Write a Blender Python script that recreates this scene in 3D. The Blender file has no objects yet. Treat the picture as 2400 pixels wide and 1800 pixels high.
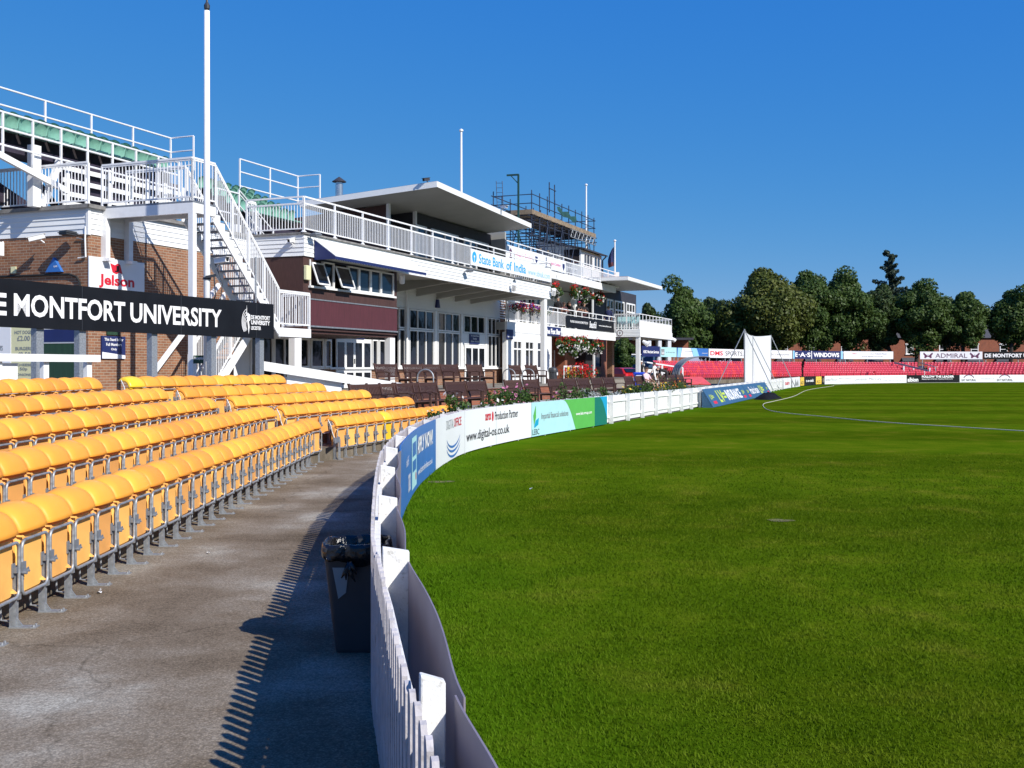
import bpy, math, random
import numpy as np
from mathutils import Vector, Matrix
from bisect import bisect_left
R = math.radians
rnd = random.Random(7)
SC = bpy.context.scene
COL = SC.collection
FPX, HZ, CH = 2500.0, 862.0, 1.85          # focal (px of the 2400 wide photo), horizon row, eye height

# ------------------------------------------------------------------ camera, sky, sun, exposure
cam = bpy.data.cameras.new("camera"); camo = bpy.data.objects.new("camera", cam); COL.objects.link(camo)
camo.location = (0, 0, CH); camo.rotation_euler = (R(90), 0, 0)
cam.sensor_width = 36; cam.lens = 36 * FPX / 2400; cam.shift_y = -(900 - HZ) / 2400
cam.clip_start = .1; cam.clip_end = 3000
SC.camera = camo
SC.view_settings.view_transform = 'Standard'; SC.view_settings.look = 'None'
SC.view_settings.gamma = 1; SC.view_settings.exposure = .22
SUN = Vector((.93, -.86, .93)).normalized()   # towards the sun
sun_el = math.asin(SUN.z); sun_az = math.atan2(SUN.x, SUN.y)
w = bpy.data.worlds.new("World"); SC.world = w; w.use_nodes = True
nt = w.node_tree
sky = nt.nodes.new("ShaderNodeTexSky"); sky.sky_type = 'NISHITA'; sky.sun_disc = False
sky.sun_elevation = sun_el; sky.sun_rotation = sun_az
sky.air_density = .7; sky.dust_density = 0; sky.ozone_density = 10; sky.altitude = 500
# deepen the blue and flatten the gradient of the whole sky (seen and lighting alike)
SKS = .12
sep = nt.nodes.new("ShaderNodeSeparateColor"); cmb = nt.nodes.new("ShaderNodeCombineColor"); nt.links.new(sky.outputs[0], sep.inputs[0])
for i, (ka, g) in enumerate(((1.02, 1.30), (.50, .55), (.60, .08))):
    pw = nt.nodes.new("ShaderNodeMath"); pw.operation = 'POWER'; pw.inputs[1].default_value = g; nt.links.new(sep.outputs[i], pw.inputs[0])
    ml = nt.nodes.new("ShaderNodeMath"); ml.operation = 'MULTIPLY'; ml.inputs[1].default_value = ka * SKS ** (g - 1); nt.links.new(pw.outputs[0], ml.inputs[0]); nt.links.new(ml.outputs[0], cmb.inputs[i])
nt.nodes["Background"].inputs[1].default_value = SKS
nt.links.new(cmb.outputs[0], nt.nodes["Background"].inputs[0])
sl = bpy.data.lights.new("sun", 'SUN'); slo = bpy.data.objects.new("sun", sl); COL.objects.link(slo)
sl.energy = 5.0; sl.angle = R(.55); sl.color = (1, .955, .88)
slo.rotation_euler = SUN.to_track_quat('Z', 'Y').to_euler(); slo.location = (60, -50, 60)

# ------------------------------------------------------------------ materials
def mat(name, col, rough=.6, metal=0, var=.12, scale=3., bump=0., bscale=None, rand=0., spec=.5, detail=4, streak=None, dirt=None):
    m = bpy.data.materials.new(name); m.use_nodes = True
    n = m.node_tree.nodes; l = m.node_tree.links; b = n["Principled BSDF"]
    b.inputs["Roughness"].default_value = rough; b.inputs["Metallic"].default_value = metal
    b.inputs["Specular IOR Level"].default_value = spec
    c = (*col, 1) if len(col) == 3 else col
    tc = n.new("ShaderNodeTexCoord")
    src = tc.outputs["Object"]
    if streak:
        mp = n.new("ShaderNodeMapping"); mp.inputs["Scale"].default_value = streak; l.new(src, mp.inputs[0]); src = mp.outputs[0]
    nz = n.new("ShaderNodeTexNoise"); nz.inputs["Scale"].default_value = scale; nz.inputs["Detail"].default_value = detail
    l.new(src, nz.inputs["Vector"])
    mx = n.new("ShaderNodeMix"); mx.data_type = 'RGBA'
    mx.inputs[6].default_value = tuple(x * (1 - var) for x in c[:3]) + (1,)
    mx.inputs[7].default_value = tuple(min(1, x * (1 + var)) for x in c[:3]) + (1,)
    rp = n.new("ShaderNodeMapRange"); rp.inputs[1].default_value = .3; rp.inputs[2].default_value = .7
    l.new(nz.outputs[0], rp.inputs[0]); l.new(rp.outputs[0], mx.inputs[0])
    out = mx.outputs[2]
    if dirt:      # (colour, scale, threshold) weathering patches that belong to the surface
        n2 = n.new("ShaderNodeTexNoise"); n2.inputs["Scale"].default_value = dirt[1]; n2.inputs["Detail"].default_value = 6; n2.inputs["Roughness"].default_value = .65
        l.new(tc.outputs["Object"], n2.inputs["Vector"])
        r2 = n.new("ShaderNodeMapRange"); r2.inputs[1].default_value = dirt[2]; r2.inputs[2].default_value = dirt[2] + .18
        l.new(n2.outputs[0], r2.inputs[0])
        m2 = n.new("ShaderNodeMix"); m2.data_type = 'RGBA'; m2.inputs[7].default_value = (*dirt[0], 1)
        l.new(r2.outputs[0], m2.inputs[0]); l.new(out, m2.inputs[6]); out = m2.outputs[2]
    if rand:
        oi = n.new("ShaderNodeObjectInfo"); hs = n.new("ShaderNodeHueSaturation")
        r3 = n.new("ShaderNodeMapRange"); r3.inputs[3].default_value = 1 - rand; r3.inputs[4].default_value = 1 + rand
        l.new(oi.outputs["Random"], r3.inputs[0]); l.new(r3.outputs[0], hs.inputs["Value"])
        r4 = n.new("ShaderNodeMapRange"); r4.inputs[3].default_value = .5 - rand * .05; r4.inputs[4].default_value = .5 + rand * .05
        l.new(oi.outputs["Random"], r4.inputs[0]); l.new(r4.outputs[0], hs.inputs["Hue"])
        l.new(out, hs.inputs["Color"]); out = hs.outputs[0]
    l.new(out, b.inputs["Base Color"])
    if bump:
        nb = n.new("ShaderNodeTexNoise"); nb.inputs["Scale"].default_value = bscale or scale * 8; nb.inputs["Detail"].default_value = 5
        l.new(src, nb.inputs["Vector"])
        bp = n.new("ShaderNodeBump"); bp.inputs["Strength"].default_value = bump; bp.inputs["Distance"].default_value = .02
        l.new(nb.outputs[0], bp.inputs["Height"]); l.new(bp.outputs[0], b.inputs["Normal"])
    return m

def brick_mat(name, c1, c2, mortar, sc=1.0):
    m = bpy.data.materials.new(name); m.use_nodes = True
    n = m.node_tree.nodes; l = m.node_tree.links; b = n["Principled BSDF"]; b.inputs["Roughness"].default_value = .9
    tc = n.new("ShaderNodeTexCoord"); sp = n.new("ShaderNodeSeparateXYZ"); l.new(tc.outputs["Object"], sp.inputs[0])
    ad = n.new("ShaderNodeMath"); ad.operation = 'ADD'; l.new(sp.outputs[0], ad.inputs[0]); l.new(sp.outputs[1], ad.inputs[1])
    cb = n.new("ShaderNodeCombineXYZ"); l.new(ad.outputs[0], cb.inputs[0]); l.new(sp.outputs[2], cb.inputs[1])
    br = n.new("ShaderNodeTexBrick"); br.inputs["Scale"].default_value = 1 / sc
    br.inputs["Brick Width"].default_value = .225; br.inputs["Row Height"].default_value = .075; br.inputs["Mortar Size"].default_value = .007
    br.inputs["Color1"].default_value = (*c1, 1); br.inputs["Color2"].default_value = (*c2, 1); br.inputs["Mortar"].default_value = (*mortar, 1)
    br.inputs["Bias"].default_value = -.1
    l.new(cb.outputs[0], br.inputs["Vector"])
    nz = n.new("ShaderNodeTexNoise"); nz.inputs["Scale"].default_value = 1.3; nz.inputs["Detail"].default_value = 6; l.new(tc.outputs["Object"], nz.inputs["Vector"])
    mr = n.new("ShaderNodeMapRange"); mr.inputs[3].default_value = .72; mr.inputs[4].default_value = 1.28; l.new(nz.outputs[0], mr.inputs[0])
    hs = n.new("ShaderNodeHueSaturation"); l.new(mr.outputs[0], hs.inputs["Value"]); l.new(br.outputs[0], hs.inputs["Color"])
    l.new(hs.outputs[0], b.inputs["Base Color"])
    bp = n.new("ShaderNodeBump"); bp.inputs["Strength"].default_value = .5; bp.inputs["Distance"].default_value = .01; bp.invert = True
    l.new(br.outputs[1], bp.inputs["Height"]); l.new(bp.outputs[0], b.inputs["Normal"])
    return m

def glass_mat(name, col=(.008, .010, .013), rough=.05):
    m = bpy.data.materials.new(name); m.use_nodes = True
    n = m.node_tree.nodes; l = m.node_tree.links; b = n["Principled BSDF"]
    b.inputs["Base Color"].default_value = (*col, 1); b.inputs["Roughness"].default_value = rough; b.inputs["Specular IOR Level"].default_value = .42
    tc = n.new("ShaderNodeTexCoord"); nz = n.new("ShaderNodeTexNoise"); nz.inputs["Scale"].default_value = 1.1; l.new(tc.outputs["Object"], nz.inputs["Vector"])
    bp = n.new("ShaderNodeBump"); bp.inputs["Strength"].default_value = .25; bp.inputs["Distance"].default_value = .03
    l.new(nz.outputs[0], bp.inputs["Height"]); l.new(bp.outputs[0], b.inputs["Normal"])
    return m

M = {}
M['yellow'] = mat("orange_plastic", (.91, .365, .042), .5, var=.10, scale=2.5, rand=.12, spec=.35, dirt=((.74, .44, .16), 5.5, .57))
M['yellowpan'] = mat("faded_orange_plastic", (.88, .44, .11), .55, var=.1, scale=5, rand=.12, dirt=((.62, .36, .14), 6, .64))
M['lemon'] = mat("new_yellow_plastic", (.90, .56, .03), .35, var=.05)
M['galv'] = mat("galvanised_steel", (.36, .38, .40), .55, .55, var=.25, scale=30, dirt=((.20, .19, .18), 14, .6))
M['galvflat'] = mat("grey_steel_plate", (.22, .24, .27), .6, .3, var=.2, scale=14)
M['white'] = mat("white_paint", (.80, .80, .79), .5, var=.04, scale=1.5, dirt=((.62, .61, .57), 2.0, .66))
M['whitemetal'] = mat("white_painted_steel", (.82, .82, .82), .4, var=.05, scale=6, dirt=((.60, .58, .54), 5, .68))
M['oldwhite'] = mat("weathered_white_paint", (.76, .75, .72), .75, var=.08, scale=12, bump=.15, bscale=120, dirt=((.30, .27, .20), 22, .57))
M['picket'] = mat("picket_paint", (.46, .43, .43), .8, var=.16, scale=8, bump=.3, bscale=40, dirt=((.22, .20, .18), 14, .56))  # weathered paint, base darkened to stand for the shaded near side
M['picketwhite'] = mat("fresh_picket_paint", (.76, .76, .75), .6, var=.05, scale=5, dirt=((.55, .53, .48), 7, .66))  # lit copy of the picket paint for the bright far fence
M['upvc'] = mat("white_window_frame", (.83, .83, .82), .35, var=.02)
M['clad'] = mat("white_cladding", (.80, .81, .81), .45, var=.04, scale=.8, dirt=((.64, .64, .62), 1.1, .68))
M['brick'] = brick_mat("orange_brown_brick", (.30, .135, .068), (.19, .082, .045), (.36, .30, .23))
M['redbrick'] = brick_mat("red_brick", (.30, .085, .04), (.20, .055, .03), (.24, .17, .12))
M['brown'] = mat("dark_brown_boarding", (.062, .028, .024), .7, var=.35, scale=9, streak=(8, 8, .4))
M['maroon'] = mat("maroon_panel", (.085, .022, .028), .65, var=.3, scale=9, streak=(9, 9, .3))
M['charcoal'] = mat("charcoal_render", (.035, .035, .045), .7, var=.15)
M['soffit'] = mat("pale_grey_soffit", (.36, .36, .34), .6, var=.06, scale=1)
M['felt'] = mat("grey_roof_felt", (.22, .21, .20), .9, var=.25, scale=6, bump=.4)
M['dark'] = mat("dark_void_timber", (.018, .013, .016), .9, var=.4, scale=4)  # near-black colour painted for the shade in voids and under seats
M['purpledark'] = mat("dark_painted_steel", (.030, .022, .040), .7, var=.3)
M['glass'] = glass_mat("window_glass")
M['glassblue'] = glass_mat("tinted_glass", (.03, .045, .065), .08)  # blue-grey reflection put into the glass colour
M['curtain'] = mat("curtain", (.40, .42, .40), .8, var=.3, scale=10, streak=(14, 14, .2))
M['navy'] = mat("navy_blue", (.012, .022, .11), .55, var=.08)
M['black'] = mat("black_board", (.008, .009, .012), .6, var=.25, scale=1.5, spec=.2)
M['blackcloth'] = mat("black_cloth", (.010, .010, .012), .8, var=.3, spec=.1)
M['letter'] = mat("white_lettering", (.86, .86, .86), .5, var=.02)
M['signwhite'] = mat("sign_white", (.80, .81, .83), .4, var=.03, scale=1.2, dirt=((.66, .66, .66), 2.2, .66))
M['red'] = mat("red_lettering", (.62, .015, .035), .5, var=.05)
M['skyblue'] = mat("sky_blue_lettering", (.03, .36, .80), .5, var=.03)
M['paleblue'] = mat("pale_blue_lettering", (.28, .58, .85), .5, var=.03)
M['boardblue'] = mat("board_blue", (.035, .15, .46), .4, var=.06, scale=2)
M['slate'] = mat("slate_blue_board", (.035, .10, .19), .5, var=.1)
M['lime'] = mat("lime_lettering", (.50, .62, .05), .5, var=.03)
M['aqua'] = mat("pale_aqua_board", (.42, .72, .74), .45, var=.04)
M['green'] = mat("board_green", (.10, .44, .08), .45, var=.04)
M['dkgreen'] = mat("board_dark_green", (.006, .17, .12), .45, var=.04)
M['cyan'] = mat("board_cyan", (.01, .34, .56), .45, var=.04)
M['pink'] = mat("pink_lettering", (.75, .12, .32), .5, var=.03)
M['plum'] = mat("plum_lettering", (.10, .02, .07), .5, var=.05)
M['greyletter'] = mat("grey_lettering", (.25, .27, .28), .5, var=.03)
M['greendoor'] = mat("dark_green_boards", (.018, .055, .028), .6, var=.2, streak=(8, 8, .4))
M['cream'] = mat("cream_notice", (.72, .70, .42), .6, var=.04)
M['benchwood'] = mat("dark_stained_timber", (.072, .034, .025), .6, var=.35, scale=12, streak=(2, 8, 8), rand=.15)
M['plastic_dk'] = mat("dark_grey_plastic", (.035, .038, .045), .45, var=.15)
M['binbag'] = mat("black_bin_bag", (.008, .008, .009), .2, var=.1, bump=.9, bscale=22, spec=.5)
M['bluebin'] = mat("blue_plastic", (.01, .06, .62), .4, var=.06)
M['scaf'] = mat("scaffold_tube", (.055, .07, .11), .5, .5, var=.4, scale=10)
M['plank'] = mat("scaffold_board", (.24, .18, .12), .8, var=.3, scale=6)
M['netgreen'] = mat("dark_green_netting", (.01, .06, .055), .8, var=.3)
M['greenseat'] = mat("sea_green_plastic", (.17, .36, .28), .6, var=.16, scale=5, rand=.14, dirt=((.34, .52, .44), 5, .6))
M['redseat'] = mat("red_plastic", (.60, .045, .065), .25, var=.1, scale=4, rand=.22, spec=.8)
M['redseatold'] = mat("faded_red_plastic", (.78, .10, .08), .4, var=.15, scale=3, rand=.2)
M['awning'] = mat("white_awning_canvas", (.80, .80, .78), .7, var=.03)
M['steel'] = mat("bright_steel", (.6, .6, .6), .25, .9, var=.1)
M['bark'] = mat("tree_bark", (.045, .034, .026), .9, var=.3, scale=6, bump=.6)
M['banner'] = mat("banner_back", (.23, .20, .24), .55, var=.12, scale=2.5)  # purple-grey shade of the back put into the sheet colour
M['bannerface'] = mat("banner_front", (.62, .62, .64), .5, var=.05)
M['skin'] = mat("skin", (.48, .26, .18), .55, var=.08)
M['hair'] = mat("brown_hair", (.05, .03, .02), .7, var=.2)
M['whiteshirt'] = mat("white_shirt", (.75, .73, .72), .8, var=.05)
M['pinkshirt'] = mat("pale_pink_shirt", (.68, .50, .55), .8, var=.1)
M['darkshirt'] = mat("black_shirt", (.02, .018, .022), .8, var=.2)
M['trouser'] = mat("dark_trousers", (.025, .022, .028), .8, var=.2)
M['khaki'] = mat("khaki_shorts", (.38, .33, .22), .8, var=.1)
M['navycloth'] = mat("navy_jacket", (.02, .03, .11), .8, var=.2)
M['pinkcap'] = mat("pink_cap", (.62, .03, .14), .8, var=.1)
M['carred'] = mat("red_car_paint", (.45, .015, .012), .22, .1, var=.03)
M['carblue'] = mat("dark_car_paint", (.02, .03, .04), .2, .3, var=.05)
M['rubber'] = mat("rubber", (.015, .015, .015), .8)
M['rope'] = mat("white_rope", (.66, .62, .52), .7, var=.1, scale=20)
M['soil'] = mat("flower_bed_soil", (.035, .024, .016), .95, var=.4, scale=8, bump=.8)
M['grille'] = mat("grey_canopy_plastic", (.24, .27, .30), .35, var=.1)
M['straw'] = mat('dry_grass', (.125, .115, .03), .95, var=.4, scale=9)
M['slatetile'] = mat("roof_slate", (.06, .06, .07), .8, var=.3, scale=6)
M['olive'] = mat("olive_board", (.20, .17, .05), .7, var=.15)
M['glassdk'] = glass_mat("car_glass", (.01, .012, .015), .04)

def ramp_ground(name, stops, scale, rough=.9, bump=.4, bscale=90, fine=.25, extra=None):
    m = bpy.data.materials.new(name); m.use_nodes = True
    n = m.node_tree.nodes; l = m.node_tree.links; b = n["Principled BSDF"]; b.inputs["Roughness"].default_value = rough
    b.inputs["Specular IOR Level"].default_value = .0
    tc = n.new("ShaderNodeTexCoord")
    nz = n.new("ShaderNodeTexNoise"); nz.inputs["Scale"].default_value = scale; nz.inputs["Detail"].default_value = 8; nz.inputs["Roughness"].default_value = .62
    l.new(tc.outputs["Object"], nz.inputs["Vector"])
    cr = n.new("ShaderNodeValToRGB"); e = cr.color_ramp.elements
    while len(e) < len(stops): e.new(.5)
    for i, (p, c) in enumerate(stops): e[i].position = p; e[i].color = (*c, 1)
    l.new(nz.outputs[0], cr.inputs[0])
    nf = n.new("ShaderNodeTexNoise"); nf.inputs["Scale"].default_value = bscale; nf.inputs["Detail"].default_value = 4; nf.inputs["Roughness"].default_value = .8
    l.new(tc.outputs["Object"], nf.inputs["Vector"])
    mr = n.new("ShaderNodeMapRange"); mr.inputs[1].default_value = .3; mr.inputs[2].default_value = .7; mr.inputs[3].default_value = 1 - fine; mr.inputs[4].default_value = 1 + fine
    l.new(nf.outputs[0], mr.inputs[0])
    hs = n.new("ShaderNodeHueSaturation"); l.new(mr.outputs[0], hs.inputs["Value"]); l.new(cr.outputs[0], hs.inputs["Color"])
    out = hs.outputs[0]
    if extra: out = extra(n, l, tc, out)
    l.new(out, b.inputs["Base Color"])
    bp = n.new("ShaderNodeBump"); bp.inputs["Strength"].default_value = bump; bp.inputs["Distance"].default_value = .012
    l.new(nf.outputs[0], bp.inputs["Height"]); l.new(bp.outputs[0], b.inputs["Normal"])
    return m

def cracks(n, l, tc, out):
    # hairline cracks and darker speckled aggregate in the slab
    nz = n.new("ShaderNodeTexNoise"); nz.inputs["Scale"].default_value = 1.5; nz.inputs["Detail"].default_value = 4; l.new(tc.outputs["Object"], nz.inputs["Vector"])
    mv = n.new("ShaderNodeVectorMath"); mv.operation = 'MULTIPLY_ADD'; mv.inputs[1].default_value = (.6, .6, .6); l.new(nz.outputs[1], mv.inputs[0]); l.new(tc.outputs["Object"], mv.inputs[2])
    vo = n.new("ShaderNodeTexVoronoi"); vo.feature = 'DISTANCE_TO_EDGE'; vo.inputs["Scale"].default_value = .33; l.new(mv.outputs[0], vo.inputs["Vector"])
    mr = n.new("ShaderNodeMapRange"); mr.inputs[1].default_value = .0; mr.inputs[2].default_value = .007; mr.inputs[3].default_value = .74; mr.inputs[4].default_value = 1; l.new(vo.outputs[0], mr.inputs[0])
    v2 = n.new("ShaderNodeTexVoronoi"); v2.inputs["Scale"].default_value = 75; l.new(tc.outputs["Object"], v2.inputs["Vector"])
    m2 = n.new("ShaderNodeMapRange"); m2.inputs[1].default_value = .15; m2.inputs[2].default_value = .6; m2.inputs[3].default_value = 1.25; m2.inputs[4].default_value = .8; l.new(v2.outputs[0], m2.inputs[0])
    mm = n.new("ShaderNodeMath"); mm.operation = 'MULTIPLY'; l.new(mr.outputs[0], mm.inputs[0]); l.new(m2.outputs[0], mm.inputs[1])
    hs = n.new("ShaderNodeHueSaturation"); l.new(mm.outputs[0], hs.inputs["Value"]); l.new(out, hs.inputs["Color"]); return hs.outputs[0]
M['path'] = ramp_ground("worn_concrete", [(.30, (.125, .096, .066)), (.45, (.205, .162, .116)), (.55, (.27, .226, .172)), (.67, (.40, .37, .305))], .62, fine=.38, bscale=34, bump=.6, extra=cracks)
M['terr'] = ramp_ground("terrace_concrete", [(.3, (.10, .085, .065)), (.6, (.20, .17, .13)), (.8, (.30, .27, .22))], 1.4, fine=.25, bscale=40)
M['paving'] = ramp_ground("paving", [(.3, (.20, .18, .15)), (.7, (.32, .29, .25))], .6, fine=.15)
M['farground'] = ramp_ground("asphalt_yard", [(.3, (.05, .05, .05)), (.7, (.09, .085, .08))], .3)
def mow(n, l, tc, out):
    # mowing bands: the cut grass itself lies lighter and darker
    mp = n.new("ShaderNodeMapping"); mp.inputs["Rotation"].default_value = (0, 0, R(8)); l.new(tc.outputs["Object"], mp.inputs[0])
    sp = n.new("ShaderNodeSeparateXYZ"); l.new(mp.outputs[0], sp.inputs[0])
    nz = n.new("ShaderNodeTexNoise"); nz.inputs["Scale"].default_value = .25; l.new(tc.outputs["Object"], nz.inputs["Vector"])
    ad = n.new("ShaderNodeMath"); ad.operation = 'MULTIPLY_ADD'; ad.inputs[1].default_value = 2.2; l.new(nz.outputs[0], ad.inputs[0]); l.new(sp.outputs[1], ad.inputs[2])
    ml = n.new("ShaderNodeMath"); ml.operation = 'MULTIPLY'; ml.inputs[1].default_value = .75; l.new(ad.outputs[0], ml.inputs[0])
    sn = n.new("ShaderNodeMath"); sn.operation = 'SINE'; l.new(ml.outputs[0], sn.inputs[0])
    mr = n.new("ShaderNodeMapRange"); mr.inputs[1].default_value = -.5; mr.inputs[2].default_value = .5; mr.inputs[3].default_value = .86; mr.inputs[4].default_value = 1.14
    l.new(sn.outputs[0], mr.inputs[0])
    hs = n.new("ShaderNodeHueSaturation"); l.new(mr.outputs[0], hs.inputs["Value"]); l.new(out, hs.inputs["Color"]); return lush(n, l, hs.outputs[0], (.055, .135, .004))
def lush(n, l, out, col):
    # the uncut strip along the fence is fresher grass
    at_ = n.new("ShaderNodeAttribute"); at_.attribute_name = 'lush'; mx = n.new("ShaderNodeMix"); mx.data_type = 'RGBA'; mx.inputs[7].default_value = (*col, 1)
    ms = n.new("ShaderNodeMath"); ms.operation = 'MULTIPLY'; ms.inputs[1].default_value = .8; l.new(at_.outputs["Fac"], ms.inputs[0]); l.new(ms.outputs[0], mx.inputs[0]); l.new(out, mx.inputs[6]); return mx.outputs[2]
M['grass'] = ramp_ground("mown_grass", [(.28, (.044, .084, .002)), (.46, (.060, .104, .003)), (.58, (.078, .115, .004)), (.72, (.130, .135, .012))], .9, fine=.34, bscale=26, bump=.8, extra=mow)
def leafmat(name, c1, c2, c3, scale=.5, rough=.55, trans=.25, spec=.3):
    m = bpy.data.materials.new(name); m.use_nodes = True
    n = m.node_tree.nodes; l = m.node_tree.links; b = n["Principled BSDF"]; b.inputs["Roughness"].default_value = rough
    b.inputs["Specular IOR Level"].default_value = spec
    tc = n.new("ShaderNodeTexCoord"); nz = n.new("ShaderNodeTexNoise"); nz.inputs["Scale"].default_value = scale; nz.inputs["Detail"].default_value = 5; nz.inputs["Roughness"].default_value = .75
    l.new(tc.outputs["Object"], nz.inputs["Vector"])
    cr = n.new("ShaderNodeValToRGB"); e = cr.color_ramp.elements; e.new(.5)
    for i, (p, c) in enumerate([(.33, c1), (.5, c2), (.67, c3)]): e[i].position = p; e[i].color = (*c, 1)
    l.new(nz.outputs[0], cr.inputs[0]); co_ = cr.outputs[0] if name != 'grass_blades' else lush(n, l, cr.outputs[0], (.085, .20, .006)); l.new(co_, b.inputs["Base Color"])
    tr = n.new("ShaderNodeBsdfTranslucent"); l.new(co_, tr.inputs[0])
    ms = n.new("ShaderNodeMixShader"); ms.inputs[0].default_value = trans
    l.new(b.outputs[0], ms.inputs[1]); l.new(tr.outputs[0], ms.inputs[2]); l.new(ms.outputs[0], n["Material Output"].inputs[0])
    return m
M['blade'] = leafmat("grass_blades", (.074, .126, .003), (.102, .162, .004), (.168, .205, .014), .9, .6, .35, .05)
M['leaf_a'] = leafmat("plane_leaves", (.050, .075, .012), (.085, .108, .018), (.14, .150, .028))
M['leaf_b'] = leafmat("lime_tree_leaves", (.032, .066, .012), (.055, .098, .018), (.090, .135, .028))
M['leaf_c'] = leafmat("dark_leaves", (.026, .050, .012), (.042, .072, .018), (.065, .095, .026))
M['leaf_d'] = leafmat("conifer_needles", (.030, .050, .030), (.05, .075, .045), (.08, .10, .06))
M['leaf_g'] = leafmat("garden_leaves", (.03, .07, .012), (.055, .11, .02), (.10, .15, .03), 3)
M['leaf_s'] = leafmat("silver_leaves", (.22, .26, .25), (.34, .38, .37), (.46, .50, .48), 3)
for k, c in dict(pet_r=(.62, .02, .02), pet_w=(.80, .78, .74), pet_p=(.72, .25, .42), pet_v=(.22, .05, .32), pet_y=(.80, .55, .05), pet_o=(.8, .22, .03)).items():
    M[k] = leafmat("petals_" + k[-1], tuple(x * .8 for x in c), c, tuple(min(1, x * 1.15) for x in c), 5)

# ------------------------------------------------------------------ mesh helpers
class MB:
    def __init__(s): s.v = []; s.f = []; s.m = []
    def add(s, vs, fs, mi=0):
        o = len(s.v); s.v += [tuple(p) for p in vs]
        for f in fs: s.f.append(tuple(i + o for i in f)); s.m.append(mi)
        return s
    def box(s, x0, x1, y0, y1, z0, z1, mi=0):
        x0, x1 = min(x0, x1), max(x0, x1); y0, y1 = min(y0, y1), max(y0, y1); z0, z1 = min(z0, z1), max(z0, z1)
        return s.add([(x0, y0, z0), (x1, y0, z0), (x1, y1, z0), (x0, y1, z0), (x0, y0, z1), (x1, y0, z1), (x1, y1, z1), (x0, y1, z1)],
                     [(3, 2, 1, 0), (4, 5, 6, 7), (0, 1, 5, 4), (1, 2, 6, 5), (2, 3, 7, 6), (3, 0, 4, 7)], mi)
    def beam(s, p0, p1, w, h, mi=0, up=(0, 0, 1)):
        p0, p1 = Vector(p0), Vector(p1); d = (p1 - p0).normalized(); upv = Vector(up)
        sd = d.cross(upv)
        if sd.length < 1e-4: sd = d.cross(Vector((1, 0, 0)))
        sd.normalize(); u = sd.cross(d); a = sd * w / 2; b = u * h / 2
        vs = [p0 - a - b, p0 + a - b, p0 + a + b, p0 - a + b, p1 - a - b, p1 + a - b, p1 + a + b, p1 - a + b]
        return s.add(vs, [(0, 1, 2, 3), (7, 6, 5, 4), (4, 5, 1, 0), (5, 6, 2, 1), (6, 7, 3, 2), (7, 4, 0, 3)], mi)
    def tube(s, p0, p1, r, n=8, r2=None, mi=0): return s.path([p0, p1], r, n, False, mi, r2)
    def path(s, pts, r, n=8, closed=False, mi=0, r2=None):
        P = [Vector(p) for p in pts]; N = len(P); o = len(s.v); ref = None
        for i, p in enumerate(P):
            if closed: d = P[(i + 1) % N] - P[i - 1]
            else: d = P[min(i + 1, N - 1)] - P[max(i - 1, 0)]
            d.normalize()
            if ref is None:
                ref = d.orthogonal().normalized()
            ref = (ref - d * ref.dot(d)).normalized(); bn = d.cross(ref)
            rr = r if r2 is None else r + (r2 - r) * i / (N - 1)
            if isinstance(r, (list, tuple)): rr = r[i]
            for k in range(n):
                a = 2 * math.pi * k / n
                s.v.append(tuple(p + (ref * math.cos(a) + bn * math.sin(a)) * rr))
        for i in range(N if closed else N - 1):
            j = (i + 1) % N
            for k in range(n):
                k2 = (k + 1) % n
                s.f.append((o + i * n + k, o + i * n + k2, o + j * n + k2, o + j * n + k)); s.m.append(mi)
        if not closed:
            s.f.append(tuple(o + k for k in reversed(range(n)))); s.m.append(mi)
            s.f.append(tuple(o + (N - 1) * n + k for k in range(n))); s.m.append(mi)
        return s
    def lathe(s, prof, c=(0, 0, 0), n=16, mi=0):
        o = len(s.v); 
        for r, z in prof:
            for k in range(n):
                a = 2 * math.pi * k / n; s.v.append((c[0] + r * math.cos(a), c[1] + r * math.sin(a), c[2] + z))
        for i in range(len(prof) - 1):
            for k in range(n):
                k2 = (k + 1) % n; s.f.append((o + i * n + k, o + i * n + k2, o + (i + 1) * n + k2, o + (i + 1) * n + k)); s.m.append(mi)
        s.f.append(tuple(o + k for k in reversed(range(n)))); s.m.append(mi)
        s.f.append(tuple(o + (len(prof) - 1) * n + k for k in range(n))); s.m.append(mi)
        return s
    def poly(s, vs, mi=0): return s.add(vs, [tuple(range(len(vs)))], mi)
    def slab(s, pts, z0, z1, mi=0):
        n = len(pts)
        return s.add([(p[0], p[1], z0) for p in pts] + [(p[0], p[1], z1) for p in pts],
                     [tuple(reversed(range(n))), tuple(range(n, 2 * n))] + [(i, (i + 1) % n, n + (i + 1) % n, n + i) for i in range(n)], mi)
    def prism(s, pts, ax, lo, hi, mi=0):
        """profile pts (p,q) extruded along axis ax ('x': pts are (y,z); 'y': pts are (x,z))"""
        n = len(pts)
        def P(p, t): return (t, p[0], p[1]) if ax == 'x' else (p[0], t, p[1])
        return s.add([P(p, lo) for p in pts] + [P(p, hi) for p in pts],
                     [tuple(reversed(range(n))), tuple(range(n, 2 * n))] + [(i, (i + 1) % n, n + (i + 1) % n, n + i) for i in range(n)], mi)

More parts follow.
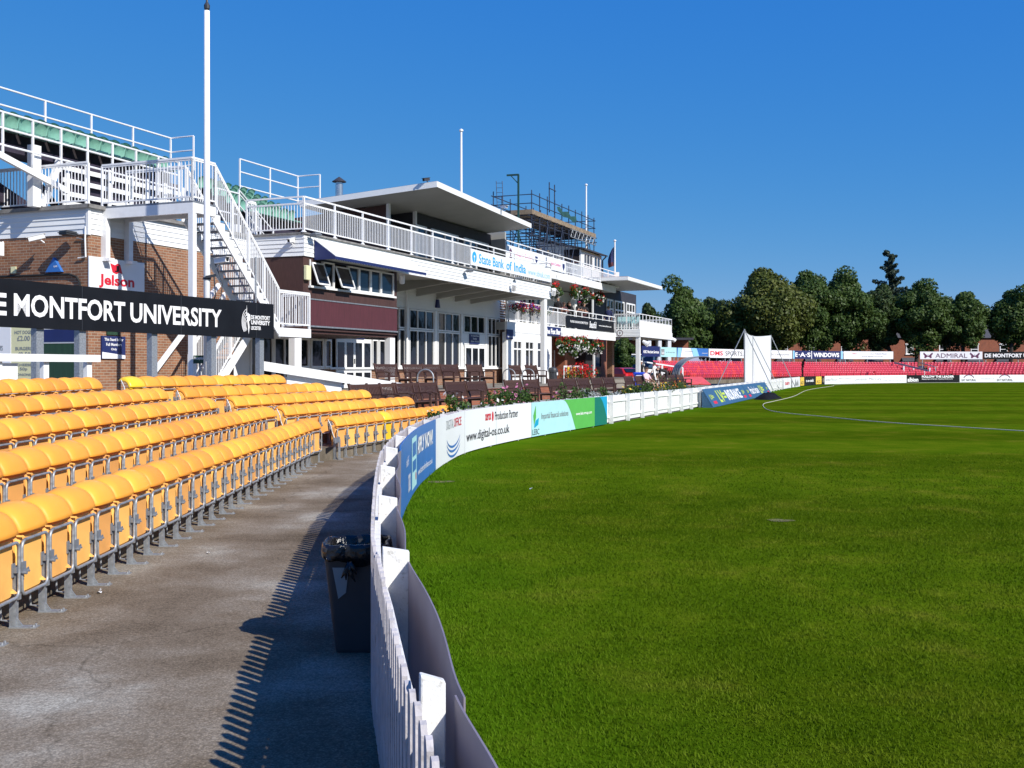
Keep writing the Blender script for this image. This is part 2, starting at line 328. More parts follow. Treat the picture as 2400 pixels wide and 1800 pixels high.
OFF = {}
def build(name, mb, m, parent=None, origin=None, rot=0, smooth=False, bevel=0):
    me = bpy.data.meshes.new(name)
    off = Vector(origin) if origin is not None else (OFF[parent] if parent else Vector((0, 0, 0)))
    me.from_pydata([(p[0] - off.x, p[1] - off.y, p[2] - off.z) for p in mb.v], [], mb.f)
    for x in (m if isinstance(m, (list, tuple)) else [m]): me.materials.append(M[x] if isinstance(x, str) else x)
    if any(mb.m): me.polygons.foreach_set('material_index', mb.m)
    if smooth: me.polygons.foreach_set('use_smooth', [True] * len(me.polygons))
    me.update()
    o = bpy.data.objects.new(name, me); COL.objects.link(o)
    if parent: o.parent = parent
    if bevel:
        b = o.modifiers.new("bevel", 'BEVEL'); b.width = bevel; b.segments = 2; b.limit_method = 'ANGLE'
    OFF[o] = off
    return o
def tag(o, label=None, cat=None, group=None, kind=None):
    if label: o['label'] = label
    if cat: o['category'] = cat
    if group: o['group'] = group
    if kind: o['kind'] = kind
    return o
def thing(name, label, cat, loc=(0, 0, 0), group=None, frame=False, rot=0):
    """an Empty at the thing's base; frame=True: loc is given in the pavilion's own axes (along, inward, up)"""
    o = bpy.data.objects.new(name, None); COL.objects.link(o); o.empty_display_size = .3
    if frame: o.location = ab2w(*loc); o.rotation_euler = (0, 0, FA)
    else: o.location = loc; o.rotation_euler = (0, 0, rot)
    OFF[o] = Vector(loc) if not rot else Vector((0, 0, 0))
    return tag(o, label, cat, group)
def solo(name, mb, m, label, cat, origin, group=None, frame=False, smooth=False, kind=None, bevel=0):
    o = build(name, mb, m, None, origin, smooth=smooth, bevel=bevel)
    if frame: o.location = ab2w(*origin); o.rotation_euler = (0, 0, FA)
    else: o.location = origin
    return tag(o, label, cat, group, kind)
def copy_tree(o, parent=None):
    c = o.copy(); COL.objects.link(c); OFF[c] = OFF.get(o, Vector((0, 0, 0)))
    if parent: c.parent = parent
    for ch in KIDS.get(o, []): copy_tree(ch, c)
    return c
KIDS = {}
def kids_of(root):
    """remember the children of a prototype so copying needs no scene lookups"""
    def rec(o):
        KIDS[o] = [c for c in list(OFF) if c.parent == o]
        for c in KIDS[o]: rec(c)
    rec(root)

# pavilion axes: a along the front (away from the camera), b inward, z up
UX, UY = .371391, .928477
FA = math.atan2(UY, UX)
def ab2w(a, b, z=0): return Vector((a * UX - b * UY, a * UY + b * UX, z))
def fy(x, c): return FPX * c / (2200 - x)
def fa(x, c): Y = fy(x, c); return (x - 1200) / FPX * Y * UX + Y * UY
def fz(y, x, c): return CH + (HZ - y) * fy(x, c) / FPX
def cb(c): return c * UY

ORD = "zeroth first second third fourth fifth sixth seventh eighth ninth tenth eleventh twelfth thirteenth fourteenth fifteenth sixteenth seventeenth eighteenth nineteenth".split()
def ordn(i):
    if i < 20: return ORD[i]
    tens = {2: ('twentieth', 'twenty'), 3: ('thirtieth', 'thirty'), 4: ('fortieth', 'forty'), 5: ('fiftieth', 'fifty'), 6: ('sixtieth', 'sixty'), 7: ('seventieth', 'seventy'), 8: ('eightieth', 'eighty'), 9: ('ninetieth', 'ninety')}
    if i >= 100: return 'hundred and ' + ordn(i - 100) if i > 100 else 'hundredth'
    t, u = divmod(i, 10)
    return tens[t][0] if u == 0 else tens[t][1] + '-' + ORD[u]

# text as flat meshes, mapped onto any surface
_tc = {}
def glyphs(s, bold=0, shear=0):
    k = (s, bold, shear)
    if k in _tc: return _tc[k]
    cu = bpy.data.curves.new("t", 'FONT'); cu.body = s; cu.resolution_u = 3; cu.offset = bold; cu.shear = shear
    o = bpy.data.objects.new("t", cu); COL.objects.link(o)
    bpy.context.view_layer.update()
    me = o.evaluated_get(bpy.context.evaluated_depsgraph_get()).to_mesh()
    v = [(p.co.x, p.co.y) for p in me.vertices]; f = [tuple(p.vertices) for p in me.polygons]
    o.evaluated_get(bpy.context.evaluated_depsgraph_get()).to_mesh_clear()
    COL.objects.unlink(o); bpy.data.objects.remove(o); bpy.data.curves.remove(cu)
    x0 = min(p[0] for p in v); x1 = max(p[0] for p in v); y0 = min(p[1] for p in v); y1 = max(p[1] for p in v)
    v = [((p[0] - x0) / (x1 - x0), (p[1] - y0) / (y1 - y0)) for p in v]
    _tc[k] = (v, f); return v, f
def text(s, mp, u0, u1, v0, v1, m, parent, bold=.02, shear=0, name='lettering'):
    """lettering filling the rectangle u0..u1, v0..v1 of a surface given by mp(u, v, lift)"""
    v, f = glyphs(s, bold, shear)
    mb = MB(); mb.add([mp(u0 + p[0] * (u1 - u0), v0 + p[1] * (v1 - v0), .006) for p in v], f)
    return build(name, mb, m, parent)
def shape(pts, mp, m, parent, lift=.004, name='emblem'):
    mb = MB(); 
    for poly in (pts if isinstance(pts[0][0], (tuple, list)) else [pts]): mb.poly([mp(p[0], p[1], lift) for p in poly])
    return build(name, mb, m, parent)
def band(u0, u1, lo, hi, mp, m, parent, n=16, lift=.003, name='colour_field'):
    mb = MB(); vs = []; fs = []
    for i in range(n + 1):
        u = u0 + (u1 - u0) * i / n
        a = lo(u) if callable(lo) else lo; b = hi(u) if callable(hi) else hi
        vs += [mp(u, a, lift), mp(u, b, lift)]
        if i: fs.append((2 * i - 2, 2 * i, 2 * i + 1, 2 * i - 1))
    mb.add(vs, fs); return build(name, mb, m, parent)
def ring(cx, cy, r0, r1, a0=0, a1=360, n=20):
    o = []
    for i in range(n):
        t0 = R(a0 + (a1 - a0) * i / n); t1 = R(a0 + (a1 - a0) * (i + 1) / n)
        o.append([(cx + r0 * math.cos(t0), cy + r0 * math.sin(t0)), (cx + r1 * math.cos(t0), cy + r1 * math.sin(t0)),
                  (cx + r1 * math.cos(t1), cy + r1 * math.sin(t1)), (cx + r0 * math.cos(t1), cy + r0 * math.sin(t1))])
    return o
def disc(cx, cy, r, n=20, sy=1): return [(cx + r * math.cos(2 * math.pi * i / n), cy + sy * r * math.sin(2 * math.pi * i / n)) for i in range(n)]
# ------------------------------------------------------------------ boundary fence line (x, y)
FP = [(.95, -3), (.31, 0), (-.02, 1.5), (-.18, 2.53), (-.324, 3.24), (-.469, 4.09), (-.607, 4.93), (-.75, 5.75), (-.87, 6.66), (-.96, 7.4), (-1.15, 8.98),
      (-1.33, 10.64), (-1.458, 11.98), (-1.57, 14.0), (-1.62, 16.0), (-1.60, 17.6), (-1.44, 20.6), (-1.0, 23.8), (.49, 28.56), (3.13, 35.2), (5.3, 41), (7.9, 47.6),
      (12.85, 62), (18.25, 77.5), (23.6, 93), (29, 107), (34.4, 118), (39.7, 124), (48.3, 131), (56.5, 135), (66.2, 138), (78, 140), (95, 141)]
def catmull(P, n=12):
    out = []
    for i in range(len(P) - 1):
        p0 = P[max(i - 1, 0)]; p1 = P[i]; p2 = P[i + 1]; p3 = P[min(i + 2, len(P) - 1)]
        for k in range(n):
            t = k / n
            out.append(tuple(.5 * (2 * p1[j] + (p2[j] - p0[j]) * t + (2 * p0[j] - 5 * p1[j] + 4 * p2[j] - p3[j]) * t * t + (3 * p1[j] - p0[j] - 3 * p2[j] + p3[j]) * t ** 3) for j in (0, 1)))
    out.append(P[-1]); return out
FL = catmull(FP)
for _ in range(6): FL = [FL[0]] + [tuple((FL[i - 1][j] + 2 * FL[i][j] + FL[i + 1][j]) / 4 for j in (0, 1)) for i in range(1, len(FL) - 1)] + [FL[-1]]
FS = [0]
for i in range(1, len(FL)): FS.append(FS[-1] + math.dist(FL[i], FL[i - 1]))
def fence(s, off=0, z=0):
    s = max(0, min(FS[-1] - 1e-4, s)); i = max(1, bisect_left(FS, s)); t = (s - FS[i - 1]) / (FS[i] - FS[i - 1])
    x = FL[i - 1][0] + (FL[i][0] - FL[i - 1][0]) * t; y = FL[i - 1][1] + (FL[i][1] - FL[i - 1][1]) * t
    dx = FL[i][0] - FL[i - 1][0]; dy = FL[i][1] - FL[i - 1][1]; L = math.hypot(dx, dy)
    return (x + off * dy / L, y - off * dx / L, z)
def s_px(px):
    for i in range(len(FL)):
        if FL[i][1] > 17:
            q = fence(FS[i], .18)
            if 1200 + FPX * q[0] / q[1] > px: return FS[i]
def s_y(y):
    for i in range(len(FL)):
        if FL[i][1] > y: return FS[i]
S_END = s_px(2480)

# ------------------------------------------------------------------ ground
def sheet(name, pts, z, m, kind='structure'):
    mb = MB(); mb.poly([(p[0], p[1], z) for p in pts])
    o = build(name, mb, m); tag(o, kind=kind); return o
sheet('ground', [(-400, -120), (500, -120), (500, 700), (-400, 700)], -.06, 'farground')
mb = MB()                        # outfield: strips from the fence to a far edge
Ns = 260; S = [S_END * 1.0 * i / Ns for i in range(Ns + 1)]
inner = [fence(s, .02) for s in S]
vs = []; fs = []
C = (75, 55)
for i in range(Ns + 1):
    p = inner[i]
    for k in range(9):
        t = (k / 8) ** 1.75
        vs.append((p[0] + (C[0] - p[0]) * t, p[1] + (C[1] - p[1]) * t, 0))
    if i:
        for k in range(8): a = (i - 1) * 9 + k; fs.append((a, a + 1, a + 10, a + 9))
mb.add(vs, fs); 
mb.poly([(fence(0, .02)[0], fence(0, .02)[1], 0), (60, -40, 0), (130, 0, 0), (120, 141, 0), (fence(S_END, .02)[0], fence(S_END, .02)[1], 0), (75, 55, 0)])
of = build('outfield', mb, 'grass'); tag(of, kind='structure')
at_ = of.data.attributes.new('lush', 'FLOAT', 'POINT'); at_.data.foreach_set('value', [1.0 if (i < (Ns + 1) * 9 and i % 9 == 0) else 0.0 for i in range(len(of.data.vertices))])
pl = [fence(s_y(48) * i / 120, .02) for i in range(121)]
sheet('path', pl + [(0, 70), (-30, 60), (-30, -12), (.95, -12)], 0.0, 'path')

# mown grass blades near the camera
def blades():
    rs = np.random.RandomState(3); n = 520000
    Y = 1.9 + 22 * rs.rand(n * 2) ** 2.4
    Y = Y + rs.normal(size=n * 2) * .04 * Y
    fx = np.interp(Y, [p[1] for p in FL[:260]], [p[0] for p in FL[:260]]) + .17
    X = fx + (np.maximum(.58 * Y + 3.0 - fx, .2)) * rs.rand(n * 2)
    keep = (rs.rand(n * 2) < .62) & (Y > 1.8) & (rs.rand(n * 2) < np.clip((24 - Y) / 12, 0, 1)) & (rs.rand(n * 2) < np.clip((.58 * Y + 3.0 - X) / (1.5 + .1 * Y), 0, 1)); X, Y, fx = X[keep], Y[keep], fx[keep]
    edge = X - fx
    h = (.010 + .013 * rs.rand(len(X))) * (1 + 2.6 * np.exp(-edge * 6)) * (.8 + .5 * np.sin(X * 3.1 + np.sin(Y * 2.3)) ** 2)
    wd = .0019 + .0010 * Y / 3
    a = rs.rand(len(X)) * 6.283; lean = h * (.2 + .9 * rs.rand(len(X))); b = rs.rand(len(X)) * 6.283
    v = np.zeros((len(X), 3, 3), np.float32)
    v[:, 0, 0] = X - np.cos(a) * wd; v[:, 0, 1] = Y - np.sin(a) * wd
    v[:, 1, 0] = X + np.cos(a) * wd; v[:, 1, 1] = Y + np.sin(a) * wd
    v[:, 2, 0] = X + np.cos(b) * lean; v[:, 2, 1] = Y + np.sin(b) * lean; v[:, 2, 2] = h
    k = len(X); me = bpy.data.meshes.new('grass'); me.vertices.add(3 * k); me.vertices.foreach_set('co', v.ravel())
    me.loops.add(3 * k); me.loops.foreach_set('vertex_index', np.arange(3 * k, dtype=np.int32)); me.polygons.add(k)
    me.polygons.foreach_set('loop_start', np.arange(0, 3 * k, 3, dtype=np.int32)); me.polygons.foreach_set('loop_total', np.full(k, 3, np.int32))
    me.update(calc_edges=True); me.materials.append(M['blade'])
    la = me.attributes.new('lush', 'FLOAT', 'POINT'); la.data.foreach_set('value', np.repeat(np.exp(-np.maximum(edge, 0) / .9), 3).astype(np.float32))
    o = bpy.data.objects.new('grass', me); COL.objects.link(o)
    tag(o, 'short mown green grass of the outfield with a longer fringe along the fence', 'grass', kind='stuff')
blades()

# ------------------------------------------------------------------ picket fence with plank posts
fr = thing('picket_fence', 'long curving white wooden picket fence between the concrete path and the grass', 'fence', (0.3, 0, 0))
POST = [s_y(y) for y in (.9, 3.1, 5.3, 7.5, 9.8, 12.0, 14.1)]
while POST[-1] < s_px(1880): POST.append(POST[-1] + (2.2 if POST[-1] < 60 else 2.5))
H = .93
for i in range(len(POST) - 1):
    s0, s1 = POST[i], POST[i + 1]
    mb = MB(); far_ = s0 > 36; n = max(2, int((s1 - s0) / (.100 if far_ else .122))); near = s0 < 20
    for k in range(n):
        s = s0 + (s1 - s0) * (k + .5) / n; z1 = H + rnd.uniform(-.012, .012); w2 = .044 if far_ else .034; th = .009
        lean = rnd.uniform(-.006, .006)
        prof = [(-w2, .04), (w2, .04), (w2, z1 - .03), (w2 * .55, z1 - .006), (0, z1), (-w2 * .55, z1 - .006), (-w2, z1 - .03)]
        a = fence(s - .03, 0); b = fence(s + .03, 0); tx, ty = (b[0] - a[0]) / .06, (b[1] - a[1]) / .06
        c = fence(s, 0)
        f_ = [(c[0] + tx * (p[0] + lean * p[1]) + ty * th, c[1] + ty * (p[0] + lean * p[1]) - tx * th, p[1]) for p in prof]
        g_ = [(c[0] + tx * (p[0] + lean * p[1]) - ty * th, c[1] + ty * (p[0] + lean * p[1]) + tx * th, p[1]) for p in prof]
        m7 = 7
        mb.add(f_ + g_, [tuple(reversed(range(7))), tuple(range(7, 14))] + [(q, (q + 1) % 7, 7 + (q + 1) % 7, 7 + q) for q in range(7)])
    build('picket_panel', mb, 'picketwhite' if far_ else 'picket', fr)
    for z in (.22, .74):
        mb = MB(); st = [fence(s0 + (s1 - s0) * q / 4, .031, z) for q in range(5)]; vs = []; fs = []
        for q in range(5):
            a = Vector(st[q]); b = Vector(fence(s0 + (s1 - s0) * q / 4, .031 - .022, z)); c = Vector(fence(s0 + (s1 - s0) * q / 4, .031 + .018, z)); hh = Vector((0, 0, .036))
            vs += [b - hh, c - hh, c + hh, b + hh]
            if q:
                for k in range(4): fs.append((4 * q - 4 + k, 4 * q + k, 4 * q + (k + 1) % 4, 4 * q - 4 + (k + 1) % 4))
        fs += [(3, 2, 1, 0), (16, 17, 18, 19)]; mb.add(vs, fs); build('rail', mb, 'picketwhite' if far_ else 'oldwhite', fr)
for s in POST[:-1]:
    wide = .105 if s < POST[2] - .1 else .165; p0 = Vector(fence(s, .03)); p1 = Vector(fence(s, wide)); t = (Vector(fence(s + .05)) - Vector(fence(s - .05))).normalized() * .022
    mb = MB(); zt = .95
    vs = []
    for q, zz in ((p0, zt + .005), (p1, zt - .02)):
        for sg in (-1, 1): vs += [(q.x + t.x * sg, q.y + t.y * sg, 0), (q.x + t.x * sg, q.y + t.y * sg, zz)]
    mb.add(vs, [(0, 1, 3, 2), (4, 6, 7, 5), (0, 4, 5, 1), (2, 3, 7, 6), (1, 5, 7, 3), (0, 2, 6, 4)])
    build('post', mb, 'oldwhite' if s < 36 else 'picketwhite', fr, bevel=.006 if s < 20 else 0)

# sagging banner on the field side of the near fence
def ribbon(s0, s1, off, z0, z1, m, parent, name, n=40, th=.012, sag=0):
    mb = MB(); vs = []; fs = []
    for i in range(n + 1):
        s = s0 + (s1 - s0) * i / n
        ph = min([abs(s - q) for q in POST]); bul = sag * (1 - math.exp(-(ph * 1.6) ** 2))
        zz = z1 - sag * .35 * math.sin(min(1, ph / 1.1) * math.pi / 2) 
        vs += [fence(s, off + bul * .4, z0), fence(s, off + bul, zz), fence(s, off + bul + th, zz), fence(s, off + bul * .4 + th, z0)]
        if i:
            a = 4 * (i - 1); b = 4 * i
            for k in range(4): fs.append((a + k, a + (k + 1) % 4, b + (k + 1) % 4, b + k))
    fs += [(3, 2, 1, 0), (4 * n, 4 * n + 1, 4 * n + 2, 4 * n + 3)]
    mb.add(vs, fs); return build(name, mb, m, parent)
sB = s_px(927)
if sB is None or fence(sB)[1] < 17: sB = s_y(14.6)
sB = s_y(12.5)
ends = [s_y(.2), s_y(3.12), s_y(7.5), s_y(9.8), sB - .03]
nm = ['grey-backed banner sagging from the fence nearest the viewer', 'grey-backed banner on the field side of the fence beside the dark bin',
      'grey-backed banner on the fence just beyond the bin', 'grey-backed banner on the fence next to the blue travel card board']
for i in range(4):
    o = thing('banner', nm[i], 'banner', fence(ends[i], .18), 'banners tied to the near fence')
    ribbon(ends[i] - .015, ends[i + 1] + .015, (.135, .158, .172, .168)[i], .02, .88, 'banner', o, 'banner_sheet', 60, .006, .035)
# boards on the fence: mapping surface
def fmap(s0, off, z0):
    return lambda u, v, l: fence(s0 + u, off + l, z0 + v)
def fboard(label, s0, s1, m, z0=.03, z1=.93, cat='advertising board', n=24, off=.17):
    o = thing('advertising_board', label, cat, fence(s0, off, 0), 'advertising boards fixed along the boundary fence')
    ribbon(s0, s1, off, z0, z1, m, o, 'panel', n, .018)
    return o, fmap(s0, off + .018, z0)
# blue travel card board
s1 = s_px(1020); o, mp = fboard('blue board advertising a travel card with APPLY NOW in white', sB, s1, 'boardblue'); L = s1 - sB
def s_any(px):      # arc position seen at a pixel column, beyond the bend
    for i in range(len(FL)):
        if FL[i][1] > 14.2:
            q = fence(FS[i], .18); q0 = fence(FS[i - 1], .18); x1_, x0_ = 1200 + FPX * q[0] / q[1], 1200 + FPX * q0[0] / q0[1]
            if x1_ > px: return FS[i - 1] + (FS[i] - FS[i - 1]) * (px - x0_) / (x1_ - x0_)
U = lambda px: s_any(px) - sB - .1
text('APPLY NOW!', mp, U(978), U(1014), .50, .76, 'letter', o, .03)
text('www.leicestershirefinance.co.uk', mp, U(979), U(1013), .18, .28, 'letter', o, .0)
text('The FREE flexible travel', mp, L * .28, U(951), .52, .64, 'letter', o, .0)
text('GET TRAVEL CARD', mp, L * .26, U(961), .14, .38, 'letter', o, .03)
band(U(965), U(976), .08, .82, mp, 'aqua', o, 3)
band(U(966.5), U(974.5), .54, .74, mp, 'boardblue', o, 3, .005); band(U(966.5), U(974.5), .32, .48, mp, 'boardblue', o, 3, .005)
shape(disc(U(974), .22, .06), mp, 'red', o, .006)
# white digital office board: three sheets
s0 = s1 + .02; s1 = s_px(1243) - .02; L = s1 - s0; U = lambda px: s_any(px) - s0
o, mp = fboard('white board reading DIGITAL OFFICE and www.digital-os.co.uk', s0, s1, 'signwhite')
text('DIGITAL', mp, U(1045), U(1062), .62, .80, 'greyletter', o, -.01)
text('OFFICE', mp, U(1063), U(1080), .62, .80, 'red', o, .01)
cu = (U(1045) + U(1078)) / 2; hw_ = (U(1078) - U(1045)) / 2
for k, yy in enumerate((.52, .43, .33)):
    seg = []
    for i in range(20):
        t0, t1 = R(200 + 140 * i / 20), R(200 + 140 * (i + 1) / 20); th0 = .018 + .030 * math.sin(math.pi * i / 20); th1 = .018 + .030 * math.sin(math.pi * (i + 1) / 20); rr_ = .30
        seg.append([(cu + hw_ * math.cos(t0), yy + rr_ * math.sin(t0)), (cu + hw_ * math.cos(t1), yy + rr_ * math.sin(t1)), (cu + hw_ * math.cos(t1), yy + rr_ * math.sin(t1) + th1), (cu + hw_ * math.cos(t0), yy + rr_ * math.sin(t0) + th0)])
    shape(seg, mp, 'boardblue', o)
text('xerox', mp, U(1136), U(1150), .60, .76, 'red', o, .02)
shape(disc(U(1154), .68, .07, 16, 1.7), mp, 'red', o)
text('Production Partner', mp, U(1159), U(1213), .58, .78, 'charcoal', o, .005)
text('www.digital-os.co.uk', mp, U(1092), U(1193), .16, .43, 'charcoal', o, .012)
for px in (1088, 1162): band(U(px), U(px) + .012, .0, .90, mp, 'greyletter', o, 1, .002, 'joint')
# LEBC board
s0 = s1 + .04; s1 = s_px(1422); L = s1 - s0; U = lambda px: s_any(px) - s0
o, mp = fboard('aqua, green and teal board reading LEBC Impartial financial solutions', s0, s1, 'aqua')
def sweep(pt, pb): return lambda u: min(.9, max(0, .9 * (1 - max(0, (u - U(pt)) / (U(pb) - U(pt))) ** 1.8)))
band(U(1319), U(1394), sweep(1319, 1348), .9, mp, 'green', o, 24)
band(U(1393), L - .01, 0, .9, mp, 'dkgreen', o, 6, .004)
band(U(1403), L - .01, sweep(1403, 1424), .9, mp, 'cyan', o, 16, .006)
shape([(U(1251), .30), (U(1249), .55), (U(1255), .82), (U(1255.5), .50)], mp, 'green', o)
shape([(U(1251), .28), (U(1255), .42), (U(1262), .48), (U(1261), .30), (U(1252), .22)], mp, 'cyan', o)
text('LEBC', mp, U(1247), U(1263), .04, .19, 'charcoal', o, .0)
text('Impartial financial solutions', mp, U(1268), U(1331), .38, .60, 'greyletter', o, .0)
text('www.lebc-group.com', mp, U(1349), U(1386), .38, .50, 'letter', o, .02)
# far boards
def far_board(label, x0, x1, m, words, off=.17):
    a, b = s_px(x0), s_px(x1); o, mp = fboard(label, a, b, m, .03, .95, off=off); L = b - a
    for (s, u0, u1, v0, v1, mm, bd) in words: text(s, mp, L * u0, L * u1, v0, v1, mm, o, bd)
    return o, mp, L
far_board('small white board with red lettering at the end of the picket fence', 1836, 1853, 'signwhite', [('team', .2, .8, .3, .6, 'red', .02)])
o, mp, L = far_board('small white board with a grey picture near the end of the picket fence', 1854, 1871, 'signwhite', [])
shape([(L * .3, .1), (L * .45, .8), (L * .6, .3), (L * .75, .75), (L * .85, .1)], mp, 'greyletter', o)
o, mp, L = far_board('black board with yellow squares either side of white writing', 1873, 1927, 'black', [('n-e-oak', .32, .68, .35, .65, 'letter', .03), ('AGO', .05, .19, .15, .5, 'charcoal', .02), ('AGO', .79, .93, .15, .5, 'charcoal', .02)])
band(L * .02, L * .22, .05, .88, mp, 'lemon', o, 3); band(L * .76, L * .96, .05, .88, mp, 'lemon', o, 3)
far_board('long white board with two grey newspaper titles in old lettering', 1929, 2121, 'signwhite',
          [('Leicester Mercury', .015, .21, .22, .68, 'greyletter', .0), ('National, County and', .225, .38, .5, .7, 'greyletter', 0), ('Club reports and news', .225, .39, .2, .38, 'greyletter', 0),
           ('Leicester Mercury', .42, .73, .22, .68, 'greyletter', 0), ('National, County and', .75, .96, .5, .7, 'greyletter', 0), ('Club reports and news', .75, .97, .2, .38, 'greyletter', 0)])
far_board('dark board reading albion and FOLLOW THE LEADER', 2122, 2245, 'black',
          [('albion', .02, .24, .1, .62, 'letter', .03), ('FOLLOW THE LEADER', .31, .90, .58, .86, 'letter', .04), ('Masterseal of British Quality Brickwork', .31, .88, .34, .48, 'letter', .02)])
o, mp, L = far_board('white board reading EAT NATURAL twice below black arches', 2246, 2398, 'signwhite',
          [('EAT NATURAL', .03, .26, .12, .40, 'charcoal', .03), ('EAT NATURAL', .58, .82, .12, .40, 'charcoal', .03), ('www.eatnatural.co.uk', .33, .54, .35, .5, 'greyletter', 0)])
for u in (.145, .70): shape(ring(L * u, -.15, L * .10, L * .112, 40, 140, 14), mp, 'plum', o)
far_board('white board at the right-hand edge of the photo beyond the arches', 2399, 2475, 'signwhite', [('www.digital-os.co.uk', .2, .9, .25, .5, 'charcoal', .02)])
# ------------------------------------------------------------------ yellow seating terrace
TZ = [0, .25, .45, .63, .83]
YA = [21.1, 20.3, 19.7, 19.2, 18.1]          # aisle end of the near block, row by row
YB0 = [21.75, 21.0, 20.4, 19.9, 19.3]
YB1 = [28.7, 27.3, 26.3, 25.4, 24.7]
YS = [7.35, 7.4, 7.9, 8.6, 9.5]
def rowx(k, y):
    x = -3.50 - .8 * k - .022 * (min(y, 21) - 7)
    kn = 20.6 - .5 * k
    if y > kn: x += (y - kn) * .29
    return x
ys = [2 + i * .8 for i in range(34)]
for k in range(5):
    mb = MB(); vs = []; fs = []
    yy = [y for y in ys if y < YB1[k] + .5] + [YB1[k] + .6]
    for i, y in enumerate(yy):
        xa = rowx(k, y) - (.42 if k else -.0) + (.8 if k else 0); xb = rowx(k, y) - .42
        if k == 0: xa = xb
        vs += [(rowx(k, y) + .58, y, TZ[k]), (rowx(k, y) + .58, y, -.03), (rowx(k, y) - .45, y, TZ[k]), (rowx(k, y) - .45, y, -.03)]
        if i:
            a = 4 * (i - 1); b = 4 * i; fs += [(a, b, b + 2, a + 2), (a + 1, b + 1, b, a), (a + 2, b + 2, b + 3, a + 3)]
    n = len(yy) - 1; fs += [(4 * n, 4 * n + 1, 4 * n + 3, 4 * n + 2)]
    if k:
        mb.add(vs, fs); tag(build('seating_terrace', mb, 'terr'), kind='structure')
# ground levels round the pavilion
def lvl(name, pts, z0, z1, m, side=None):
    mb = MB(); mb.slab(pts, z0, z1); tag(build(name, mb, m), kind='structure')
back = [(rowx(4, y) - .46, y) for y in [1] + ys[2:28]]
lvl('forecourt', [(-30, -5)] + [(-9.0, -5)] + back + [(-5.6, 24.9), (-4.6, 27.5), (-4.5 - .4, 31.5)] +
    [(.4 * y - 17.6, y) for y in (34, 45, 58)] + [(.4 * 58 - 21.4, 58), (.4 * 88 - 21.4, 88), (-10, 120), (-60, 120), (-60, -5)][:4] + [(-60, 60), (-60, -5)], -.05, 1.05, 'paving')
lvl('bench_terrace', [(-4.9, 27.6), (-3.4, 27.2)] + [(fence(s_y(y), -1.75)[0], y) for y in (28.6, 31, 34, 38, 42, 47, 52, 58, 66, 76, 90)] + [(.4 * 90 - 21.3, 90), (.4 * 58.2 - 21.3, 58.2), (.4 * 58.2 - 17.5, 58.2), (.4 * 45 - 17.5, 45), (.4 * 31.5 - 17.5, 31.5)], -.05, .5, 'paving')
mb = MB(); mb.slab([(fence(s_y(y), -.12)[0], fence(s_y(y), -.12)[1]) for y in (27, 30, 34, 38, 42, 47, 52, 58, 66, 76, 90)] + [(fence(s_y(y), -1.72)[0], fence(s_y(y), -1.72)[1]) for y in (90, 76, 66, 58, 52, 47, 42, 38, 34, 30, 27.5)], -.04, .30)
tag(build('flower_bed', mb, 'soil'), kind='structure')
sheet('car_park', [(-10, 92), (22.5, 92), (27.6, 108), (33, 119), (38, 126), (38, 175), (-40, 175)], .12, 'farground')

# brick steps up to the upper terrace behind the front benches
t = thing('brick_steps', 'red brick steps rising behind the front row of dark benches', 'steps', (fa(1050, 17.7), cb(17.4), .5), frame=True)
mb = MB()
for i in range(3): mb.box(fa(960, 17.7), fa(1275, 17.7), cb(17.55) - .36 + .28 * i - .3, cb(17.6) - .002, .5, .68 + .18 * i)
build('steps', mb, 'redbrick', t)

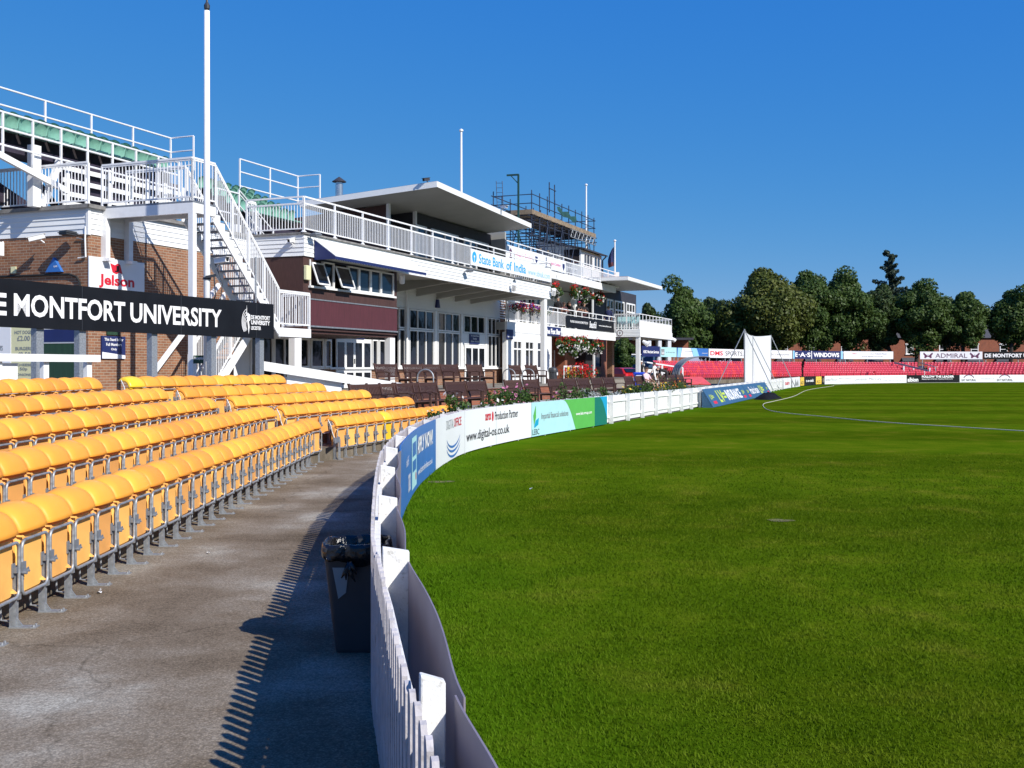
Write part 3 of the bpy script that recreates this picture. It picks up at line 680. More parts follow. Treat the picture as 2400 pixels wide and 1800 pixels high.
# one tip-up seat; x along the row, +y towards the field, z up
def seat_proto(name, mback, mpan):
    o = thing(name, 'x', 'seat', (0, 0, 0), 'orange tip-up seats on the curving terrace')
    # backrest: shell that rolls over backwards at the top, with a rolled rim and a lip along the lower edge
    prof = [(.022, .668), (.030, .674), (.022, .70), (.006, .74), (-.022, .785), (-.06, .822), (-.11, .848), (-.165, .858), (-.215, .852), (-.25, .835)]
    W = [-.232, -.226, -.205, -.12, 0, .12, .205, .226, .232]; D = [-.055, -.026, -.010, .004, .010, .004, -.010, -.026, -.055]
    mb = MB(); vs = []; fs = []; nw = len(W)
    for j, (py, pz) in enumerate(prof):
        kk = min(1, max(0, (j - 1) / 5)); nar = 1 - .20 * max(0, (j - 3) / 6) ** 2
        for i in range(nw):
            vs.append((W[i] * nar, py + D[i] * (1 - .45 * kk), pz + D[i] * (.9 + .45 * max(0, (j - 4) / 5)) * kk))
    for j in range(len(prof) - 1):
        for i in range(nw - 1): a = j * nw + i; fs.append((a, a + 1, a + nw + 1, a + nw))
    off = len(vs); vs += [(p[0] * .985, p[1] - .016, p[2] - .014 if p[2] > .7 else p[2]) for p in vs]
    fs += [tuple(off + q for q in reversed(f)) for f in fs[:]]
    last = (len(prof) - 1) * nw
    for i in range(nw - 1):
        fs.append((i + 1, i, off + i, off + i + 1)); fs.append((last + i, last + i + 1, off + last + i + 1, off + last + i))
    for j in range(len(prof) - 1):
        a = j * nw; fs.append((a, a + nw, off + a + nw, off + a)); a += nw - 1; fs.append((a + nw, a, off + a, off + a + nw))
    mb.add(vs, fs); build('backrest', mb, mback, o, smooth=True)
    # folded seat pan: a shallow dished tray standing on edge
    mb = MB()
    def rr(w, z0, z1, r, n=5):
        out = []
        for cx, cz, a0 in ((w - r, z1 - r, 0), (-w + r, z1 - r, 90), (-w + r, z0 + r, 180), (w - r, z0 + r, 270)):
            for i in range(n + 1): a = R(a0 + 90 * i / n); out.append((cx + r * math.cos(a), cz + r * math.sin(a)))
        return out
    A = rr(.205, .205, .66, .05); B = rr(.185, .235, .635, .045); n = len(A)
    vs = [(p[0], -.075, p[1]) for p in A] + [(p[0], -.045, p[1]) for p in A] + [(p[0], -.018, p[1]) for p in B]
    fs = [tuple(range(n))]
    for i in range(n): j = (i + 1) % n; fs += [(i, n + i, n + j, j), (n + i, 2 * n + i, 2 * n + j, n + j)]
    fs.append(tuple(reversed(range(2 * n, 3 * n)))); mb.add(vs, fs)
    for sx in (-1, 1):
        for zz in (.64, .26):     # moulded tabs that hook over the frame
            mb.add([(sx * .15, -.03, zz), (sx * .215, -.03, zz), (sx * .20, .012, zz - .004), (sx * .17, .012, zz - .004), (sx * .15, -.03, zz + .022), (sx * .215, -.03, zz + .022)],
                   [(0, 1, 2, 3), (4, 3, 2, 5), (0, 3, 4), (1, 5, 2)])
    # back leg flange seen at the side
    for sx in (-1, 1): mb.add([(sx * .222, -.05, .66), (sx * .222, -.115, .64), (sx * .222, -.12, .30), (sx * .222, -.06, .2), (sx * .212, -.05, .66), (sx * .212, -.115, .64), (sx * .212, -.12, .30), (sx * .212, -.06, .2)],
                              [(0, 1, 2, 3), (7, 6, 5, 4), (0, 3, 7, 4), (1, 5, 6, 2)])
    build('seat_pan', mb, mpan, o)
    pts = [(p[0], .012, p[1]) for p in rr(.222, .225, .615, .055, 4)]
    mb = MB(); mb.path(pts, .0125, 8, True); build('frame_tube', mb, 'galv', o, smooth=True)
    mb = MB()
    mb.box(.165, .215, -.017, -.008, .37, .465); mb.box(.175, .205, -.008, .016, .40, .44); mb.v = [(-p[0], p[1], p[2]) for p in mb.v]; build('hinge_plate', mb, 'galvflat', o)
    mb = MB()
    mb.box(-.245, -.19, .014, .03, .385, .465); mb.tube((-.19, .02, .395), (-.19, .055, .395), .008, 6); mb.tube((-.235, .02, .39), (-.235, .055, .39), .013, 8); mb.beam((-.235, .03, .39), (-.17, .04, .41), .006, .025)
    mb.v = [(-p[0], p[1], p[2]) for p in mb.v]; build('hinge_bracket', mb, 'galvflat', o)
    mb = MB()
    mb.box(-.262, -.216, -.06, -.014, 0, .44); mb.box(-.255, -.225, -.10, .01, .2, .24)
    mb.box(-.275, -.20, -.06, .13, 0, .009)
    mb.add([(-.243, -.014, .009), (-.243, .03, .009), (-.243, -.014, .07), (-.236, -.014, .009), (-.236, .03, .009), (-.236, -.014, .07)], [(0, 1, 2), (5, 4, 3), (1, 4, 5, 2)])
    mb.tube((-.215, .11, .009), (-.215, .11, .022), .009, 6); mb.tube((-.26, .11, .009), (-.26, .11, .022), .009, 6)
    mb.v = [(-p[0], p[1], p[2]) for p in mb.v]; build('leg', mb, 'galv', o)
    mb = MB()      # curved steel arm behind, carrying the shell
    mb.path([(-.225, -.05, .42), (-.228, -.10, .55), (-.224, -.13, .68), (-.215, -.20, .80)], .011, 6)
    mb.v = [(-p[0], p[1], p[2]) for p in mb.v]; build('back_arm', mb, 'galv', o)
    mb = MB(); mb.path([(.235, -.05, .30), (.235, -.14, .22), (.235, -.13, .05), (.235, -.05, .04)], .009, 6); build('lower_brace', mb, 'galv', o)
    kids_of(o); return o
SEAT = seat_proto('tip_up_seat', 'yellow', 'yellowpan')
LEMON = None
rown = ['front row', 'second row', 'third row', 'fourth row', 'back row']
used = [False]
def put_seat(k, x, y, ang, lab, lemon=False):
    global LEMON
    if lemon: o = seat_proto('tip_up_seat', 'lemon', 'lemon')
    elif not used[0]: o = SEAT; used[0] = True
    else: o = copy_tree(SEAT)
    o.location = (x, y, TZ[k]); o.rotation_euler = (0, 0, ang); o['label'] = lab
    return o
ENDS = []
for k in range(5):
    for blk, (y0, y1) in enumerate(((YS[k], YA[k]), (YB0[k], YB1[k]))):
        L = []; y = y0
        while y < y1:
            x = rowx(k, y); h = .1; dx = rowx(k, y + h) - x; L.append((x, y, math.atan2(h, dx))); y += .492 * math.sin(math.atan2(h, dx))
        n = len(L)
        for i, (x, y, a) in enumerate(L):
            # the row runs along +y, the field lies to +x: local +y must point to the field
            ang = a - R(180)
            if blk == 0: lab = 'orange seat, %s of the near block, %s from the aisle gap' % (rown[k], ordn(n - i))
            else: lab = 'orange seat, %s beyond the aisle gap, %s from the gap' % (rown[k], ordn(i + 1))
            lem = (k == 0 and blk == 1 and i == 5) or (k == 4 and blk == 1 and i == 0)
            if lem: lab = 'bright yellow seat in the front row beyond the gap, newer than its neighbours' if k == 0 else 'bright yellow seat starting the back row beyond the gap'
            put_seat(k, x, y, ang, lab, lem)
        ENDS.append((k, blk, L[0], L[-1]))
# end standards: flat grey plates and row posts at the gap
for (k, blk, e0, e1) in ENDS:
    if blk == 1 or k == 0:
        x, y, a = e0
        t = thing('row_end_bracket', 'grey steel end bracket of the %s %s' % (rown[k], 'beside the aisle gap' if blk else 'at the left edge of the photo'), 'bracket', (x, y - .27, TZ[k]), 'grey end brackets of the seat rows')
        mb = MB(); mb.box(x - .02, x + .02, y - .30, y - .26, TZ[k], TZ[k] + .42); build('upright', mb, 'galv', t)
        mb = MB(); mb.box(x - .02, x + .006, y - .74, y - .24, TZ[k] + .36, TZ[k] + .46); build('plate', mb, 'galvflat', t)
    if blk == 0:
        x, y, a = e1
        t = thing('row_end_post', 'thin grey post closing the %s on the near side of the aisle gap' % rown[k], 'post', (x, y + .27, TZ[k]), 'grey posts beside the aisle gap')
        mb = MB(); mb.box(x - .02, x + .02, y + .25, y + .29, TZ[k], TZ[k] + .66); mb.box(x - .05, x + .10, y + .23, y + .31, TZ[k], TZ[k] + .01); build('upright', mb, 'galv', t)

# litter bin with black liner, standing against the fence
bx, by = -1.02, 7.05
t = thing('litter_bin', 'dark grey square bin lined with a black bag, standing by the fence', 'bin', (bx, by, 0), rot=0)
mb = MB(); vs = []
def sq(w, z, r, n=5):
    out = []
    for cx, cy, a0 in ((w - r, w - r, 0), (-w + r, w - r, 90), (-w + r, -w + r, 180), (w - r, -w + r, 270)):
        for i in range(n + 1): a = R(a0 + 90 * i / n); out.append((bx + cx + r * math.cos(a), by + cy + r * math.sin(a), z))
    return out
lv = [sq(.125, 0, .03), sq(.13, .02, .03), sq(.195, .66, .035), sq(.205, .665, .04), sq(.205, .69, .04), sq(.19, .69, .035), sq(.15, .20, .03)]
n = len(lv[0]); fs = [tuple(reversed(range(n)))]
for j in range(len(lv) - 1):
    for i in range(n): a = j * n + i; b = j * n + (i + 1) % n; fs.append((a, b, b + n, a + n))
fs.append(tuple((len(lv) - 1) * n + i for i in range(n)))
mb.add([p for l in lv for p in l], fs); build('bin_body', mb, 'plastic_dk', t, smooth=False)
mb = MB(); vs = []; N = 132; r_ = random.Random(5)
ks = [(k, r_.uniform(0, 6.28), r_.uniform(.3, 1) / k ** .35) for k in (3, 5, 7, 8, 11, 13, 17, 21)]
wr = [sum(a * math.sin(k * 6.2832 * i / N + p) for k, p, a in ks) / 1.6 for i in range(N)]
def sqp(a, w): 
    c, s = math.cos(a), math.sin(a); q = (abs(c) ** 5 + abs(s) ** 5) ** (-1 / 5); return c * q * w, s * q * w
lev = [(.172, .60, .004), (.19, .70, .006), (.200, .714, .008), (.211, .712, .010), (.217, .69, .012), (.220, .655, .015), (.219, .62, .018), (.216, .59, .026)]
for j, (w_, z, am) in enumerate(lev):
    for i in range(N):
        a = 2 * math.pi * i / N; ww = w_ + am * .7 * wr[i] + .004 * math.sin(a * 9); x, y = sqp(a, ww)
        zz = z + am * .8 * wr[(i + 9) % N] + (.05 * max(0, math.cos(a - R(250))) if j == 7 else 0) - (.05 * (max(0, math.cos(a - R(285))) ** 8) if j >= 6 else 0)
        vs.append((bx + x, by + y, zz))
fs = []
for j in range(len(lev) - 1):
    for i in range(N): a = j * N + i; b = j * N + (i + 1) % N; fs.append((a, b, b + N, a + N))
o0 = len(vs)
for j, (w_, z) in enumerate(((.14, .45), (.10, .33))):
    for i in range(N):
        a = 2 * math.pi * i / N; x, y = sqp(a, w_ + .01 * wr[i]); vs.append((bx + x, by + y, z + .02 * wr[(i + 20) % N]))
for i in range(N):
    b = (i + 1) % N; fs.append((b, i, o0 + i, o0 + b)); fs.append((o0 + b, o0 + i, o0 + N + i, o0 + N + b))
fs.append(tuple(o0 + N + i for i in range(N)))
mb.add(vs, fs)
kx, ky, kz = bx - .02, by - .222, .60      # knot
for q in range(5): mb.path([(kx, ky, kz), (kx + .03 * math.cos(q * 1.3), ky - .02, kz - .03 - .01 * q), (kx + .05 * math.cos(q * 1.3 + .4), ky - .012, kz - .07 - .012 * q)], [.02, .014, .004], 6)
build('bin_liner', mb, 'binbag', t, smooth=True)
mb = MB(); mb.box(bx - .15, bx - .055, by - .175, by - .16, .38, .55)
# pale sticker on the near face follows the taper
build('sticker', MB().add([(bx - .135, by - .192, .565), (bx - .03, by - .192, .565), (bx - .05, by - .176, .40), (bx - .10, by - .174, .36)], [(0, 3, 2, 1)]), 'greyletter', t)
for (x, y, r_, nm_) in ((-1.15, 17.3, .20, 'a'), (3.24, 12.9, .17, 'b')):
    q = random.Random(int(y)); mb = MB(); mb.poly([(x + r_ * q.uniform(.5, 1.1) * 1.3 * math.cos(i * .52), y + r_ * q.uniform(.5, 1.1) * .8 * math.sin(i * .52), .006) for i in range(12)]); tag(build('bare_patch', mb, 'straw'), kind='structure')
# crumpled paper on the concrete
for (x, y, lab) in ((-3.02, 10.6, 'scrap of white paper lying by the foot of a seat leg'), (-3.38, 8.75, 'small scrap of white paper caught under the front row'), (.28, 16.2, 'white scrap of litter lying on the grass')):
    r_ = random.Random(int(x * 100)); mb = MB(); P = [Vector((r_.gauss(0, 1), r_.gauss(0, 1), abs(r_.gauss(0, 1)))).normalized() * r_.uniform(.02, .045) for _ in range(9)]
    for i in range(7): mb.add([(x + P[i].x, y + P[i].y, P[i].z), (x + P[i + 1].x, y + P[i + 1].y, P[i + 1].z), (x + P[i + 2].x, y + P[i + 2].y, P[i + 2].z + .003)], [(0, 1, 2)])
    solo('paper_scrap', mb, 'letter', lab, 'litter', (x, y, 0), 'scraps of paper on the path')
# ------------------------------------------------------------------ pavilion pieces (pavilion axes)
DZ = 6.12                     # roof deck level
def cladding(a0, a1, b, z0, z1, parent, pitch=.15, along='a', out=-1, m='clad', name='cladding'):
    """lapped boards; along 'a': plane b, facing out; along 'b': plane a=b arg, from b=a0..a1"""
    mb = MB(); n = max(1, round((z1 - z0) / pitch)); h = (z1 - z0) / n
    for i in range(n):
        z = z0 + i * h; t0, t1 = .028, .006
        if along == 'a': vs = [(a0, b + out * t0, z), (a1, b + out * t0, z), (a1, b + out * t1, z + h), (a0, b + out * t1, z + h), (a0, b, z), (a1, b, z)]
        else: vs = [(b + out * t0, a0, z), (b + out * t0, a1, z), (b + out * t1, a1, z + h), (b + out * t1, a0, z + h), (b, a0, z), (b, a1, z)]
        mb.add(vs, [(0, 1, 2, 3), (4, 5, 1, 0)])
    return build(name, mb, m, parent)
def railing(p0, p1, z, h, parent, posts=1.9, bal=.11, low=.12, top=.05, infill=True, top2=None, name='balustrade', m='whitemetal', feet=True, z1=None):
    """straight railing; one child per post, one infill panel per bay, a handrail; z1: level at the far end (sloping)"""
    P0, P1 = Vector((*p0, z)), Vector((*p1, z if z1 is None else z1)); L = (P1 - P0).length; n = max(1, round(L / posts))
    hr = MB(); up = Vector((0, 0, 1))
    hr.beam(P0 + up * h, P1 + up * h, top, top)
    if top2: 
        for t2 in (top2 if isinstance(top2, (list, tuple)) else [top2]): hr.beam(P0 + up * t2, P1 + up * t2, .035, .035)
    r = build(name, hr, m, parent)
    for i in range(n + 1):
        p = P0 + (P1 - P0) * i / n; mb = MB(); mb.box(p.x - .025, p.x + .025, p.y - .025, p.y + .025, p.z, p.z + h - .02)
        if feet: mb.lathe([(.085, -.0), (.085, .02), (.03, .05)], (p.x, p.y, p.z), 8)
        build('post', mb, m, r)
    if infill:
        for i in range(n):
            a = P0 + (P1 - P0) * i / n; b = P0 + (P1 - P0) * (i + 1) / n; mb = MB(); tt = h - (.22 if top2 else .05)
            if infill is True or infill == 'bars':
                mb.beam(a + up * low, b + up * low, .03, .04); mb.beam(a + up * tt, b + up * tt, .03, .035)
                k = max(1, int((b - a).length / bal))
                for q in range(1, k): p = a + (b - a) * q / k; mb.box(p.x - .009, p.x + .009, p.y - .009, p.y + .009, p.z + low, p.z + tt)
            build('baluster_panel', mb, m, r)
    return r
def window(a0, a1, z0, z1, b, parent, cols=1, transom=None, m='upvc', gm='glass', f=.06, bars=None, depth=.06, name='window', inset=0, curtain=False):
    mb = MB(); b0 = b - .035; b1 = b + .05
    mb.box(a0, a1, b0, b1, z0, z0 + f); mb.box(a0, a1, b0, b1, z1 - f, z1); mb.box(a0, a0 + f, b0, b1, z0 + f, z1 - f); mb.box(a1 - f, a1, b0, b1, z0 + f, z1 - f)
    for i in range(1, cols): x = a0 + (a1 - a0) * i / cols; mb.box(x - f / 2, x + f / 2, b0 + .004, b1, z0 + f, z1 - f)
    if transom: mb.box(a0 + f, a1 - f, b0 + .002, b1, transom - f / 2, transom + f / 2)
    w_ = build(name, mb, m, parent)
    g = MB(); g.box(a0 + f / 2, a1 - f / 2, b + .015, b + .022, z0 + f / 2, z1 - f / 2); build('pane', g, gm, w_)
    return w_
# ============ brick clubhouse at the left
BW = cb(22.3); A0 = fa(207, 22.3); A1 = fa(582, 22.3); AC = fa(712, 20)
club = thing('brick_clubhouse', 'brown brick clubhouse with white cladding and a roof deck behind the black university board', 'building', (A0, BW, 1.05), frame=True)
xg0 = fa(548, 22.3); mb = MB(); mb.box(A0, xg0, BW, BW + 9, 1.0, 5.36); build('brick_wall', mb, 'brick', club)
mb = MB(); mb.box(A0 + .03, A1 + 3, BW + .03, BW + 9, 5.36, 6.08); build('upper_wall', mb, 'white', club)
cladding(A0 - .03, A1, BW, 5.36, 6.06, club); cladding(BW - .03, BW + 9, A0, 5.36, 6.06, club, along='b')
mb = MB(); mb.box(A0 - .10, A1 + 3.2, BW - .10, BW + 14, 6.06, DZ); mb.box(A0 - .13, A1 + .2, BW - .13, BW - .10, 6.04, DZ + .02); mb.box(A0 - .13, A0 - .10, BW - .13, BW + 14, 6.04, DZ + .02); build('roof_deck', mb, 'felt', club)
mb = MB(); mb.box(A0 - .04, A0 + .05, BW - .04, BW + .05, 5.34, 6.06); build('corner_trim', mb, 'white', club)
railing((A0 - .02, BW + 9), (A0 - .02, BW - .02), DZ, 1.12, club, posts=1.95)
# Jelson sign
def wmap(b): return lambda u, v, l: (u, b - l, v)
sg = thing('wall_sign', 'white sign reading Jelson in red below a red flag emblem, on the brick wall', 'sign', (fa(209, 22.2), BW - .06, 3.2), frame=True)
x0, x1 = fa(209, 22.25), fa(338, 22.25); zt = fz(600, 209, 22.25); zb = zt - 1.75
mb = MB(); mb.box(x0, x1, BW - .06, BW - .005, zb, zt); build('panel', mb, 'signwhite', sg, bevel=.01)
mp = wmap(BW - .06); W_ = x1 - x0
text('Jelson', mp, x0 + W_ * .16, x0 + W_ * .80, zt - .80, zt - .43, 'red', sg, .03)
shape([(x0 + W_ * .36, zt - .12), (x0 + W_ * .44, zt - .16), (x0 + W_ * .50, zt - .10), (x0 + W_ * .54, zt - .14), (x0 + W_ * .58, zt - .38), (x0 + W_ * .52, zt - .35), (x0 + W_ * .47, zt - .40), (x0 + W_ * .40, zt - .36)], mp, 'red', sg)
text('J', lambda u, v, l: mp(u, v, l + .004), x0 + W_ * .44, x0 + W_ * .51, zt - .34, zt - .17, 'black', sg, .05)
# alarm triangle on the left return wall
LW = lambda y0: (lambda u, v, l: (A0 - l, BW + u, v))
def leftwall_u(px):   # distance inward along the left return wall seen at pixel px
    P = ab2w(A0, BW); d = (px - 1200) / FPX
    return (P.x - d * P.y) / (UY + d * UX)
def lz(y, px): u = leftwall_u(px); return CH + (HZ - y) * (BW * UX and ab2w(A0, BW + u).y) / FPX
al = thing('alarm_box', 'blue triangular alarm box on the brick return wall', 'alarm box', (A0 - .06, BW + leftwall_u(132), lz(640, 132)), frame=True)
u0, u1 = leftwall_u(150), leftwall_u(113); za, zc = lz(638, 132), lz(604, 132)
mb = MB(); mb.prism([(BW + u0, za), (BW + u1, za), (BW + (u0 + u1) / 2, zc)], 'x', A0 - .10, A0 - .004); build('casing', mb, 'boardblue', al)
text('ALARM', lambda u, v, l: (A0 - .10 - l, BW + u, v), u0 + .26, u0 + .13, za + .12, za + .17, 'letter', al)
# vent grille, wall pipe
mb = MB(); u = leftwall_u(33); mb.box(A0 - .03, A0 - .003, BW + u - .09, BW + u + .09, lz(641, 33), lz(625, 33)); solo('wall_vent', mb, 'cream', 'small cream vent in the brick left wall', 'vent', (A0 - .02, BW + u, lz(641, 33)), frame=True)
mb = MB(); mb.path([(A0 - .04, BW + leftwall_u(-60), lz(648, 0)), (A0 - .04, BW + leftwall_u(165), lz(643, 165)), (A0 - .04, BW + leftwall_u(182), lz(649, 182)), (A0 - .04, BW + leftwall_u(190), lz(662, 190)), (A0 - .04, BW + leftwall_u(190), 1.1)], .03, 8)
solo('wall_pipe', mb, 'rubber', 'black pipe bending down the brick left wall', 'pipe', (A0 - .04, BW + .2, 1.1), frame=True)
# floodlight and cctv on arms near the corner
def cctv(name, lab, pos, d, cat='security camera', m='white', L=.34, frame=True, group='security cameras on the walls'):
    t = thing(name, lab, cat, pos, group, frame=frame); p = Vector(pos); d = Vector(d).normalized()
    mb = MB(); mb.path([p, p + Vector((0, 0, .10)) * .6 + d * .06, p + d * .12 + Vector((0, 0, .12))], .018, 6); build('arm', mb, m, t)
    mb = MB(); q = p + d * .10 + Vector((0, 0, .18)); mb.beam(q - d * .1, q + d * L, .11, .11); mb.beam(q - d * .12 + Vector((0, 0, .065)), q + d * (L + .06) + Vector((0, 0, .065)), .14, .012); build('housing', mb, m, t)
    mb = MB(); mb.tube(q + d * L, q + d * (L + .012), .04, 8); build('lens', mb, 'black', t)
    return t
cctv('security_camera', 'white camera on the brick left wall beside the dark floodlight', (A0 - .30, BW + leftwall_u(125), lz(572, 125)), (-.5, .75, -.25), L=.30)
def flood(lab, pos, d, m='plastic_dk', frame=True, s=1, cat='floodlight', arm=None):
    t = thing('floodlight', lab, cat, pos, 'floodlights on the pavilion', frame=frame); p = Vector(pos); d = Vector(d).normalized()
    mb = MB(); mb.path([p, p + Vector((0, 0, .05)), p + d * .08 + Vector((0, 0, .08))] if not arm else [Vector(arm), p], .016, 6); build('arm', mb, 'galvflat', t)
    q = p + d * .1 + Vector((0, 0, .08)); mb = MB(); mb.beam(q, q + d * .30 * s, .34 * s, .10 * s); mb.beam(q - d * .03, q + d * .33 * s, .38 * s, .02, ); build('housing', mb, m, t)
    return t
flood('dark floodlight at the corner of the brick clubhouse', (A0 - .05, BW + .35, fz(552, 207, 22.3) - .05), (-.9, .2, .05), arm=(A0 - .02, BW + .1, 5.2))
mb = MB(); mb.path([(A0 - .03, BW + .07, fz(530, 205, 22.3)), (A0 - .05, BW + .06, fz(560, 205, 22.3)), (A0 - .05, BW + .04, fz(602, 205, 22.3)), (A0 - .05, BW + .3, fz(604, 205, 22.3))], .022, 6)
solo('conduit', mb, 'whitemetal', 'thin white conduit running down the corner of the brick clubhouse', 'conduit', (A0 - .04, BW + .06, 4.8), frame=True)
t = thing('wall_floodlight', 'square white floodlight on the brick wall, furthest from the corner', 'floodlight', (A0 - .2, BW + leftwall_u(8), lz(585, 8)), 'floodlights on the pavilion', frame=True)
u = leftwall_u(8); z = lz(585, 8)
mb = MB(); mb.box(A0 - .30, A0 - .12, BW + u - .17, BW + u + .17, z - .20, z + .18); mb.beam((A0 - .12, BW + u, z + .1), (A0, BW + u, z + .22), .04, .04); build('housing', mb, 'whitemetal', t, bevel=.02)
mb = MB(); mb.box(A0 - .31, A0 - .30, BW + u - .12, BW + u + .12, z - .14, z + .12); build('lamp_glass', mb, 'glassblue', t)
# ground level: green doors, menu, members notice
t = thing('double_door', 'dark green boarded doors under a navy panel in the clubhouse left wall', 'door', (A0 - .05, BW + leftwall_u(150), 1.05), frame=True)
ua, ub = leftwall_u(180), leftwall_u(95)
mb = MB(); mb.box(A0 - .05, A0 - .004, BW + ua, BW + ub, 1.05, lz(805, 140)); build('door_leaf', mb, 'greendoor', t)
mb = MB(); mb.box(A0 - .06, A0 - .004, BW + ua - .05, BW + ub + .05, lz(805, 140) + .003, lz(770, 140)); build('frame', mb, 'white', t)
mb = MB(); mb.box(A0 - .07, A0 - .06, BW + ua + .02, BW + ub - .02, lz(805, 140) + .04, lz(772, 140)); build('blue_panel', mb, 'navy', t)
t = thing('menu_board', 'pale yellow price board listing hot dogs and burgers beside the green doors', 'menu board', (A0 - .05, BW + leftwall_u(50), 1.05), frame=True)
ua, ub = leftwall_u(80), leftwall_u(30)
mb = MB(); mb.box(A0 - .05, A0 - .004, BW + ua, BW + ub, 1.1, lz(755, 50)); build('panel', mb, 'cream', t)
mb = MB(); mb.box(A0 - .06, A0 - .004, BW + ub + .01, BW + ub + 2.6, 1.1, lz(755, 50)); build('white_panel', mb, 'signwhite', t)
mq = lambda u, v, l: (A0 - .05 - l, BW + u, v)
for s_, ya, yb, a_, b_ in (('HOT DOGS', 783, 775, 78, 38), ('£2.00', 799, 787, 74, 44), ('BURGERS', 821, 813, 79, 40), ('£2.50', 838, 825, 75, 45), ('CHEESE', 858, 852, 78, 42), ('50p', 870, 861, 68, 50), ('ONIONS', 881, 875, 76, 44)):
    text(s_, mq, leftwall_u(b_), leftwall_u(a_), lz(ya, 50), lz(yb, 50), 'greyletter', t)
text("ADAM'S", lambda u, v, l: (A0 - .06 - l, BW + u, v), leftwall_u(-14), leftwall_u(11), lz(822, 5), lz(810, 5), 'greyletter', t)
t = thing('members_notice', 'navy notice reading This Stand Is For Full Members Only on the brick wall', 'notice', (fa(268, 22.2), BW - .05, 2.0), frame=True)
x0, x1 = fa(242, 22.2), fa(297, 22.2); zt, zb = fz(788, 268, 22.2), fz(841, 268, 22.2)
mb = MB(); mb.box(x0, x1, BW - .05, BW - .004, zb, zt); build('panel', mb, 'navy', t); mp = wmap(BW - .05); W_ = x1 - x0; Hh = zt - zb
band(x0 + .005, x1 - .005, zb + .005, lambda u: zb + Hh * (.30 - .14 * ((u - x0) / W_)), mp, 'signwhite', t)
for i, s_ in enumerate(('This Stand Is For', 'Full Members', 'Only')): w2 = (.40, .33, .12)[i]; text(s_, mp, x0 + W_ * (.5 - w2), x0 + W_ * (.5 + w2), zt - Hh * (.21 + .22 * i), zt - Hh * (.08 + .22 * i), 'letter', t, .02)
mb = MB(); mb.box(fa(255, 22.2), fa(285, 22.2), BW - .04, BW - .004, fz(785, 268, 22.2), fz(777, 268, 22.2)); solo('small_plate', mb, 'greendoor', 'small green plate above the navy members notice', 'sign', (fa(270, 22.2), BW - .02, fz(785, 268, 22.2)), frame=True)

# external platform and stairs
st = thing('external_staircase', 'white steel staircase with slatted railings climbing to the roof deck', 'staircase', (fa(506, 19.1), cb(19.6), 1.05), frame=True)
bF, bR = cb(19.1), cb(20.15); aP0, aP1 = fa(452, 19.1), fa(506, 19.1)
mb = MB(); mb.box(aP0, aP1, bF, BW, DZ - .03, DZ + .02); build('platform', mb, 'galvflat', st)
mb = MB(); mb.box(aP0, aP0 + .10, bF + .001, BW + .1, DZ - .30, DZ - .031); mb.box(aP0 + .10, aP1, bF, bF + .08, DZ - .28, DZ - .032)
mb.box(aP1 - .1, aP1, bF + .08, BW, DZ - .28, DZ - .032); mb.box(aP0 - .03, aP0 + .13, BW - .17, BW - .002, DZ - 1.35, DZ - .30); mb.box(aP1 - .1, aP1 + .06, BW - .17, BW - .002, DZ - 1.35, DZ - .28)
mb.box(aP0 - .05, aP0 + .15, BW - .30, BW - .002, DZ - 1.43, DZ - 1.35); mb.box(aP1 - .12, aP1 + .08, BW - .30, BW - .002, DZ - 1.43, DZ - 1.35); build('platform_frame', mb, 'whitemetal', st)
mb = MB(); mb.box(aP0 + .0, aP0 + .15, bF + .0, bF + .15, 1.05, DZ - .301); build('column', mb, 'whitemetal', st)
railing((aP0 + .02, BW), (aP0 + .02, bF + .03), DZ, 1.12, st, posts=3.2, feet=False, name='platform_railing')
railing((aP0 + .02, bF + .03), (aP1, bF + .03), DZ, 1.12, st, posts=1.5, feet=False, name='platform_railing')
railing((aP1, BW), (aP1, bR), DZ, 1.12, st, posts=3, feet=False, name='platform_railing')
aL0, aL1 = fa(655, 19.1), fa(727, 19.1); zL = 3.02
ns = 16; dz = (DZ - zL) / ns; da = (aL0 - aP1) / (ns - 1)
for i in range(1, ns):
    mb = MB(); a = aP1 + da * (i - 1); z = DZ - dz * i
    mb.box(a, a + da * .97 + .06, bF + .05, bR - .05, z - .035, z); build('tread', mb, 'galvflat', st)
for nm_, b_ in (('near', bF + .025), ('far', bR - .025)):
    mb = MB(); pts = [(aP1 - .1, DZ - .28), (aP1 - .1, DZ), (aP1 + .05, DZ)]
    for i in range(1, ns): a = aP1 + da * (i - 1); z = DZ - dz * i; pts += [(a + .02, z + .04), (a + da - .02, z + .04)] if False else []
    # sawtooth cut string
    up_ = []
    for i in range(1, ns):
        a = aP1 + da * (i - 1); z = DZ - dz * i; up_ += [(a, z - .035), (a + da * .99, z - .035)]
    lo_ = [(aL0 + .05, zL - .30), (aP1 - .1, DZ - .42)]
    vs = up_ + lo_; n = len(vs)
    for t_ in (-.02, .02): pass
    mb.add([(p[0], b_ - .02, p[1]) for p in vs] + [(p[0], b_ + .02, p[1]) for p in vs], [tuple(range(n)), tuple(reversed(range(n, 2 * n)))] + [(i, n + i, n + (i + 1) % n, (i + 1) % n) for i in range(n)])
    build('stringer', mb, 'whitemetal', st)
    railing((aP1, b_), (aL0, b_), DZ - .02, 1.1, st, posts=1.15, bal=.115, low=.10, feet=False, name='stair_railing', z1=zL + .02)
mb = MB(); mb.box(aL0, aL1, bF, bR, zL - .04, zL); build('landing', mb, 'galvflat', st)
mb = MB(); mb.box(aL0 - .05, aL1, bF - .03, bF - .002, zL - .26, zL - .001); mb.box(aL1 + .001, aL1 + .03, bF, bR + 1.0, zL - .26, zL); mb.box(aL0, aL1, bR, bR + .03, zL - .26, zL - .045); build('landing_frame', mb, 'whitemetal', st)
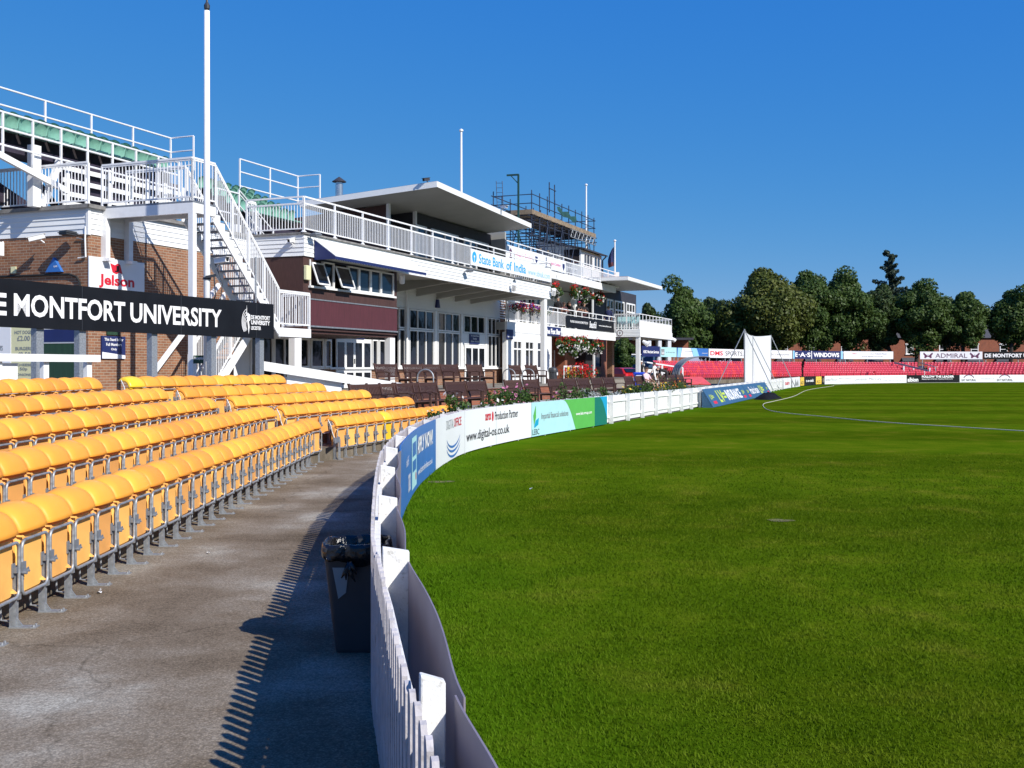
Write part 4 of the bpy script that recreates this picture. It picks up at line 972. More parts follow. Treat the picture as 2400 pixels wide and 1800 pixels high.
railing((aL0, bF + .03), (aL1, bF + .03), zL, 1.08, st, posts=1.4, feet=False, name='landing_railing')
railing((aL1 - .02, bF + .03), (aL1 - .02, bR), zL, 1.08, st, posts=2, feet=False, name='landing_railing')
# lower flight doubling back behind
bF2, bR2 = cb(20.2), cb(21.1); aE = fa(500, 20.2); ns = 10; zE = 1.05; dz = (zL - zE) / ns; da = (aL0 - .1 - aE) / (ns - 1)
mb = MB(); mb.box(aL0 - .1, aL1, bR + .002, bR2, zL - .05, zL - .01); build('landing', mb, 'galvflat', st)
for i in range(1, ns):
    mb = MB(); a = aL0 - .1 - da * (i - 1); z = zL - dz * i; mb.box(a - da * .97 - .05, a, bF2 + .05, bR2 - .05, z - .035, z); build('tread', mb, 'galvflat', st)
for b_ in (bF2 + .02, bR2):
    mb = MB(); mb.beam((aL0, b_, zL - .2), (aE - .05, b_, zE + .02), .04, .26); build('stringer', mb, 'whitemetal', st)
    railing((aL0 - .1, b_), (aE, b_), zL, 1.05, st, posts=1.2, bal=.115, low=.14, feet=False, name='stair_railing', z1=zE + .15)
mb = MB(); mb.beam((fa(372, 20.6), cb(21.2), 1.3), (fa(550, 20.6), cb(21.2), 4.3), .09, .12); build('brace', mb, 'whitemetal', st)

# ============ main pavilion
PV = thing('pavilion', 'white-clad two-storey pavilion with brown boarded cabin, long roof deck and broad canopy', 'building', (AC, cb(20), 1.05), frame=True)
bFr, bWl = cb(20), cb(23.2); aCR = fa(931, 20); aE_ = fa(1290, 20)
# fascia and deck
mb = MB(); mb.box(AC, aE_, bFr, bFr + .12, 5.38, 6.08); mb.box(AC, AC + .12, bFr + .12, BW + .1, 5.38, 6.08); mb.box(aE_ - .12, aE_, bFr + .12, bWl + 2, 5.38, 6.08); build('fascia', mb, 'white', PV)
cladding(AC - .02, aE_ + .02, bFr, 5.38, 6.06, PV); cladding(bFr - .02, BW - .02, AC, 5.38, 6.06, PV, along='b'); cladding(bFr - .02, bWl + 2, aE_, 5.38, 6.06, PV, along='b', out=1)
mb = MB(); mb.box(AC - .08, aE_ + .08, bFr - .08, bWl + 12, 6.07, DZ); build('roof_deck', mb, 'felt', PV)
mb = MB(); mb.box(aCR + .02, aE_ - .12, bFr + .12, bWl, 5.52, 5.60); build('ceiling', mb, 'soffit', PV)
for px in (990, 1047, 1092, 1133, 1168):      # tapered brackets under the overhang
    a = fa(px, 21.6); mb = MB(); vs = [(bFr + .12, 5.519), (bFr + .12, 5.39), (bWl, 5.02), (bWl, 5.519)]
    mb.prism(vs, 'x', a - .07, a + .07); build('bracket', mb, 'soffit', PV)
# cabin block
mb = MB(); zc0 = 3.05
mb.box(AC, aCR, bFr + .02, bWl, zc0, 4.41); mb.box(AC, AC + .78, bFr + .02, bWl, 4.411, 5.38); mb.box(aCR - .28, aCR, bFr + .02, bWl, 4.411, 5.38); mb.box(AC + .78, aCR - .28, bFr + .5, bWl, 4.411, 5.38); build('cabin_wall', mb, 'brown', PV)
mb = MB(); mb.box(AC + .25, aCR - .06, bFr - .03, bFr + .019, 3.20, 4.02); build('maroon_panel', mb, 'maroon', PV)
mb = MB(); mb.box(AC + .2, aCR - .02, bFr - .05, bFr - .0, 4.02, 4.06); mb.box(AC + .2, aCR - .02, bFr - .05, bFr, 3.15, 3.20); mb.box(AC + .19, AC + .25, bFr - .05, bFr, 3.2, 4.02); build('panel_frame', mb, 'galvflat', PV)
xs = [fa(p, 20) for p in (726, 757, 782, 816, 841, 868, 892, 922)]
for i in range(7):
    if i in (0, 2):       # top-hung casements swung open
        fr_ = MB(); a0_, a1_ = xs[i] + .03, xs[i + 1] - .02; zt, zb = 5.22, 4.50; o_ = .26
        def P_(a, z, l=0): t_ = (zt - z) / (zt - zb); return (a, bFr - .02 - o_ * t_ - l, z)
        for (aa, ab, z0_, z1_) in ((a0_, a0_ + .05, zb, zt), (a1_ - .05, a1_, zb, zt), (a0_, a1_, zb, zb + .05), (a0_, a1_, zt - .05, zt)):
            fr_.add([P_(aa, z0_), P_(ab, z0_), P_(ab, z1_), P_(aa, z1_), P_(aa, z0_, .04), P_(ab, z0_, .04), P_(ab, z1_, .04), P_(aa, z1_, .04)], [(3, 2, 1, 0), (4, 5, 6, 7), (0, 1, 5, 4), (2, 3, 7, 6), (1, 2, 6, 5), (3, 0, 4, 7)])
        w_ = build('open_casement', fr_, 'upvc', PV); g = MB(); g.poly([P_(a0_ + .04, zb + .04, .02), P_(a1_ - .04, zb + .04, .02), P_(a1_ - .04, zt - .04, .02), P_(a0_ + .04, zt - .04, .02)]); build('pane', g, 'glass', w_)
        mb = MB(); mb.box(xs[i], xs[i] + .04, bFr - .02, bFr + .05, 4.42, 5.3); mb.box(xs[i + 1] - .03, xs[i + 1], bFr - .02, bFr + .05, 4.42, 5.3); build('window_frame', mb, 'upvc', PV)
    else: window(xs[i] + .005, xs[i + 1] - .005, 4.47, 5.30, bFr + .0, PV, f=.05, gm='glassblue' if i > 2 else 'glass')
mb = MB(); mb.box(xs[0] - .06, xs[-1] + .08, bFr - .09, bFr + .015, 4.40, 4.465); build('window_sill', mb, 'upvc', PV)
# awning
aw0, aw1 = AC + .55, aCR + .75; mb = MB(); ze, zo, pr = 5.98, 5.42, .82
mb.add([(aw0, bFr - .04, ze), (aw1, bFr - .04, ze), (aw1, bFr - pr, zo), (aw0, bFr - pr, zo), (aw0, bFr - .04, ze - .03), (aw1, bFr - .04, ze - .03), (aw1, bFr - pr, zo - .03), (aw0, bFr - pr, zo - .03)], [(3, 2, 1, 0), (4, 5, 6, 7), (0, 1, 5, 4), (1, 2, 6, 5), (2, 3, 7, 6), (3, 0, 4, 7)])
aw = build('awning', mb, 'awning', PV)
mb = MB()
for k in range(60):
    a = aw0 + (aw1 - aw0) * k / 60; da_ = (aw1 - aw0) / 60
    mb.add([(a, bFr - pr - .002, zo - .03), (a + da_, bFr - pr - .002, zo - .03), (a + da_, bFr - pr - .002, zo - .11), (a + da_ / 2, bFr - pr - .002, zo - .15), (a, bFr - pr - .002, zo - .11)], [(0, 1, 2, 3, 4)])
build('scalloped_valance', mb, 'navy', aw)
mb = MB(); mb.poly([(aw0, bFr - .04, ze - .03), (aw0, bFr - pr, zo - .03), (aw0, bFr - pr, zo - .12), (aw0, bFr - .04, zo - .12)]); build('awning_side', mb, 'navy', aw)
# soffit of the cabin and the recessed ground floor behind
mb = MB(); mb.box(xg0 + .01, aCR, bWl, bWl + .2, 1.0, 3.05); build('ground_wall', mb, 'white', PV)
mb = MB(); mb.box(AC, aCR, bFr + .1, bWl, zc0 - .10, zc0 - .002); mb.box(xg0 + .01, AC - .002, cb(22.3), bWl, zc0 - .05, zc0 + .0); build('cabin_soffit', mb, 'brown', PV)
mb = MB(); mb.box(xg0 + .01, AC - .002, cb(22.32), cb(22.42), zc0 + .002, 5.355); build('side_boarding', mb, 'brown', PV)
for p0, p1, cols in ((585, 638, 2), (640, 690, 2), (694, 722, 1), (727, 757, 1), (760, 775, 1)): window(fa(p0, 23.2), fa(p1, 23.2), 1.85 if p0 > 690 else 1.45, 2.93, bWl - .02, PV, cols=cols, f=.07)
def door(p0, p1, z1, b, c, parent, leaves=2, m='upvc', z0=1.06, side=0):
    a0, a1 = fa(p0, c), fa(p1, c); d = MB(); d.box(a0, a1, b - .05, b - .003, z0, z1); 
    r = build('door', d, m, parent); w_ = (a1 - a0) / leaves
    for i in range(leaves):
        g = MB(); g.box(a0 + w_ * i + .09, a0 + w_ * (i + 1) - .09, b - .06, b - .051, z0 + .72, z1 - .16); g.box(a0 + w_ * i + .09, a0 + w_ * (i + 1) - .09, b - .06, b - .051, z0 + .14, z0 + .60); build('pane', g, 'glass', r)
    h = MB(); h.box(a0 + (a1 - a0) * .5 - .06, a0 + (a1 - a0) * .5 - .035, b - .11, b - .051, z0 + .95, z0 + 1.15); build('handle', h, 'steel', r)
    return r
door(786, 868, 3.0, bWl, 23.2, PV, leaves=4)
mb = MB(); mb.box(fa(805, 23.2), fa(850, 23.2), bWl - .09, bWl - .052, 3.001, 3.10); build('door_sign', mb, 'navy', PV)
for p0, p1 in ((871, 884), (887, 903)): window(fa(p0, 23.2), fa(p1, 23.2), 1.85, 3.0, bWl - .02, PV, f=.05)
# main recessed wall
aW1 = fa(1183, 23.2)
mb = MB(); mb.box(aCR, aW1, bWl, bWl + .25, 4.46, 5.55); build('wall', mb, 'white', PV)
cladding(aCR, aW1, bWl - .002, 4.46, 5.51, PV, pitch=.13)
mb = MB(); mb.box(aCR - .5, aW1, bWl, bWl + .25, 1.0, 1.80); build('brick_plinth', mb, 'brick', PV)
mb = MB(); mb.box(fa(1171, 23.2), aW1 + .05, bWl - .02, bWl + 3, 1.0, 5.5); build('brick_pier', mb, 'brick', PV)
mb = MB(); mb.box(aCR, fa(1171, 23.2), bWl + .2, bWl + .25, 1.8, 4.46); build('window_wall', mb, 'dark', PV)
mb = MB(); mb.box(aCR, fa(1172, 23.2), bWl - .12, bWl + .04, 1.79, 1.87); build('window_sill', mb, 'upvc', PV)
for px in (953, 1020, 1081, 1138): a = fa(px, 23.2); mb = MB(); mb.box(a - .12, a + .12, bWl - .06, bWl + .08, 1.87, 4.46); build('pilaster', mb, 'upvc', PV)
for p0, p1 in ((932, 950), (956, 1017), (1023, 1077), (1141, 1171)):
    c3 = 3 if p1 - p0 > 20 else 1
    window(fa(p0, 23.2) + .1, fa(p1, 23.2) - .02, 3.56, 4.44, bWl + .0, PV, cols=c3, f=.06); window(fa(p0, 23.2) + .1, fa(p1, 23.2) - .02, 1.88, 3.54, bWl + .0, PV, cols=c3, f=.07)
window(fa(1084, 23.2) + .1, fa(1136, 23.2) - .02, 3.56, 4.44, bWl, PV, cols=3, f=.06)
mb = MB(); mb.box(fa(1084, 23.2), fa(1136, 23.2), bWl - .03, bWl + .06, 3.0, 3.55); mb.box(fa(1084, 23.2), fa(1136, 23.2), bWl + .01, bWl + .1, 1.04, 3.0); build('door_panel', mb, 'upvc', PV)
door(1087, 1133, 2.98, bWl - .03, 23.2, PV, leaves=3)
sgn = thing('bar_notice', 'small navy notice with white script above the pavilion glass doors', 'notice', (fa(1108, 23.2), bWl - .08, 3.03), frame=True)
x0, x1 = fa(1098, 23.2), fa(1120, 23.2); mb = MB(); mb.box(x0, x1, bWl - .09, bWl - .04, 3.03, 3.52); build('panel', mb, 'navy', sgn)
for i, s_ in enumerate(('The Charlie Palmer', 'Suite', 'Welcome - The Fox Bar')): text(s_, wmap(bWl - .09), x0 + (.08, .35, .08)[i], x1 - (.08, .35, .08)[i], 3.40 - .14 * i, 3.48 - .14 * i, 'letter', sgn)
mb = MB(); a = fa(1026, 23.1); mb.prism([(a - .17, 4.62), (a + .17, 4.62), (a + .06, 5.0), (a - .06, 5.0)], 'y', bWl - .14, bWl - .03); solo('alarm_box', mb, 'navy', 'dark blue tapered alarm box on the white boards under the overhang', 'alarm box', (a, bWl - .05, 4.62), frame=True)
# square columns along the front
for px, w1, lab in ((700, .30, 'c'), (921, .30, 'c'), (1280, .34, 'c')):
    a = fa(px, 20); mb = MB(); mb.box(a - .19, a + .19, bFr + .02, bFr + .24, 1.05, 5.375 if px > 1000 else zc0 - .101); build('column', mb, 'white', PV)
mb = MB(); a = fa(1187, 22.9); mb.path([(a, cb(22.9), 5.4), (a + .05, cb(22.8), 5.0), (a + .05, cb(22.8), 1.05)], .05, 8); build('drainpipe', mb, 'whitemetal', PV)
mb = MB(); a = fa(957, 23.0); mb.path([(a, bWl - .12, 5.5), (a, bWl - .12, 1.1)], .05, 8); build('drainpipe', mb, 'whitemetal', PV)
# roof deck railings
railing((AC - .02, BW), (AC - .02, bFr - .0), DZ, 1.12, PV, posts=2, bal=.11, top2=.92)
railing((AC - .02, bFr - .02), (fa(1102, 20), bFr - .02), DZ, 1.12, PV, posts=1.95, bal=.11, top2=.92)
railing((fa(1102, 20), bFr - .02), (aE_, bFr - .02), DZ, 1.12, PV, posts=2.3, infill=False, top2=.92, feet=False)
railing((aE_, bFr - .02), (aE_, bFr + 2.2), DZ, 1.12, PV, posts=2.3, top2=.92, feet=False)
railing((fa(700, 23) - 3.5, BW + .02), (AC, BW + .02), DZ, 1.12, PV, posts=2, bal=.11)
# upper box
cBx = 23.4; bB = cb(cBx); aB0, aB1 = fa(909, cBx), fa(1151, cBx)
zr = lambda b: 9.05 - (b - bFr) * .072
mb = MB(); mb.box(aB0 + 2.55, aB1, bB, bB + 5, DZ, 8.95 - .15); build('upper_wall', mb, 'charcoal', PV)
mb = MB(); mb.prism([(bB + 1.2, DZ), (bB + 6, DZ), (bB + 6, 8.35), (bB + 1.2, 8.72)], 'x', aB0, aB0 + 2.5); mb.prism([(bB + .02, DZ), (bB + 1.2, DZ), (bB + 1.2, 8.7), (bB + .02, 8.8)], 'x', aB0, aB0 + .06); build('boarded_wall', mb, 'brown', PV)
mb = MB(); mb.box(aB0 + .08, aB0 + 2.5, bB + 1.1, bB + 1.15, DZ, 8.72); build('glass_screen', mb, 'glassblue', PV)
for a in (aB0 + .03, aB0 + 2.5): mb = MB(); mb.box(a - .07, a + .07, bB - .08, bB + .06, DZ, 8.9); build('white_post', mb, 'whitemetal', PV)
mb = MB(); mb.box(aB1 - .0, aB1 + .16, bB - .78, bB + 5, DZ, 8.92); build('end_fin', mb, 'soffit', PV)
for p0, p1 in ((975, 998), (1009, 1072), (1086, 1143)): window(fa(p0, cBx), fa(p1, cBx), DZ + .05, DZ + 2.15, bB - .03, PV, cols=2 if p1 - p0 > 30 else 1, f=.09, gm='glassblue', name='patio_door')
# canopy
def w2ab(x, y): return (x * UX + y * UY, -x * UY + y * UX)
cn = [(-2.97, 42.3), (.98, 54.6), (-4.7, 56.9), (-8.9, 44.7)]; ca = [w2ab(*p) for p in cn]; zc = [9.26, 9.24, 8.85, 8.83]
mb = MB(); mb.add([(ca[i][0], ca[i][1], zc[i]) for i in range(4)] + [(ca[i][0], ca[i][1], zc[i] - .05) for i in range(4)], [(0, 1, 2, 3), (7, 6, 5, 4)] + [(i, 4 + i, 4 + (i + 1) % 4, (i + 1) % 4) for i in range(4)]); cnp = build('canopy_roof', mb, 'felt', PV)
mb = MB(); mb.add([(ca[i][0], ca[i][1], zc[i] - .22) for i in range(4)], [(3, 2, 1, 0)]); build('soffit', mb, 'soffit', cnp)
mb = MB()
for i in range(4):
    j = (i + 1) % 4; mb.beam((ca[i][0], ca[i][1], zc[i] - .125), (ca[j][0], ca[j][1], zc[j] - .125), .03, .23)
build('fascia', mb, 'white', cnp)
# chimney flue, cameras on canopy
p = ab2w(0, 0); X = (795 - 1200) / FPX * 46.5
t = thing('chimney_flue', 'shiny steel flue with a dark conical cowl above the pavilion roof', 'flue', (X, 46.5, 8.6))
zb_ = CH + (HZ - 462) * 46.5 / FPX; zt_ = CH + (HZ - 431) * 46.5 / FPX
mb = MB(); mb.lathe([(.17, 6.2), (.17, zt_ - .0), (.15, zt_ + .01), (.15, zt_ + .09)], (X, 46.5, 0), 16); build('pipe', mb, 'steel', t, smooth=False)
mb = MB(); mb.lathe([(.31, zt_ + .08), (.31, zt_ + .10), (.03, zt_ + .30), (.01, zt_ + .31)], (X, 46.5, 0), 16); build('cowl', mb, 'charcoal', t)
w0 = Vector((*cn[0], 9.30)); cctv('security_camera', 'dark camera perched on the corner of the broad canopy', (w0.x - .35, w0.y + .3, w0.z - .1), (-.6, -.75, -.2), m='charcoal', L=.22, frame=False)
ww = Vector((*cn[0], 9.2)).lerp(Vector((*cn[1], 9.2)), .62); cctv('security_camera', 'white camera half way along the front of the broad canopy', (ww.x, ww.y, ww.z), (.7, -.7, -.1), m='white', L=.3, frame=False)
# State Bank of India banner
x0, x1 = fa(1102, 19.95), aE_ - .03; zt, zb = 6.93, 6.24; bb = bFr - .07
t = thing('railing_banner', 'white banner reading State Bank of India in blue along the roof deck railing', 'banner', (x0, bb, zb), frame=True)
mb = MB(); mb.box(x0, x1, bb, bb + .02, zb, zt); build('sheet', mb, 'signwhite', t); mp = wmap(bb); W_ = x1 - x0
shape(disc(x0 + W_ * .038, zb + .36, .24, 28), mp, 'skyblue', t)
shape([disc(x0 + W_ * .038, zb + .38, .065, 16), [(x0 + W_ * .038 - .022, zb + .12), (x0 + W_ * .038 + .022, zb + .12), (x0 + W_ * .038 + .022, zb + .36), (x0 + W_ * .038 - .022, zb + .36)]], mp, 'signwhite', t, .007)
text('State Bank', mp, x0 + W_ * .085, x0 + W_ * .365, zb + .14, zb + .56, 'skyblue', t, .015); text('of', mp, x0 + W_ * .395, x0 + W_ * .46, zb + .14, zb + .56, 'skyblue', t, .02); text('India', mp, x0 + W_ * .49, x0 + W_ * .64, zb + .14, zb + .56, 'skyblue', t, .02)
text('www.sbiuk.com', mp, x0 + W_ * .67, x0 + W_ * .975, zb + .14, zb + .44, 'paleblue', t, .0)
# wall lights / cameras along the fascia
flood('grey lamp sticking out from the cladding at the corner above the awning', (AC + .30, bFr - .05, 5.95), (-.2, -1, .12), m='galvflat', s=.8)
cctv('security_camera', 'small white camera on the side cladding above the brown cabin', (AC - .05, bFr + .35, 5.72), (-1, .2, -.3), L=.12)
flood('grey lamp on the long white fascia left of the bank banner', (fa(1085, 20), bFr - .05, 5.82), (.25, -1, .1), m='galvflat', s=.9)
flood('grey lamp below the bank banner near the end of the fascia', (fa(1203, 20), bFr - .05, 5.95), (.2, -1, .12), m='galvflat', s=.9)
for px, zz, lab in ((940, 5.15, 'white speaker hanging from the cabin corner under the fascia'), (1203, 5.62, 'round white speaker on the fascia below the bank banner'), (1296, 5.75, 'white speaker at the far end of the fascia')):
    a = fa(px, 19.8); p = Vector((a, bFr - .22, zz)); mb = MB(); mb.tube(p + Vector((-.10, -.06, .12)), p + Vector((.08, .04, -.16)), .12, 12, .11); mb.beam(p + Vector((0, .04, .1)), p + Vector((0, .22, .25)), .03, .03)
    solo('loudspeaker', mb, 'whitemetal', lab, 'speaker', tuple(p), 'loudspeakers on the pavilion', frame=True, smooth=False)
mb = MB(); a = fa(718, 20); mb.box(a - .16, a + .1, bFr - .12, bFr + .0, 4.62, 5.08); solo('junction_box', mb, 'cream', 'cream box at the corner of the brown cabin beside its windows', 'box', (a, bFr - .06, 4.62), frame=True, bevel=.02)

# ============ upper grandstand with sea-green seats
GS = thing('upper_grandstand', 'white and dark steel grandstand raised above the roof deck carrying green seats', 'grandstand', (fa(200, 26), cb(26), DZ), frame=True)
def gblock(pxa, pxb, c0, zf, rows, rise, dep):
    aa, ab = fa(pxa, c0), fa(pxb, c0)
    for r_i in range(rows):
        mb = MB(); b0 = cb(c0) + dep * r_i; mb.box(aa, ab, b0 - .25, b0 + dep - .25 - .004, zf + rise * r_i - .62, zf + rise * r_i - .42); mb.box(aa, ab, b0 + dep - .32, b0 + dep - .252, zf + rise * r_i - .42, zf + rise * (r_i + 1) - .62)
        build('seat_tier', mb, 'purpledark', GS)
        mb = MB(); mb.box(aa, ab, b0 + .06, b0 + .10, zf + rise * r_i - .415, zf + rise * r_i + .05); build('dark_riser', mb, 'dark', GS)  # dark panel added for the shadow under the green seats
    return aa, ab
GB = [(24.5, 8.10, 3, .27, .78), (25.0, 7.50, 4, .31, .62)]
S1 = gblock(-150, 402, *GB[0])
S2 = gblock(562, 700, *GB[1])
g = thing('spectator_seat', 'x', 'seat', (0, 0, 0), 'sea-green seats of the upper grandstand')
mb = MB(); vs = []; fs = []
prof = [(-.02, 0), (-.05, .12), (-.03, .30), (.02, .42), (.07, .46)]
for j, (py, pz) in enumerate(prof):
    for i in range(7):
        x = -.225 + .45 * i / 6; e = abs(i - 3) / 3; vs.append((x * (1 - .18 * (j / 4) ** 3), -py * 1 - .04 * e ** 2, pz - .07 * e ** 2 * (j / 4) ** 2))
    if j:
        for i in range(6): a = (j - 1) * 7 + i; fs.append((a, a + 1, a + 8, a + 7))
n0 = len(vs); vs += [(p[0], p[1] + .02, p[2]) for p in vs]; fs += [tuple(n0 + q for q in reversed(f)) for f in fs[:]]
mb.add(vs, fs); build('backrest', mb, 'greenseat', g, smooth=True)
mb = MB(); mb.box(-.20, .20, -.36, .02, -.06, .0); build('seat_pan', mb, 'greenseat', g, bevel=.02); kids_of(g)
guse = [False]
rn = ['front', 'second', 'third', 'fourth']
for blk, ((c0, zf, nr_, rise_, dep_), (aa, ab), nm_) in enumerate(((GB[0], S1, 'left block'), (GB[1], S2, 'right block'))):
    for r_i in range(nr_):
        n = int((ab - aa) / .5)
        for i in range(n):
            a = aa + .25 + .5 * i; b = cb(c0) + dep_ * r_i; P = ab2w(a, b, 0)
            if 1200 + FPX * P.x / P.y < -25: continue
            if guse[0]: o = copy_tree(g)
            else: o = g; guse[0] = True
            o.location = (P.x, P.y, zf + rise_ * r_i); o.scale = (1, 1, .95); o.rotation_euler = (0, 0, FA)
            o['label'] = 'sea-green seat high on the grandstand, %s, %s row, %s from right' % (nm_, rn[r_i], ordn(n - i))
# rails: top back rail, returns, front rail
def tuberail(pts, h, parent, zs=(1.0, .5), posts=None, r=.028, name='guard_rail'):
    mb = MB()
    for z in zs: mb.path([(p[0], p[1], p[2] + h * z) for p in pts], r, 6)
    o = build(name, mb, 'whitemetal', parent)
    for i in range(len(pts) - 1):
        p, q = Vector(pts[i]), Vector(pts[i + 1]); k = max(1, round((q - p).length / (posts or 2.0)))
        for j in range(k + (1 if i == len(pts) - 2 else 0)):
            s_ = p + (q - p) * j / k; m_ = MB(); m_.box(s_.x - .025, s_.x + .025, s_.y - .025, s_.y + .025, s_.z - .1, s_.z + h); build('rail_post', m_, 'whitemetal', o)
    return o
bk = 27.5
tuberail([(fa(-150, bk), cb(bk), 8.95), (fa(400, bk), cb(bk), 8.95), (fa(400, bk) + .0, cb(bk) - 1.0, 8.95)], 1.12, GS, (1, .55, .08), posts=2.0)
tuberail([(fa(562, bk), cb(bk), 8.95), (fa(698, bk), cb(bk), 8.95), (fa(698, bk), cb(bk) - 1.1, 8.95)], 1.12, GS, (1, .55, .05), posts=2.0)
tuberail([(fa(-150, 23.8), cb(23.8), 7.3), (fa(205, 23.8), cb(23.8), 7.25), (fa(420, 23.8), cb(23.8), 7.2)], 1.08, GS, (1, .62, .22), posts=1.05)
tuberail([(fa(508, 23.6), cb(23.6), DZ), (fa(560, 23.6), cb(23.6), DZ), (fa(610, 23.6), cb(23.6), DZ - .7)], 1.6, GS, (1, .55), posts=1.0)
tuberail([(fa(560, 24.4), cb(24.4), 7.0), (fa(640, 24.4), cb(24.4), DZ - .3)], 1.05, GS, (1, .5), posts=1.2)
mb = MB(); mb.box(fa(160, 24), fa(430, 24), cb(24.3), cb(24.3) + .05, DZ + .1, 7.45); build('undercroft_wall', mb, 'purpledark', GS)
for z in (6.35, 6.62, 6.98, 7.32):
    mb = MB(); mb.box(fa(158, 24), fa(432, 24), cb(24.15), cb(24.15) + .05, z, z + .13); build('slat', mb, 'white', GS)
for px in (160, 205, 258, 310, 345, 388, 430): mb = MB(); a = fa(px, 24.1); mb.box(a - .06, a + .06, cb(24.1), cb(24.1) + .04, DZ, 7.6); build('slat_post', mb, 'white', GS)
for px, c_ in ((87, 23.9), (330, 25.5), (560, 24.7), (690, 24.7)): a = fa(px, c_); mb = MB(); mb.box(a - .14, a + .14, cb(c_), cb(c_) + .2, DZ, 7.75 if px < 400 else 6.9); build('column', mb, 'white', GS)
mb = MB(); mb.beam((fa(100, 23.9), cb(23.9), DZ), (fa(140, 23.9), cb(23.9), 7.5), .12, .16); build('brace', mb, 'white', GS)
mb = MB(); mb.beam((fa(-60, 23.7), cb(23.7), 7.42), (fa(158, 23.7), cb(23.7), 6.65), .10, .16); build('raking_beam', mb, 'white', GS)
mb = MB(); mb.beam((fa(-60, 24.3), cb(25.6), 7.3), (fa(150, 24.3), cb(25.6), DZ), .3, .5); mb.beam((fa(215, 24.4), cb(25.4), DZ), (fa(130, 24.4), cb(25.4), 7.3), .12, .16); build('dark_truss', mb, 'purpledark', GS)
mb = MB(); mb.box(fa(562, 25) , fa(700, 25), cb(24.9), cb(24.9) + .05, DZ, 6.95); build('undercroft_wall', mb, 'purpledark', GS)

# ============ long black university board on posts
cD = 17.0; bD = cb(cD); a0_, a1_ = fa(-260, cD), fa(642, cD); zt, zb = fz(652, 0, cD), fz(766, 0, cD)
t = thing('university_board', 'long black board reading DE MONTFORT UNIVERSITY in white, on grey posts', 'advertising board', (fa(300, cD), bD, 1.05), frame=True)
mb = MB(); mb.box(a0_, a1_, bD, bD + .06, zb, zt); build('panel', mb, 'black', t); mp = wmap(bD)
Hh = zt - zb
text('DE', mp, fa(-62, cD), fa(15, cD), zb + Hh * .24, zb + Hh * .70, 'letter', t, .03)
text('MONTFORT', mp, fa(32, cD), fa(293, cD), zb + Hh * .24, zb + Hh * .72, 'letter', t, .026)
text('UNIVERSITY', mp, fa(305, cD), fa(519, cD), zb + Hh * .24, zb + Hh * .72, 'letter', t, .026)
q0, q1 = fa(588, cD), fa(632, cD)
for i, s_ in enumerate(('DE MONTFORT', 'UNIVERSITY', 'LEICESTER')): text(s_, mp, q0, q1 if i < 2 else q0 + (q1 - q0) * .52, zb + Hh * (.52 - .145 * i), zb + Hh * ((.64, .50, .33)[i]), 'letter', t, .03)
# crest: an outlined crouching beast with a long feather
qa, qb = fa(571, cD), fa(587, cD); Wq = qb - qa
for k in range(5):
    mbp = []
    for i in range(9):
        a_ = R(100 + 16 * i + 4 * k); r_ = .30 - .045 * k; mbp.append((qa + Wq * .62 + r_ * .85 * math.cos(a_), zb + Hh * (.44 - .02 * k) + r_ * 1.1 * math.sin(a_)))
    inner = [(p[0] + .022, p[1]) for p in reversed(mbp)]
    shape(mbp + inner, mp, 'letter', t)
shape([(qa + Wq * .35, zb + Hh * .60), (qa + Wq * .44, zb + Hh * .92), (qa + Wq * .50, zb + Hh * .62)], mp, 'letter', t)
shape([(qa + Wq * .55, zb + Hh * .70), (qa + Wq * .95, zb + Hh * .64), (qa + Wq * .98, zb + Hh * .50), (qa + Wq * .75, zb + Hh * .46), (qa + Wq * .85, zb + Hh * .30), (qa + Wq * .72, zb + Hh * .10), (qa + Wq * .60, zb + Hh * .34), (qa + Wq * .5, zb + Hh * .5)], mp, 'letter', t)
for px in (192, 424, 601): mb = MB(); a = fa(px, cD); mb.box(a, a + .012, bD - .004, bD - .001, zb, zt); build('joint', mb, 'plastic_dk', t)
for px in (87, 187, 356, 495, 608): mb = MB(); a = fa(px, cD + .15); mb.box(a - .09, a + .09, bD + .065, bD + .20, 1.0, zt - .1); build('post', mb, 'galv', t)
mb = MB(); a = fa(607, cD); mb.path([(a, bD + .1, zt - .1), (a, bD + .1, zt + 1.15)], .025, 8); build('aerial', mb, 'galv', t)

# white rail fences round the seating
t = thing('rail_fence', 'white post and rail fence below the left end of the black board', 'fence', (fa(100, 15), cb(15.5), 1.0), frame=True)
cR = 15.4; zr1 = fz(832, 236, cR)
mb = MB(); mb.box(fa(-60, cR), fa(236, cR), cb(cR), cb(cR) + .07, zr1 - .13, zr1); build('top_rail', mb, 'white', t)
for px in (6, 116, 217): mb = MB(); a = fa(px, cR); mb.box(a - .06, a + .06, cb(cR) + .071, cb(cR) + .16, 1.0, zr1); build('post', mb, 'white', t)
mb = MB(); mb.box(fa(140, cR), fa(228, cR), cb(cR) + .17, cb(cR) + .2, .9, fz(900, 190, cR)); build('board', mb, 'white', t)
mb = MB(); mb.box(fa(-60, cR), fa(52, cR), cb(cR) + .1, cb(cR) + .12, 1.0, fz(851, 30, cR)); build('board', mb, 'white', t)
t = thing('ramp_wall', 'white ramp wall with a sloping handrail behind the far seats', 'ramp wall', (-5, 29, .5))
def wp(px, y, Y): return ((px - 1200) / FPX * Y, Y, CH + (HZ - y) * Y / FPX)
ra, rb = wp(613, 857, 28.0), wp(940, 908, 29.6)
mb = MB(); mb.beam(ra, rb, .10, .24); build('handrail', mb, 'white', t)
pa, pb = wp(672, 878, 28.4), wp(800, 885, 29.0)
